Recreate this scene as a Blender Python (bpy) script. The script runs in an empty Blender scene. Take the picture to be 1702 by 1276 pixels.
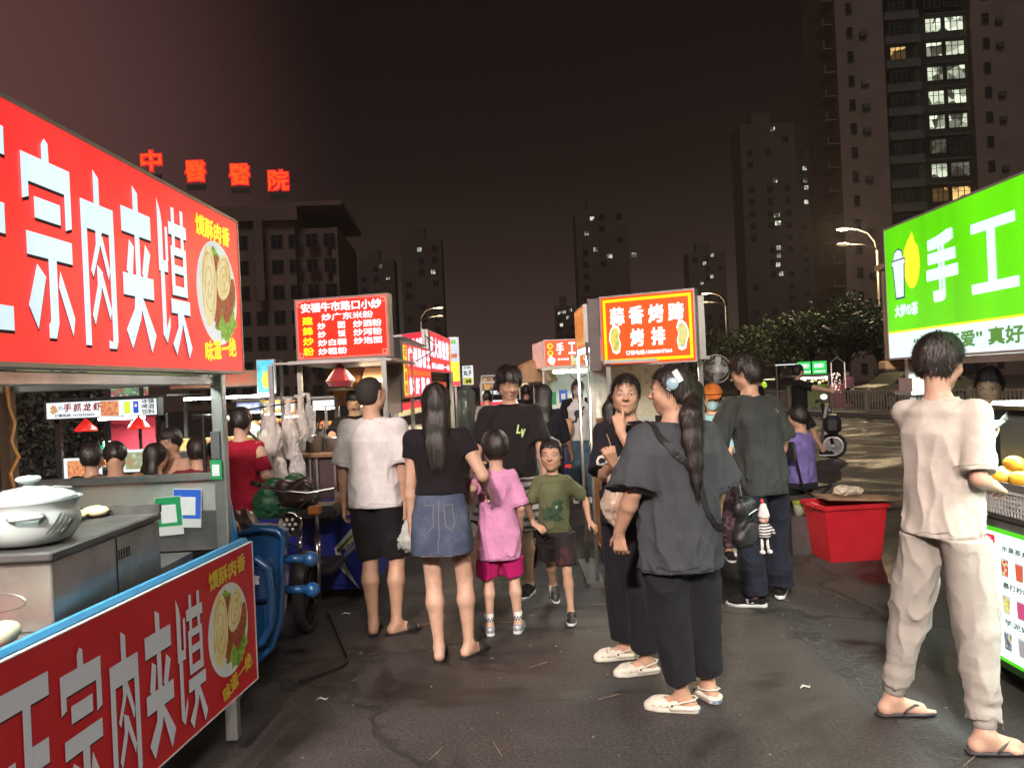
import bpy, bmesh, math, random, time
import numpy as np
from mathutils import Vector, Matrix, Euler
from mathutils.bvhtree import BVHTree
random.seed(7); rng = np.random.default_rng(7)
SC = bpy.context.scene
COL = SC.collection
PI = math.pi
R = math.radians

# ---------------------------------------------------------------- camera, sky, light, exposure
cam_d = bpy.data.cameras.new('camera'); cam = bpy.data.objects.new('camera', cam_d); COL.objects.link(cam)
cam_d.sensor_width = 36.0; cam_d.lens = 36.0*1290/1702; cam_d.clip_start = 0.05; cam_d.clip_end = 3000
ROLL = R(2.6)
cam.matrix_world = Matrix.Translation((0, 0, 1.6)) @ Euler((R(90), 0, 0)).to_matrix().to_4x4() @ Matrix.Rotation(-ROLL, 4, 'Z')
SC.camera = cam

wd = bpy.data.worlds.new('World'); SC.world = wd; wd.use_nodes = True
def build_world():
    nt = wd.node_tree; N = nt.nodes; L = nt.links; N.clear()
    out = N.new('ShaderNodeOutputWorld'); bg = N.new('ShaderNodeBackground'); L.new(bg.outputs[0], out.inputs[0])
    tc = N.new('ShaderNodeTexCoord'); sp = N.new('ShaderNodeSeparateXYZ'); L.new(tc.outputs['Generated'], sp.inputs[0])
    mr = N.new('ShaderNodeMapRange'); mr.inputs['From Min'].default_value = 0.0; mr.inputs['From Max'].default_value = 0.55
    L.new(sp.outputs['Z'], mr.inputs[0])
    cr = N.new('ShaderNodeValToRGB'); L.new(mr.outputs[0], cr.inputs[0])
    e = cr.color_ramp.elements
    for p_, c_ in ((.10,0),(.27,0),(.47,0),(.71,0)): e.new(p_)
    for i_, (p_, c_) in enumerate(((0,(.080,.050,.042)),(.10,(.058,.036,.030)),(.27,(.022,.0128,.0100)),(.47,(.0080,.0040,.0028)),(.71,(.0038,.0014,.0007)),(1,(.0030,.0010,.0005)))): e[i_].position = p_; e[i_].color = (*c_, 1)
    # broad reddish glow low in the north-west, standing for lens veil off the sign
    dp = N.new('ShaderNodeVectorMath'); dp.operation = 'DOT_PRODUCT'; L.new(tc.outputs['Generated'], dp.inputs[0])
    dp.inputs[1].default_value = Vector((-.78, .60, .22)).normalized()
    m2 = N.new('ShaderNodeMapRange'); m2.interpolation_type = 'SMOOTHSTEP'; m2.inputs['From Min'].default_value = .76; m2.inputs['From Max'].default_value = 1.0
    L.new(dp.outputs['Value'], m2.inputs[0])
    mx = N.new('ShaderNodeMix'); mx.data_type = 'RGBA'; mx.blend_type = 'ADD'; mx.inputs[7].default_value = (.125, .052, .050, 1)
    L.new(m2.outputs[0], mx.inputs[0]); L.new(cr.outputs[0], mx.inputs[6])
    sky = N.new('ShaderNodeTexSky'); sky.sky_type = 'NISHITA'; sky.sun_disc = False; sky.sun_elevation = R(-8); sky.sun_rotation = R(200)
    mx2 = N.new('ShaderNodeMix'); mx2.data_type = 'RGBA'; mx2.blend_type = 'ADD'; mx2.inputs[0].default_value = .02
    L.new(mx.outputs[2], mx2.inputs[6]); L.new(sky.outputs[0], mx2.inputs[7]); L.new(mx2.outputs[2], bg.inputs[0])
    bg.inputs[1].default_value = 1.0
build_world()
sun_d = bpy.data.lights.new('sun', 'SUN'); sun_d.energy = .75; sun_d.angle = R(25); sun_d.color = (1.0, .86, .82)
sun = bpy.data.objects.new('sun', sun_d); COL.objects.link(sun); sun.rotation_euler = Euler((R(42), R(0), R(-8)))
SC.view_settings.view_transform = 'Standard'; SC.view_settings.look = 'None'; SC.view_settings.gamma = 1
SC.view_settings.exposure = 0.0; SC.view_settings.use_curve_mapping = False
SC.render.engine = 'CYCLES'; SC.cycles.use_denoising = True; SC.cycles.max_bounces = 5; SC.cycles.transparent_max_bounces = 12
SC.cycles.sample_clamp_indirect = 4.0; SC.cycles.caustics_reflective = False; SC.cycles.caustics_refractive = False
# ---------------------------------------------------------------- helpers
F_PX = 1290.0; CX, CY = 851.0, 638.0
_c, _s = math.cos(ROLL), math.sin(ROLL)
def px(x, y, Y):
    """the world point seen at photo pixel (x, y) at distance Y"""
    dx, dy = x-CX, y-CY
    return Vector(((dx*_c-dy*_s)/F_PX*Y, Y, 1.6-(dx*_s+dy*_c)/F_PX*Y))
def tag(o, label=None, cat=None, group=None, kind=None):
    if label: o['label'] = label
    if cat: o['category'] = cat
    if group: o['group'] = group
    if kind: o['kind'] = kind
    return o
def empty(name, loc=(0,0,0), rz=0.0, label=None, cat=None, group=None):
    o = bpy.data.objects.new(name, None); COL.objects.link(o); o.location = loc; o.rotation_euler = (0, 0, rz); o.empty_display_size = .1
    return tag(o, label, cat, group)
def lerp(a, b, t): return a+(b-a)*t
def copy_tree(o, parent=None):
    c = o.copy(); COL.objects.link(c)
    if parent is not None: c.parent = parent
    for ch in o.children: copy_tree(ch, c)
    return c
def link_mesh(name, me, parent=None, loc=None, rot=None):
    o = bpy.data.objects.new(name, me); COL.objects.link(o)
    if parent is not None: o.parent = parent
    if loc is not None: o.location = loc
    if rot is not None: o.rotation_euler = rot
    return o

# ---- materials
def srgb(r, g, b):
    f = lambda v: (v/255/12.92 if v/255 <= .04045 else ((v/255+.055)/1.055)**2.4)
    return (f(r), f(g), f(b))
MATS = {}
def mat(name, col=(.5,.5,.5), rough=.6, metal=0.0, var=.12, vs=6.0, bump=0.0, bs=60.0, spec=.5, trans=0.0, alpha=1.0, sub=0.0, coat=0.0, dirt=0.0, sheen=0.0, stretch=None, ior=1.45):
    if name in MATS: return MATS[name]
    m = bpy.data.materials.new(name); m.use_nodes = True; MATS[name] = m
    nt = m.node_tree; N = nt.nodes; L = nt.links
    b = N['Principled BSDF']
    b.inputs['Roughness'].default_value = rough; b.inputs['Metallic'].default_value = metal
    b.inputs['Specular IOR Level'].default_value = spec; b.inputs['IOR'].default_value = ior
    b.inputs['Transmission Weight'].default_value = trans; b.inputs['Alpha'].default_value = alpha
    b.inputs['Coat Weight'].default_value = coat; b.inputs['Coat Roughness'].default_value = .15
    if sub: b.inputs['Subsurface Weight'].default_value = sub; b.inputs['Subsurface Radius'].default_value = (.012, .005, .003); b.inputs['Subsurface Scale'].default_value = 1.0
    if sheen: b.inputs['Sheen Weight'].default_value = sheen
    tc = N.new('ShaderNodeTexCoord'); vec = tc.outputs['Object']
    if stretch:
        mp = N.new('ShaderNodeMapping'); mp.inputs['Scale'].default_value = stretch; L.new(vec, mp.inputs[0]); vec = mp.outputs[0]
    n = N.new('ShaderNodeTexNoise'); n.inputs['Scale'].default_value = vs; n.inputs['Detail'].default_value = 5; n.inputs['Roughness'].default_value = .65
    L.new(vec, n.inputs['Vector'])
    r = N.new('ShaderNodeValToRGB'); L.new(n.outputs['Fac'], r.inputs[0])
    e = r.color_ramp.elements; e[0].position = .3; e[1].position = .72
    e[0].color = (*[max(0, c*(1-var)) for c in col], 1); e[1].color = (*[min(1, c*(1+var)) for c in col], 1)
    last = r.outputs[0]
    if dirt:
        n3 = N.new('ShaderNodeTexNoise'); n3.inputs['Scale'].default_value = 3.1; n3.inputs['Detail'].default_value = 8; n3.inputs['Roughness'].default_value = .75
        L.new(tc.outputs['Object'], n3.inputs['Vector'])
        r3 = N.new('ShaderNodeValToRGB'); r3.color_ramp.elements[0].position = .5; r3.color_ramp.elements[1].position = .72
        L.new(n3.outputs['Fac'], r3.inputs[0])
        mm = N.new('ShaderNodeMath'); mm.operation = 'MULTIPLY'; mm.inputs[1].default_value = dirt; L.new(r3.outputs[0], mm.inputs[0])
        mx = N.new('ShaderNodeMix'); mx.data_type = 'RGBA'; L.new(mm.outputs[0], mx.inputs[0]); L.new(last, mx.inputs[6]); mx.inputs[7].default_value = (.06, .045, .035, 1)
        last = mx.outputs[2]
        ra = N.new('ShaderNodeMath'); ra.operation = 'MULTIPLY_ADD'; ra.inputs[1].default_value = .35; ra.inputs[2].default_value = rough; L.new(mm.outputs[0], ra.inputs[0]); L.new(ra.outputs[0], b.inputs['Roughness'])
    L.new(last, b.inputs['Base Color'])
    if bump:
        n2 = N.new('ShaderNodeTexNoise'); n2.inputs['Scale'].default_value = bs; n2.inputs['Detail'].default_value = 4; L.new(vec, n2.inputs['Vector'])
        bp = N.new('ShaderNodeBump'); bp.inputs['Strength'].default_value = min(1, bump); bp.inputs['Distance'].default_value = .004
        L.new(n2.outputs['Fac'], bp.inputs['Height']); L.new(bp.outputs[0], b.inputs['Normal'])
    return m
def emit(name, col, s=1.0, var=.06, vs=1.3, gloss=True, stretch=None):
    """a backlit print or a lamp: gives off its own light"""
    if name in MATS: return MATS[name]
    m = bpy.data.materials.new(name); m.use_nodes = True; MATS[name] = m
    nt = m.node_tree; N = nt.nodes; L = nt.links; b = N['Principled BSDF']
    b.inputs['Base Color'].default_value = (*[c*.35 for c in col], 1); b.inputs['Roughness'].default_value = .35 if gloss else .7
    tc = N.new('ShaderNodeTexCoord'); n = N.new('ShaderNodeTexNoise'); n.inputs['Scale'].default_value = vs; L.new(tc.outputs['Object'], n.inputs['Vector'])
    if stretch: mp = N.new('ShaderNodeMapping'); mp.inputs['Scale'].default_value = stretch; L.new(tc.outputs['Object'], mp.inputs[0]); L.new(mp.outputs[0], n.inputs['Vector'])
    mr = N.new('ShaderNodeMapRange'); mr.inputs['From Min'].default_value = .3; mr.inputs['From Max'].default_value = .7
    mr.inputs['To Min'].default_value = s*(1-var); mr.inputs['To Max'].default_value = s*(1+var); L.new(n.outputs['Fac'], mr.inputs[0])
    b.inputs['Emission Color'].default_value = (*col, 1); L.new(mr.outputs[0], b.inputs['Emission Strength'])
    return m
def tex_mat(name, cols, kind='noise', scale=8.0, rough=.6, detail=6, emis=0.0, pos=None, stretch=None, distort=0.0, metal=0.0, bump=0.0):
    """several colours through a noise / voronoi / wave texture"""
    if name in MATS: return MATS[name]
    m = bpy.data.materials.new(name); m.use_nodes = True; MATS[name] = m
    nt = m.node_tree; N = nt.nodes; L = nt.links; b = N['Principled BSDF']; b.inputs['Roughness'].default_value = rough; b.inputs['Metallic'].default_value = metal
    tc = N.new('ShaderNodeTexCoord'); vec = tc.outputs['Object']
    if stretch:
        mp = N.new('ShaderNodeMapping'); mp.inputs['Scale'].default_value = stretch; L.new(vec, mp.inputs[0]); vec = mp.outputs[0]
    if kind == 'voronoi':
        t = N.new('ShaderNodeTexVoronoi'); t.inputs['Scale'].default_value = scale; L.new(vec, t.inputs['Vector'])
        sp = N.new('ShaderNodeSeparateXYZ'); L.new(t.outputs['Color'], sp.inputs[0]); o = sp.outputs[0]; h = t.outputs['Distance']
    elif kind == 'wave' or kind == 'rings':
        t = N.new('ShaderNodeTexWave'); t.inputs['Scale'].default_value = scale; t.inputs['Distortion'].default_value = distort; t.wave_type = 'RINGS' if kind == 'rings' else 'BANDS'
        if kind == 'rings': t.rings_direction = 'Y'
        t.inputs['Detail'].default_value = 3; L.new(vec, t.inputs['Vector']); o = t.outputs['Fac']; h = o
    elif kind == 'brick':
        t = N.new('ShaderNodeTexBrick'); t.inputs['Scale'].default_value = scale; L.new(vec, t.inputs['Vector']); o = t.outputs['Fac']; h = o
    else:
        t = N.new('ShaderNodeTexNoise'); t.inputs['Scale'].default_value = scale; t.inputs['Detail'].default_value = detail; t.inputs['Roughness'].default_value = .7; L.new(vec, t.inputs['Vector']); o = t.outputs['Fac']; h = o
    r = N.new('ShaderNodeValToRGB'); L.new(o, r.inputs[0]); e = r.color_ramp.elements
    n = len(cols)
    P = pos or ([(.3+.4*i/(n-1)) if kind == 'noise' else i/n for i in range(n)])
    while len(e) < n: e.new(.5)
    for i in range(n): e[i].position = P[i]
    for i in range(n): e[i].color = (*cols[i], 1)
    if kind == 'voronoi': r.color_ramp.interpolation = 'CONSTANT'
    if emis:
        L.new(r.outputs[0], b.inputs['Emission Color']); b.inputs['Emission Strength'].default_value = emis; b.inputs['Base Color'].default_value = (.1, .1, .1, 1)
    else: L.new(r.outputs[0], b.inputs['Base Color'])
    if bump:
        bp = N.new('ShaderNodeBump'); bp.inputs['Strength'].default_value = bump; bp.inputs['Distance'].default_value = .01; L.new(h, bp.inputs['Height']); L.new(bp.outputs[0], b.inputs['Normal'])
    return m

# ---- mesh collector
class MB:
    def __init__(s): s.v = []; s.f = []; s.mi = []; s.cur = 0
    def add(s, vs, fs, mi=None):
        b = len(s.v); s.v += [tuple(p) for p in vs]; s.f += [tuple(i+b for i in f) for f in fs]; s.mi += [s.cur if mi is None else mi]*len(fs); return s
    def box(s, c, d, rz=0.0, M=None, bev=0.0, mi=None):
        x, y, z = d[0]/2, d[1]/2, d[2]/2
        if bev:
            b = min(bev, x*.9, y*.9, z*.9); vs = []; 
            for sx in (-1,1):
                for sy in (-1,1):
                    for sz in (-1,1):
                        vs += [(sx*x, sy*(y-b), sz*(z-b)), (sx*(x-b), sy*y, sz*(z-b)), (sx*(x-b), sy*(y-b), sz*z)]
            I = lambda a, b_, c_, k: (a*4+b_*2+c_)*3+k
            fs = []
            for a in (0,1):
                q = [I(a,0,0,0), I(a,1,0,0), I(a,1,1,0), I(a,0,1,0)]; fs.append(q if a else q[::-1])
                q = [I(0,a,0,1), I(0,a,1,1), I(1,a,1,1), I(1,a,0,1)]; fs.append(q if a else q[::-1])
                q = [I(0,0,a,2), I(1,0,a,2), I(1,1,a,2), I(0,1,a,2)]; fs.append(q if a else q[::-1])
            for a in (0,1):
                for b_ in (0,1):
                    q = [I(a,b_,0,0), I(a,b_,0,1), I(a,b_,1,1), I(a,b_,1,0)]; fs.append(q if (a ^ b_) == 0 else q[::-1])
                    q = [I(a,0,b_,0), I(a,0,b_,2), I(a,1,b_,2), I(a,1,b_,0)]; fs.append(q if (a ^ b_) == 1 else q[::-1])
                    q = [I(0,a,b_,1), I(0,a,b_,2), I(1,a,b_,2), I(1,a,b_,1)]; fs.append(q if (a ^ b_) == 0 else q[::-1])
            for a in (0,1):
                for b_ in (0,1):
                    for c_ in (0,1):
                        q = [I(a,b_,c_,0), I(a,b_,c_,1), I(a,b_,c_,2)]; fs.append(q if (a+b_+c_) % 2 else q[::-1])
        else:
            vs = [(-x,-y,-z),(x,-y,-z),(x,y,-z),(-x,y,-z),(-x,-y,z),(x,-y,z),(x,y,z),(-x,y,z)]
            fs = [(3,2,1,0),(4,5,6,7),(0,1,5,4),(1,2,6,5),(2,3,7,6),(3,0,4,7)]
        T = Matrix.Translation(c) @ (Matrix.Rotation(rz, 4, 'Z') if M is None else M.to_4x4())
        return s.add([T @ Vector(p) for p in vs], fs, mi)
    def bb(s, x0, x1, y0, y1, z0, z1, bev=0.0, mi=None): return s.box(((x0+x1)/2, (y0+y1)/2, (z0+z1)/2), (abs(x1-x0), abs(y1-y0), abs(z1-z0)), bev=bev, mi=mi)
    def tube(s, pts, r, n=8, cap=True, flat=1.0, mi=None, closed=False):
        P = [Vector(p) for p in pts]; m = len(P); rr = r if hasattr(r, '__len__') else [r]*m
        vs = []; prev = None
        for i, p in enumerate(P):
            a = P[i-1] if (i or closed) else p; b = P[(i+1) % m] if (i < m-1 or closed) else p
            t = (b-a).normalized() if (b-a).length > 1e-9 else Vector((0,0,1))
            if prev is None:
                u = t.orthogonal().normalized() if abs(t.z) > .95 else t.cross(Vector((0,0,1))).normalized()
            else:
                u = prev-t*prev.dot(t); u = u.normalized() if u.length > 1e-6 else t.orthogonal().normalized()
            prev = u; w = t.cross(u)
            for k in range(n):
                a_ = 2*PI*k/n; vs.append(p+u*(math.cos(a_)*rr[i])+w*(math.sin(a_)*rr[i]*flat))
        fs = []
        for i in range(m if closed else m-1):
            j = (i+1) % m
            for k in range(n): k2 = (k+1) % n; fs.append((i*n+k, i*n+k2, j*n+k2, j*n+k))
        if cap and not closed: fs += [tuple(range(n))[::-1], tuple(range((m-1)*n, m*n))]
        return s.add(vs, fs, mi)
    def cyl(s, a, b, r, r2=None, n=12, mi=None): return s.tube([a, b], [r, r if r2 is None else r2], n, mi=mi)
    def lathe(s, prof, c=(0,0,0), n=20, M=None, mi=None, sx=1.0, sy=1.0):
        vs = []; fs = []; m = len(prof)
        for (r, z) in prof:
            for k in range(n):
                a = 2*PI*k/n; vs.append(Vector((math.cos(a)*r*sx, math.sin(a)*r*sy, z)))
        for i in range(m-1):
            for k in range(n): k2 = (k+1) % n; fs.append((i*n+k, i*n+k2, (i+1)*n+k2, (i+1)*n+k))
        if prof[0][0] > 1e-6: fs.append(tuple(range(n))[::-1])
        if prof[-1][0] > 1e-6: fs.append(tuple(range((m-1)*n, m*n)))
        T = Matrix.Translation(c) @ (M.to_4x4() if M is not None else Matrix.Identity(4))
        return s.add([T @ p for p in vs], fs, mi)
    def ball(s, c, r, n=10, jit=0.0, M=None, mi=None):
        r = r if hasattr(r, '__len__') else (r, r, r); m = max(4, n//2+1); vs = []; fs = []
        for i in range(m+1):
            th = PI*i/m
            for k in range(n):
                ph = 2*PI*k/n; j = 1+random.uniform(-jit, jit) if 0 < i < m else 1
                p = Vector((math.sin(th)*math.cos(ph)*r[0]*j, math.sin(th)*math.sin(ph)*r[1]*j, math.cos(th)*r[2]*j))
                if M is not None: p = M @ p
                vs.append(p+Vector(c))
        for i in range(m):
            for k in range(n): k2 = (k+1) % n; fs.append((i*n+k, (i+1)*n+k, (i+1)*n+k2, i*n+k2))
        return s.add(vs, fs, mi)
    def poly(s, pts, mi=None): return s.add(pts, [tuple(range(len(pts)))], mi)
    def prism(s, pts, d, mi=None):
        """pts: polygon; d: extrusion vector"""
        P = [Vector(p) for p in pts]; D = Vector(d); n = len(P)
        return s.add(P+[p+D for p in P], [tuple(range(n))[::-1], tuple(range(n, 2*n))]+[(i, (i+1) % n, n+(i+1) % n, n+i) for i in range(n)], mi)
    def disc(s, c, rx, rz_, y=None, n=24, mi=None, a0=0, rot=0.0):
        pts = []
        for k in range(n):
            a = 2*PI*k/n; x = math.cos(a)*rx; z = math.sin(a)*rz_
            pts.append((c[0]+x*math.cos(rot)-z*math.sin(rot), c[1], c[2]+x*math.sin(rot)+z*math.cos(rot)))
        return s.poly(pts, mi)
    def build(s, name, mats, parent=None, smooth=False, loc=None, rot=None, fix=True):
        me = bpy.data.meshes.new(name); me.from_pydata([tuple(p) for p in s.v], [], s.f)
        mats = mats if isinstance(mats, (list, tuple)) else [mats]
        for m in mats: me.materials.append(m)
        if len(mats) > 1: me.polygons.foreach_set('material_index', s.mi)
        if smooth: me.polygons.foreach_set('use_smooth', [True]*len(me.polygons))
        if smooth == 'auto':
            me.set_sharp_from_angle(angle=R(40))
        me.update()
        return link_mesh(name, me, parent, loc, rot)

# ---- lettering: built-in font outlines turned into flat meshes
def text_mesh(body, bold=0.0, ext=0.0, spacing=1.0, line=1.0, align='CENTER', res=2):
    cu = bpy.data.curves.new('lettering', 'FONT'); cu.body = body; cu.align_x = align; cu.resolution_u = res
    cu.offset = bold; cu.extrude = ext; cu.space_character = spacing; cu.space_line = line; cu.fill_mode = 'BOTH' if ext else 'FRONT'
    if not ext: cu.dimensions = '2D'
    ob = bpy.data.objects.new('lettering', cu); me = bpy.data.meshes.new_from_object(ob)
    bpy.data.objects.remove(ob); bpy.data.curves.remove(cu)
    return me
def text(parent, body, x, z, w, h, m, y=-.004, bold=0.0, ext=0.0, name='lettering', spacing=1.0, line=1.0, slant=0.0, rot=0.0, shadow=None, res=2):
    """lettering fitted into a w x h box whose centre is (x, z) on a face looking to local -y; bold in metres thickens the strokes"""
    me = text_mesh(body, 0.0, ext, spacing, line, res=res); n = len(me.vertices)
    if n == 0: return None
    co = np.empty(n*3, np.float32); me.vertices.foreach_get('co', co); co = co.reshape(-1, 3)
    fs = [tuple(p.vertices) for p in me.polygons]; bpy.data.meshes.remove(me)
    lo, hi = co.min(0), co.max(0); ce = (lo+hi)/2; sp = np.maximum(hi-lo, 1e-6)
    u = (co[:,0]-ce[0])/sp[0]*(w-2*bold); v = (co[:,1]-ce[1])/sp[1]*(h-2*bold)
    offs = [(0, 0)] if not bold else [(-1,-1), (1,-1), (-1,1), (1,1), (-1,0), (1,0)]
    cr, sr = math.cos(rot), math.sin(rot); V = []; FS = []; MI = []
    for i, (a, b) in enumerate(offs):
        uu = u+a*bold; vv = v+b*bold; uu = uu+slant*vv
        V.append(np.stack([x+uu*cr-vv*sr, y-co[:,2]-i*.00015, z+uu*sr+vv*cr], 1)); FS += [tuple(k+i*n for k in f) for f in fs]; MI += [0]*len(fs)
    if shadow:
        for i, (a, b) in enumerate(offs):
            q = V[i].copy(); q[:,0] += shadow[0]; q[:,2] += shadow[1]; q[:,1] += .0018; k0 = n*len(V); V.append(q); FS += [tuple(k+k0 for k in f) for f in fs]; MI += [1]*len(fs)
    me = bpy.data.meshes.new(name); me.from_pydata(np.vstack(V).tolist(), [], FS); me.materials.append(m)
    if shadow: me.materials.append(shadow[2]); me.polygons.foreach_set('material_index', MI)
    return link_mesh(name, me, parent)
# ---------------------------------------------------------------- ground
def asphalt():
    m = bpy.data.materials.new('asphalt'); m.use_nodes = True; nt = m.node_tree; N = nt.nodes; L = nt.links; b = N['Principled BSDF']
    tc = N.new('ShaderNodeTexCoord')
    def noise(sc, det=6, rough=.6, dist=0):
        n = N.new('ShaderNodeTexNoise'); n.inputs['Scale'].default_value = sc; n.inputs['Detail'].default_value = det; n.inputs['Roughness'].default_value = rough; n.inputs['Distortion'].default_value = dist
        L.new(tc.outputs['Object'], n.inputs['Vector']); return n.outputs['Fac']
    def ramp(f, ps):
        r = N.new('ShaderNodeValToRGB'); L.new(f, r.inputs[0]); e = r.color_ramp.elements
        while len(e) < len(ps): e.new(.5)
        for i, (p, c) in enumerate(ps): e[i].position = p
        for i, (p, c) in enumerate(ps): e[i].color = (*c, 1) if hasattr(c, '__len__') else (c, c, c, 1)
        return r.outputs[0]
    def mix(bl, f, a, c):
        x = N.new('ShaderNodeMix'); x.data_type = 'RGBA'; x.blend_type = bl
        if hasattr(f, 'is_linked'): L.new(f, x.inputs[0])
        else: x.inputs[0].default_value = f
        L.new(a, x.inputs[6]); L.new(c, x.inputs[7]); return x.outputs[2]
    base = ramp(noise(1.1, 8, .7, .4), [(.30, (.038,.032,.031)), (.5, (.056,.047,.044)), (.72, (.082,.068,.062))])
    agg = ramp(noise(62, 5, .85), [(.36, .25), (.50, .80), (.60, 1.35), (.68, 3.0)])
    c = mix('MULTIPLY', 1.0, base, agg)
    oil = ramp(noise(.62, 5, .75, 1.2), [(.38, .22), (.47, .85), (.6, 1.0)])
    c = mix('MULTIPLY', .85, c, oil)
    spots = ramp(noise(3.4, 3, .8), [(.66, 1.0), (.72, .55)])
    c = mix('MULTIPLY', .7, c, spots)
    vo = N.new('ShaderNodeTexVoronoi'); vo.feature = 'DISTANCE_TO_EDGE'; vo.inputs['Scale'].default_value = .34
    wn = N.new('ShaderNodeTexNoise'); wn.inputs['Scale'].default_value = 2.2; wn.inputs['Detail'].default_value = 6; L.new(tc.outputs['Object'], wn.inputs['Vector'])
    wm = N.new('ShaderNodeMix'); wm.data_type = 'RGBA'; wm.blend_type = 'LINEAR_LIGHT'; wm.inputs[0].default_value = .35; L.new(tc.outputs['Object'], wm.inputs[6]); L.new(wn.outputs['Color'], wm.inputs[7]); L.new(wm.outputs[2], vo.inputs['Vector'])
    cr = ramp(vo.outputs['Distance'], [(.0, .25), (.006, .45), (.011, 1.0)])
    c = mix('MULTIPLY', .75, c, cr); L.new(c, b.inputs['Base Color'])
    ro = ramp(noise(.62, 5, .75, 1.2), [(.36, .38), (.5, .70), (.7, .82)]); L.new(ro, b.inputs['Roughness'])
    bp = N.new('ShaderNodeBump'); bp.inputs['Strength'].default_value = .55; bp.inputs['Distance'].default_value = .004; L.new(noise(150, 3, .7), bp.inputs['Height'])
    bp2 = N.new('ShaderNodeBump'); bp2.inputs['Strength'].default_value = .6; bp2.inputs['Distance'].default_value = .01; L.new(cr, bp2.inputs['Height']); L.new(bp.outputs[0], bp2.inputs['Normal'])
    L.new(bp2.outputs[0], b.inputs['Normal']); return m
g = MB(); g.add([(-600,-200,0),(600,-200,0),(600,900,0),(-600,900,0)], [(0,1,2,3)]); tag(g.build('asphalt_ground', asphalt()), kind='structure')
worn = tex_mat('worn_paint', [(.045,.040,.038),(.064,.058,.054),(.11,.10,.095)], scale=9, detail=9, rough=.8, pos=[.40,.56,.70])
_wn = worn.node_tree; _r = _wn.nodes.new('ShaderNodeValToRGB'); _n = _wn.nodes.new('ShaderNodeTexNoise'); _n.inputs['Scale'].default_value = 26; _n.inputs['Detail'].default_value = 8; _n.inputs['Roughness'].default_value = .8
_tc = _wn.nodes['Texture Coordinate']; _wn.links.new(_tc.outputs['Object'], _n.inputs['Vector']); _wn.links.new(_n.outputs['Fac'], _r.inputs[0]); _r.color_ramp.elements[0].position = .44; _r.color_ramp.elements[1].position = .60; _wn.links.new(_r.outputs[0], _wn.nodes['Principled BSDF'].inputs['Alpha'])
ln = MB(); ln.poly([(1.62,1.2,.004),(1.80,1.2,.004),(1.84,8.4,.004),(1.70,8.4,.004)]); tag(ln.build('worn_edge_line', worn), kind='structure')
paint = tex_mat('lane_paint', [(.20,.18,.14),(.45,.42,.34)], scale=6, rough=.7)
ln = MB()
for (a, b, Y) in ((1385, 1432, 20), (1400, 1445, 18.2)):
    p, q = px(a, 722, Y), px(b, 716, Y); ln.poly([(p.x,Y-.12,.004),(q.x,Y-.05,.004),(q.x,Y+.1,.004),(p.x,Y+.03,.004)])
ln.poly([(7.2,19.2,.0041),(12.5,22.6,.0041),(12.5,22.9,.0041),(7.2,19.5,.0041)])
tag(ln.build('lane_marking', paint), kind='structure')
# low kerb and verge behind the railing
kerb = MB(); kerb.prism([(7.6,37,0),(13.4,18.4,0),(13.9,18.5,0),(8.1,37.2,0)], (0,0,.14)); tag(kerb.build('kerb', mat('kerb_stone', (.16,.15,.13), .8, bump=.4)), kind='structure')
# litter
lit = MB()
for i in range(260):
    x, y = random.uniform(-1.0, 3.2), random.uniform(2.0, 9); s_ = random.uniform(.004, .014); a = random.uniform(0, 6.28)
    lit.box((x, y, .003), (s_, s_*random.uniform(.3, 1), .004), rz=a)
tag(lit.build('litter', mat('litter', (.22,.18,.14), .9)), kind='stuff')
for i, (x, y, Y_) in enumerate(((525,1165,0),(568,1022,0),(1330,1145,0),(1180,1105,0))):
    d = (x-CX)*_s+(y-CY)*_c; p = px(x, y, 1.6*F_PX/d); t = MB()
    t.tube([(p.x,p.y,.006),(p.x+.02,p.y+.014,.014),(p.x+.05,p.y+.01,.005),(p.x+.06,p.y+.03,.008)], [.003,.008,.006,.002], 6, flat=.5)
    tag(t.build('tissue_scrap', mat('tissue', (.6,.56,.5), .9), smooth=True), ['crumpled paper scrap on the asphalt before the tricycle cart','small white scrap on the asphalt left of the black slippers','thin pale scrap on the asphalt by the worn edge line','tiny pale scrap on the asphalt by the white clogs'][i], 'litter')

# ---------------------------------------------------------------- railing
def railing():
    A, B = Vector((9.6, 30.5, 0)), Vector((13.2, 19.6, 0)); d = (B-A).normalized(); L_ = (B-A).length
    r = empty('railing', A, math.atan2(d.y, d.x), 'low pale metal railing of thin upright bars along the far road', 'railing')
    mt = mat('railing_paint', (.34,.30,.24), .6, dirt=.4)
    for z in (.20, .84): MB().bb(0, L_, -.025, .025, z, z+.05).build('rail', mt, r)
    n = 96; me = None
    for i in range(n+1):
        x = L_*i/n
        if me is None: o = MB().bb(-.016, .016, -.012, .012, .25, .84).build('bar', mt, r); me = o.data
        else: o = link_mesh('bar', me, r)
        o.location = (x+.02, 0, 0)
    for i in range(7): MB().bb(L_*i/6-.04, L_*i/6+.04, -.04, .04, 0, .98).build('post', mt, r)
railing()

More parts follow.
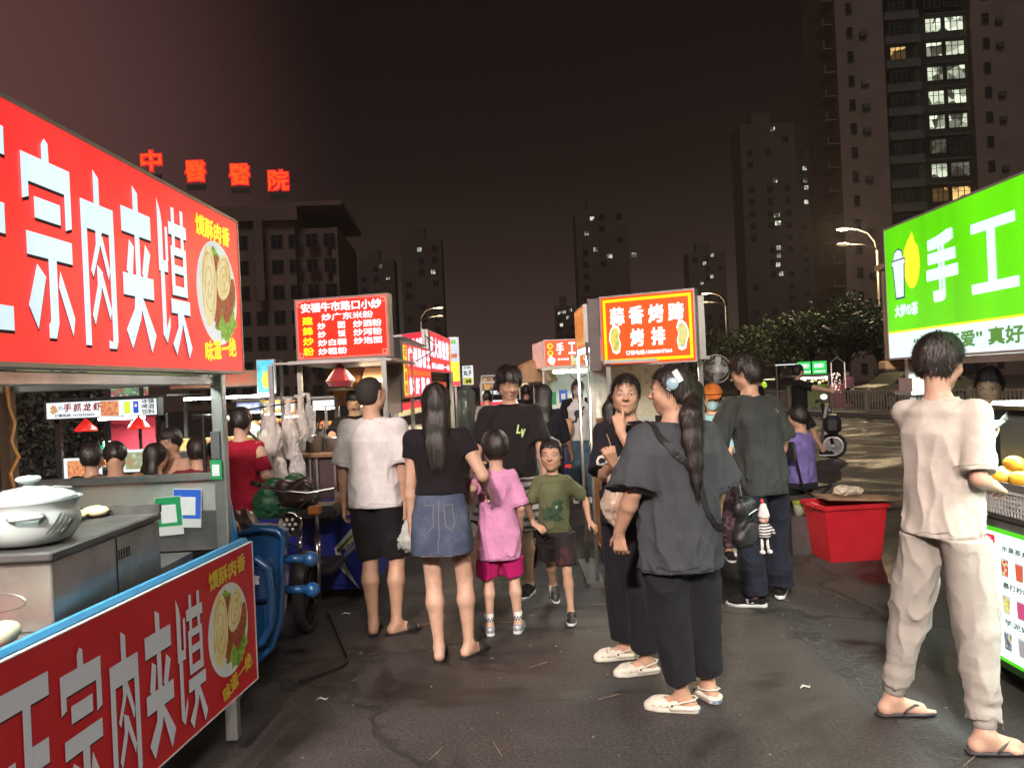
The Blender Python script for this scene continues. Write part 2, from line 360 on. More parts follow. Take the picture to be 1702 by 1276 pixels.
# ---------------------------------------------------------------- street lamps
def lamp(x, y, h, side, label, e=500, grp='street lamps along the road', lc=(1.0,.74,.42)):
    r = empty('street_lamp', (x, y, 0), 0 if side < 0 else PI, label, 'street lamp', grp); mt = mat('lamp_pole', (.30,.27,.22), .5, metal=.4)
    MB().tube([(0,0,0),(0,0,h*.5),(0,0,h-1.3)], [.11,.085,.07], 10).build('pole', mt, r, smooth=True)
    MB().tube([(0,0,h-1.3),(-.12,0,h-.8),(-.5,0,h-.3),(-1.1,0,h-.05),(-1.6,0,h)], [.07,.06,.05,.045,.04], 8).build('arm', mt, r, smooth=True)
    hd = MB(); hd.ball((-1.95,0,h+.03), (.45,.17,.09), 14); hd.build('lamp_head', mt, r, smooth=True)
    MB().ball((-1.95,0,h-.045), (.36,.13,.05), 14).build('bulb', emit('lamp_glow', (1.0,.78,.36), 16, var=0), r, smooth=True)
    MB().tube([(-.02,0,h-1.25),(-.9,0,h-.95),(-1.5,0,h-.92)], .03, 6).build('lower_arm', mt, r, smooth=True)
    lo = MB(); lo.ball((-1.95,0,h-.9), (.40,.16,.10), 12); lo.build('lower_head', emit('lower_head_glow', (.75,.55,.28), .55, var=0), r, smooth=True)  # dim double of the lit head, its warm light put in as glow
    ld = bpy.data.lights.new('street_light', 'POINT'); ld.energy = e; ld.color = lc; ld.shadow_soft_size = .3
    lo_ = bpy.data.objects.new('street_light', ld); COL.objects.link(lo_); lo_.location = (x-1.95 if side < 0 else x+1.95, y, h-.2)
lamp(21.5, 45, 9.7, -1, 'tall curved street lamp right of the towers above the railing', 4500)
lamp(21.5, 77, 9.7, -1, 'curved street lamp just right of the garlic trotter sign', 900)
lamp(4.6, -6.5, 7.2, -1, 'curved street lamp beside the road behind the viewer', 2800, 'street lamps along the road', (1.0,.84,.76))  # unseen lamp, added to light the crowd from behind the camera
lamp(-3.9, -6.0, 7.2, 1, 'curved street lamp behind the viewer on the left roadside', 9500, 'street lamps along the road', (1.0,.82,.76))  # second added lamp, the stronger one, lighting the crowd from the left rear
lamp(-9.0, 79, 9.7, 1, 'curved street lamp over the red flatbread signs', 900)

# ---------------------------------------------------------------- buildings
def room_light(name, col, s):
    m = emit(name, col, s); nt = m.node_tree; N = nt.nodes; L = nt.links; b = N['Principled BSDF']
    g = N.new('ShaderNodeNewGeometry'); n = N.new('ShaderNodeTexVoronoi'); n.inputs['Scale'].default_value = 1.1; L.new(g.outputs['Position'], n.inputs['Vector'])
    sp = N.new('ShaderNodeSeparateXYZ'); L.new(n.outputs['Color'], sp.inputs[0]); mr = N.new('ShaderNodeMapRange'); mr.inputs['From Min'].default_value = .25; mr.inputs['From Max'].default_value = .95; mr.inputs['To Min'].default_value = .02; mr.inputs['To Max'].default_value = s; L.new(sp.outputs[0], mr.inputs[0]); L.new(mr.outputs[0], b.inputs['Emission Strength']); return m
lit_w = [room_light('window_white', (.85,.95,.72), 1.3), room_light('window_warm', (.95,.60,.20), 1.2), room_light('window_dim', (.30,.30,.22), .5)]
dark_w = mat('window_glass_dark', (.018,.020,.020), .12, var=.3); frame_m = mat('window_frame_dark', (.05,.048,.045), .6)
def window(par, x, z, w, h, m, cols=2, y=0.0, cache={}):
    key = (round(w,2), round(h,2), m.name, cols)
    if key in cache: fr, pn = cache[key]; f = link_mesh('window', fr, par); p = link_mesh('pane', pn, f)
    else:
        b = MB(); t = .07
        b.bb(-w/2,w/2,-.10,.02,-h/2,-h/2+t); b.bb(-w/2,w/2,-.10,.02,h/2-t,h/2)
        for i in range(cols+1): c = -w/2+t/2+(w-t)*i/cols; b.bb(c-t/2,c+t/2,-.10,.02,-h/2+t,h/2-t)
        b.bb(-w/2+t,w/2-t,-.08,.0,h*.16,h*.16+.05)
        f = b.build('window', frame_m, par); p = MB().bb(-w/2+.03,w/2-.03,-.03,.0,-h/2+.03,h/2-.03).build('pane', m, f); cache[key] = (f.data, p.data)
    f.location = (x, y, z); return f
def tower_near():
    o = px(1400, 300, 95); r = empty('apartment_tower', (o.x, 95, 0), R(-6), 'tall apartment tower with lit bay windows behind the green tea sign', 'building')
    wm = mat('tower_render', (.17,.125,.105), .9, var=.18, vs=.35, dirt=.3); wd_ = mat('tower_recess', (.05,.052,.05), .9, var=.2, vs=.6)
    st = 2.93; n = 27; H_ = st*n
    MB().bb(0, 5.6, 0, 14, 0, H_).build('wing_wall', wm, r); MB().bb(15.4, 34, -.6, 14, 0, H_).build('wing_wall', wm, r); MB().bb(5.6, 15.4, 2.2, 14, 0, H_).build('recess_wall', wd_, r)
    lits = {14: [(11.3,0),(13.6,0)], 13: [(7.4,1),(10.6,0),(13.9,0)], 12: [(10.9,0),(13.8,0)], 11: [(11.4,0),(13.9,0)], 10: [(11.6,0),(14.0,0)], 9: [(11.9,2)], 8: [(11.2,0),(13.7,2)], 7: [(11.6,1),(13.9,1)], 6: [(11.6,2)]}
    for k in range(n):
        z = k*st+1.5
        window(r, 1.6, z, .75, 1.35, dark_w, 1, y=-.01); window(r, 17.0, z, .8, 1.35, dark_w, 1, y=-.61); window(r, 22.3, z, .9, 1.5, dark_w, 2, y=-.61)
        b = MB(); b.bb(-1.3, -.003, .6, 4, k*st, k*st+.14); b.bb(-1.3, -1.2, .6, 4, k*st+.14, k*st+1.0); b.build('balcony', wm, r)
        b = MB(); b.bb(6.0, 10.0, .55, 2.197, k*st-.06, k*st+.12); b.bb(10.35, 15.2, .15, 2.197, k*st-.06, k*st+.12); b.bb(6.0,10.0,.55,.65,k*st+.12,k*st+.95); b.build('bay_slab', mat('tower_slab', (.085,.085,.08), .9), r)
        if k % 2 == 0 or k % 5 == 1: MB().bb(2.7, 3.6, -.42, -.003, z-.7, z-.05, bev=.05).build('air_conditioner', frame_m if k % 3 else wm, r)
        if k % 3: MB().bb(18.1, 18.9, -1.0, -.603, z-.7, z-.1, bev=.05).build('air_conditioner', frame_m, r)
        L = dict(lits.get(k, []))
        for x in (7.4, 11.4, 13.8):
            m = dark_w
            for lx, c in L.items():
                if abs(lx-x) < 1.2: m = lit_w[c]
            window(r, x, z+.1, 1.9 if x != 13.8 else 2.2, 1.75, m, 3, y=.62 if x == 7.4 else .22)
tower_near()
def far_tower(x0, x1, ytop, Y, label, seed, lits, tone=1.0, grp='dark far tower blocks'):
    a, b = px(x0, 560, Y), px(x1, 560, Y); t = px((x0+x1)/2, ytop, Y); w = b.x-a.x; H_ = t.z; rr = random.Random(seed)
    r = empty('tower_block', (a.x, Y, 0), 0, label, 'building', grp); wm = mat('far_tower_%d' % seed, tuple(c*tone for c in (.085,.060,.052)), .95, var=.2, vs=.1)
    b_ = MB(); b_.bb(0, w, 0, w*.6, 0, H_); b_.bb(w*.25, w*.6, w*.1, w*.4, H_, H_+3.2); b_.build('wall', wm, r)
    st = 3.0; n = int(H_/st); c = max(3, int(w/3.4)); m0 = {}
    for j in range(max(2, n-16), n):
        for i in range(c):
            if rr.random() < .55: window(r, w*(i+.5)/c, j*st+1.4, 1.5, 1.6, dark_w, 2, y=-.02)
    for (x, y, q) in lits:
        p = px(x, y, Y); window(r, p.x-a.x, p.z, 1.2+q*.4, 1.2, lit_w[0 if q != 2 else 1], 2, y=-.05)
far_tower(1245, 1335, 205, 190, 'far tower block with a column of lit windows left of the big tower', 1, [(1284,215,0),(1288,300,0),(1291,358,1),(1293,371,1),(1294,412,0),(1294,425,0),(1293,440,0),(1298,455,0)], 1.0)
far_tower(1335, 1400, 262, 210, 'far tower block tucked against the big tower', 2, [(1337,280,0),(1338,300,0),(1340,312,0),(1376,322,0),(1340,336,0)], .8)
far_tower(965, 1052, 350, 200, 'broad far tower block above the pole banner', 3, [(984,364,0),(1053,424,1),(1013,426,1),(975,388,0),(990,415,0)], 1.1)
far_tower(1150, 1212, 418, 240, 'short far tower block behind the trotter sign', 4, [(1171,438,0),(1184,424,0),(1166,470,0),(1183,460,0)], 1.2)
far_tower(672, 740, 398, 200, 'far tower block over the red flatbread signs', 5, [(697,415,0),(640+80,452,0)], 1.1)
far_tower(600, 660, 432, 230, 'far tower block just right of the hospital', 6, [(632,443,0),(645,462,0)], 1.2)
far_tower(925, 958, 508, 260, 'lowest far tower block beyond the handmade food stall', 7, [(930,520,0),(938,519,0),(944,528,0),(933,540,0),(948,515,0)], 1.2)

def hospital():
    Y = 100; a, b = px(205, 400, Y), px(556, 400, Y); t = px(440, 345, Y); w = b.x-a.x; H_ = t.z
    r = empty('hospital_building', (a.x, Y, 0), R(4), 'long pale hospital block with red glowing roof characters', 'building'); wm = mat('hospital_wall', (.16,.11,.09), .9, var=.15, vs=.3, dirt=.3)
    MB().bb(-30, w*.80, 0, 20, 0, H_).build('wall', wm, r); MB().bb(w*.80+.003, w, 1.0, 20, 0, H_-2.4).build('wall', wm, r)
    MB().bb(-30, w*.82, -.9, -.003, H_-1.6, H_+.3).build('cornice', wm, r); MB().bb(w*.7, w+.8, -.3, 21, H_+.303, H_+.9).build('cornice', wm, r)
    MB().bb(w*.62, w*.66, -1.5, -.91, H_-12, H_-1.7).build('pillar', wm, r); MB().bb(w*.97, w*1.0, .2, .9, H_-14, H_-2.5).build('pillar', wm, r)
    for j in range(8):
        for i in range(9): window(r, w*.30+i*2.25, H_-4.2-j*3.3, 1.5, 1.8, dark_w, 2, y=-.02)
    sg = empty('roof_sign', (0,0,0)); sg.parent = r; nm = emit('neon_orange', (1.0,.085,.012), 1.15, var=.5, vs=2); nr = emit('halo_red', (.95,.015,.03), .9, var=.3)
    M = r.matrix_basis.inverted() @ Matrix.Identity(4)
    bpy.context.view_layer.update(); inv = r.matrix_world.inverted()
    for ch, x, y in (('中',252,268),('醫',324,284),('醫',396,288),('院',460,296)):
        p = inv @ px(x, y, Y); text(sg, ch, p.x, p.z, 2.6, 2.75, nm, y=-.5, bold=.06, name='neon_character'); text(sg, ch, p.x, p.z, 2.85, 3.0, nr, y=-.4, bold=.22, name='neon_halo')  # wider red copy behind each character paints its halo
        MB().bb(p.x-1.2, p.x+1.2, -.3, -.2, p.z-2.4, p.z-1.7).build('sign_mount', frame_m, sg)
hospital()

# ---------------------------------------------------------------- trees
leaf_m = mat('leaf_green', (.055,.085,.035), .6, var=.45, vs=1.4, bump=0); leaf_d = mat('leaf_dark', (.040,.055,.028), .65, var=.4, vs=2); bark = mat('bark', (.07,.052,.04), .9, bump=.8, bs=20)
def tree(x, y, h, cr, label, n=2600, leaf=.16, m=None, seed=0, zsq=.8, grp='trees beyond the road'):
    rr = np.random.default_rng(seed); r = empty('tree', (x, y, 0), 0, label, 'tree', grp)
    t = MB(); t.tube([(0,0,0),(.05,.02,h*.3),(-.04,.05,h*.55),(0,0,h*.75)], [h*.028,h*.021,h*.014,h*.008], 8)
    cl = []
    for i in range(16):
        a = rr.uniform(0, 6.28); e = rr.uniform(-.35, 1.0); d = rr.uniform(.3, .9)*cr; c = np.array([math.cos(a)*d*math.cos(e), math.sin(a)*d*math.cos(e), h*.68+math.sin(e)*d*zsq]); cl.append((c, cr*rr.uniform(.24, .46)))
        t.tube([(0,0,h*rr.uniform(.3,.6)), tuple(c*np.array([.5,.5,.9])), tuple(c)], [h*.010,h*.006,h*.003], 5)
    t.build('trunk', bark, r, smooth=True)
    vs = []; fs = []
    for i in range(n):
        c, q = cl[rr.integers(len(cl))]; v = rr.normal(size=3); v /= np.linalg.norm(v); p = c+v*q*rr.uniform(.45, 1.08)*np.array([1,1,.75])
        u = rr.normal(size=3); u /= np.linalg.norm(u); w = np.cross(u, rr.normal(size=3)); w /= np.linalg.norm(w); s_ = leaf*rr.uniform(.6, 1.3); k = len(vs)
        vs += [p-u*s_, p+w*s_*.45, p+u*s_, p-w*s_*.45]; fs.append((k,k+1,k+2,k+3))
    mb = MB(); mb.v = [tuple(p) for p in vs]; mb.f = fs; mb.mi = [0]*len(fs); mb.build('crown', m or leaf_m, r)
for i, (x, Y, top, cr, lab) in enumerate(((1345,42,522,2.6,'leafy tree left of the curved street lamp pole'),(1405,38,528,2.2,'leafy tree just right of the curved street lamp pole'),(1290,48,566,2.9,'low dark tree over the green lit stall'),(1225,55,578,3.2,'low dark tree behind the man in the charcoal shirt'),(1455,40,492,2.8,'leafy tree at the edge of the green tea sign'),(1180,70,565,3.6,'far dark tree behind the trotter stall lamp'))):
    p = px(x, top, Y); tree(p.x, Y, p.z+.3, cr, lab, 2000 if i < 3 else 1500, .16, leaf_m if i % 2 == 0 else leaf_d, i+10)
def shrub():
    p = px(88, 700, 11.4); r = empty('dark_tree', (p.x, 11.4, 0), 0, 'dense dark tree trunk and foliage behind the crayfish stall', 'tree'); rr = np.random.default_rng(4)
    MB().tube([(0,0,0),(.05,0,.7),(-.03,0,1.5)], [.11,.09,.05], 9).build('trunk', bark, r, smooth=True)
    mb = MB()
    for i in range(7000):
        z = rr.uniform(.35, 1.62); ra = .36*(1-.25*abs(z-.9)); a = rr.uniform(0, 6.28); d = ra*rr.uniform(.3,1)**.5; p = np.array([math.cos(a)*d-.05, math.sin(a)*d, z]); u = rr.normal(size=3); u /= np.linalg.norm(u); w = np.cross(u, rr.normal(size=3)); w /= np.linalg.norm(w); s_ = rr.uniform(.018,.034); k = len(mb.v)
        mb.v += [tuple(p-u*s_), tuple(p+w*s_*.45), tuple(p+u*s_), tuple(p-w*s_*.45)]; mb.f.append((k,k+1,k+2,k+3)); mb.mi.append(0)
    mb.build('crown', mat('shrub_leaf', (.035,.036,.026), .6, var=.5, vs=9), r); r.scale = (2.2,2.2,1.75)
shrub()
# ---------------------------------------------------------------- people: signed-distance fields meshed into one continuous surface
def V3(*a): return np.array(a, np.float32)
def smin(a, b, k):
    if k <= 0: return np.minimum(a, b)
    h = np.maximum(k-np.abs(a-b), 0)/k
    return np.minimum(a, b)-h*h*k*.25
class Field:
    """a distance grid; the axes may have their own spacing"""
    def __init__(s, xs, ys, zs):
        s.ax = [np.asarray(a, np.float32) for a in (xs, ys, zs)]; s.D = np.full([len(a) for a in s.ax], .2, np.float32)
    def sl(s, lo, hi):
        out = []
        for a, l, h in zip(s.ax, lo, hi):
            i = int(np.searchsorted(a, l)); j = int(np.searchsorted(a, h)); out.append(slice(max(0, i-1), min(len(a), j+1)))
        return tuple(out)
    def pts(s, S): return s.ax[0][S[0]][:,None,None], s.ax[1][S[1]][None,:,None], s.ax[2][S[2]][None,None,:]
    def op(s, lo, hi, f, k=.0, mode='add'):
        m = k+.03; S = s.sl([v-m for v in lo], [v+m for v in hi])
        if min(q.stop-q.start for q in S) <= 0: return
        d = f(*s.pts(S))
        if mode == 'add': s.D[S] = smin(s.D[S], d, k)
        elif mode == 'sub': s.D[S] = -smin(-s.D[S], d, k)
    def cone(s, a, b, ra, rb, k=.0, flat=None, mode='add', cap=None):
        a = np.asarray(a, np.float32); b = np.asarray(b, np.float32); ab = b-a; L2 = float(ab@ab)+1e-9; r = max(ra, rb)
        if flat is not None:
            n = np.asarray(flat[0], np.float32); n = n/np.linalg.norm(n); g = 1/flat[1]-1; r = r*max(1, flat[1])
        def f(x, y, z):
            px_, py_, pz_ = x-a[0], y-a[1], z-a[2]
            t = np.clip((px_*ab[0]+py_*ab[1]+pz_*ab[2])/L2, 0, 1)
            qx, qy, qz = px_-ab[0]*t, py_-ab[1]*t, pz_-ab[2]*t
            if flat is not None:
                dn = (qx*n[0]+qy*n[1]+qz*n[2])*g; qx = qx+n[0]*dn; qy = qy+n[1]*dn; qz = qz+n[2]*dn
            d = np.sqrt(qx*qx+qy*qy+qz*qz)-(ra+(rb-ra)*t)
            d = d*(flat[1] if flat is not None and flat[1] < 1 else 1)
            if cap is not None: d = np.maximum(d, (x-cap[0][0])*cap[1][0]+(y-cap[0][1])*cap[1][1]+(z-cap[0][2])*cap[1][2])
            return d
        s.op(np.minimum(a, b)-r, np.maximum(a, b)+r, f, k, mode)
    def ell(s, c, r, k=.0, M=None, mode='add'):
        c = np.asarray(c, np.float32); r = np.asarray(r, np.float32); R_ = float(max(r))
        def f(x, y, z):
            px_, py_, pz_ = x-c[0], y-c[1], z-c[2]
            if M is not None:   # rows of M: local axes
                px_, py_, pz_ = (M[0][0]*px_+M[0][1]*py_+M[0][2]*pz_, M[1][0]*px_+M[1][1]*py_+M[1][2]*pz_, M[2][0]*px_+M[2][1]*py_+M[2][2]*pz_)
            k0 = np.sqrt((px_/r[0])**2+(py_/r[1])**2+(pz_/r[2])**2); k1 = np.sqrt((px_/r[0]**2)**2+(py_/r[1]**2)**2+(pz_/r[2]**2)**2)+1e-6
            return k0*(k0-1)/k1
        s.op(c-R_, c+R_, f, k, mode)
    def loft(s, zs, cx, cy, rx, ry, k=.0, mode='add', p=2.3):
        zs = np.asarray(zs, np.float32); m = max(max(rx), max(ry)); X0, X1, Y0, Y1 = min(cx)-m, max(cx)+m, min(cy)-m, max(cy)+m
        def f(x, y, z):
            zz = np.clip(z, zs[0], zs[-1]); a = np.interp(zz, zs, cx).astype(np.float32); b = np.interp(zz, zs, cy).astype(np.float32)
            u = np.interp(zz, zs, rx).astype(np.float32); v = np.interp(zz, zs, ry).astype(np.float32)
            q = (np.abs((x-a)/u)**p+np.abs((y-b)/v)**p)**(1/p)
            d = (q-1)*np.minimum(u, v)*(1.0 if True else 1); e = np.abs(z-zz)
            return np.where(e > 0, np.sqrt(np.maximum(d, 0)**2+e*e)+np.minimum(d, 0)*0, np.maximum(d, np.maximum(zs[0]-z, z-zs[-1])))
        s.op((X0, Y0, zs[0]), (X1, Y1, zs[-1]), f, k, mode)
    def cutz(s, z0=None, z1=None, wav=0.0, ph=0.0):
        x, y, z = s.ax[0][:,None,None], s.ax[1][None,:,None], s.ax[2][None,None,:]
        w = wav*np.sin(x*23+ph)*np.cos(y*19+ph) if wav else 0
        if z0 is not None: s.D = np.maximum(s.D, (z0+w)-z)
        if z1 is not None: s.D = np.maximum(s.D, z-(z1+w))
    def plane(s, c, n, lo=None, hi=None):
        """cuts away what lies on the side n points to, within the box"""
        n = np.asarray(n, np.float32); n = n/np.linalg.norm(n); S = s.sl(lo, hi) if lo is not None else (slice(None),)*3
        x, y, z = s.pts(S) if lo is not None else (s.ax[0][:,None,None], s.ax[1][None,:,None], s.ax[2][None,None,:])
        s.D[S] = np.maximum(s.D[S], (x-c[0])*n[0]+(y-c[1])*n[1]+(z-c[2])*n[2])
    def disp(s, fn, band=.03):
        x, y, z = s.ax[0][:,None,None], s.ax[1][None,:,None], s.ax[2][None,None,:]
        idx = np.nonzero(np.abs(s.D) < band)
        s.D[idx] += fn(s.ax[0][idx[0]], s.ax[1][idx[1]], s.ax[2][idx[2]]).astype(np.float32)
    def mesh(s, keep=1):
        D = s.D; D[0] = D[-1] = .05; D[:,0] = D[:,-1] = .05; D[:,:,0] = D[:,:,-1] = .05
        S = D < 0; ax = s.ax
        cnt = np.zeros([n-1 for n in D.shape], np.int8)
        for i in (0,1):
            for j in (0,1):
                for k in (0,1): cnt += S[i:i+cnt.shape[0], j:j+cnt.shape[1], k:k+cnt.shape[2]]
        I = np.nonzero((cnt > 0) & (cnt < 8)); n = len(I[0])
        if n == 0: return np.zeros((0,3)), np.zeros((0,4), int)
        idx = np.full(cnt.shape, -1, np.int32); idx[I] = np.arange(n)
        pos = np.zeros((n, 3), np.float32); c = np.zeros(n, np.float32)
        X = [ax[a][I[a]] for a in range(3)]; H = [ax[a][I[a]+1]-ax[a][I[a]] for a in range(3)]
        for a in range(3):
            o = [q for q in range(3) if q != a]
            for u in (0,1):
                for v in (0,1):
                    off = [0,0,0]; off[o[0]] = u; off[o[1]] = v
                    d0 = D[I[0]+off[0], I[1]+off[1], I[2]+off[2]]; off2 = list(off); off2[a] = 1
                    d1 = D[I[0]+off2[0], I[1]+off2[1], I[2]+off2[2]]
                    m = (d0 < 0) != (d1 < 0); t = np.where(m, d0/np.where(m, d0-d1, 1), 0)
                    q = [None]*3; q[a] = t; q[o[0]] = np.full(n, u, np.float32); q[o[1]] = np.full(n, v, np.float32)
                    for w in range(3): pos[:,w] += np.where(m, X[w]+q[w]*H[w], 0)
                    c += m
        pos /= c[:,None]
        F = []
        for a in range(3):
            o = [(a+1) % 3, (a+2) % 3]
            s0 = [slice(None)]*3; s1 = [slice(None)]*3; s0[a] = slice(0, -1); s1[a] = slice(1, None)
            A = S[tuple(s0)]; B = S[tuple(s1)]; m = A != B
            K = list(np.nonzero(m)); ok = np.ones(len(K[0]), bool)
            for q in o: ok &= (K[q] > 0) & (K[q] < D.shape[q]-1)
            K = [k[ok] for k in K]
            def g(du, dv):
                L = list(K); L[o[0]] = K[o[0]]-du; L[o[1]] = K[o[1]]-dv; return idx[tuple(L)]
            q = np.stack([g(1,1), g(0,1), g(0,0), g(1,0)], 1); fl = B[tuple(K)]   # entering: flip
            q[fl] = q[fl][:, ::-1]; F.append(q)
        F = np.vstack(F); F = F[(F >= 0).all(1)]
        return pos, F

def mesh_obj(name, V, F, m, parent, mi=None, smooth=True):
    me = bpy.data.meshes.new(name); nv, nf = len(V), len(F)
    me.vertices.add(nv); me.vertices.foreach_set('co', np.asarray(V, np.float32).ravel())
    me.loops.add(nf*4); me.loops.foreach_set('vertex_index', np.asarray(F, np.int32).ravel())
    me.polygons.add(nf); me.polygons.foreach_set('loop_start', np.arange(0, nf*4, 4, dtype=np.int32)); me.polygons.foreach_set('loop_total', np.full(nf, 4, np.int32))
    for mm in (m if isinstance(m, (list, tuple)) else [m]): me.materials.append(mm)
    if mi is not None: me.polygons.foreach_set('material_index', np.asarray(mi, np.int32))
    me.polygons.foreach_set('use_smooth', np.full(nf, smooth)); me.update(calc_edges=True); me.validate()
    return link_mesh(name, me, parent)

def noise_fn(seed, f, aniso=(1,1,1), warp=1.2):
    r = np.random.default_rng(seed); K = r.normal(size=(6,3)); K /= np.linalg.norm(K, axis=1)[:,None]; K = K*f*np.array(aniso)*r.uniform(.7, 1.6, size=(6,1)); P = r.uniform(0, 6.28, 12); W = r.normal(size=(6,3))*f*.5*np.array(aniso)
    def fn(x, y, z):
        o = 0
        for i in range(6): o = o+np.sin(K[i,0]*x+K[i,1]*y+K[i,2]*z+P[i]+warp*np.sin(W[i,0]*x+W[i,1]*y+W[i,2]*z+P[i+6]))
        return o/3.2
    return fn
def folds(seed, amp=.005, f=26, aniso=(1,1,.45), zf=None):
    n1 = noise_fn(seed, f, aniso, 2.2); n2 = noise_fn(seed+9, f*2.4, aniso, 1.5)
    def fn(x, y, z):
        a = n1(x, y, z); b = n2(x, y, z)
        d = amp*(np.sqrt(np.abs(a)+.01)*1.9-1.1)+amp*.45*(np.sqrt(np.abs(b)+.01)-.55)
        return d*zf(x, y, z) if zf else d
    return fn

def ik(a, c, l1, l2, pole):
    a, c, pole = Vector(a), Vector(c), Vector(pole); d = c-a; L = d.length; M = (l1+l2)*.999
    if L > M: c = a+d*(M/L); d = c-a; L = M
    x = (l1*l1-l2*l2+L*L)/(2*L); h = math.sqrt(max(0, l1*l1-x*x)); n = d.normalized(); p = pole-n*pole.dot(n)
    p = p.normalized() if p.length > 1e-6 else n.orthogonal().normalized()
    return a+n*x+p*h, c
def grid(lo, hi, h): return np.arange(lo, hi+h, h)
def zgrid(segs):
    out = []; 
    for lo, hi, h in segs: out.append(np.arange(lo, hi, h))
    return np.concatenate(out)

SKINS = {}
def skin(tone=0):
    t = [(.46,.27,.185), (.50,.30,.20), (.40,.22,.14), (.55,.35,.25)][tone]
    return mat('skin_%d' % tone, t, .50, var=.16, vs=16, bump=.12, bs=220, sub=.06, spec=.4)
HAIR = lambda: tex_mat('black_hair', [(.006,.005,.005), (.016,.012,.010), (.035,.026,.022)], scale=60, stretch=(1, 1, .10), rough=.38, bump=.6)

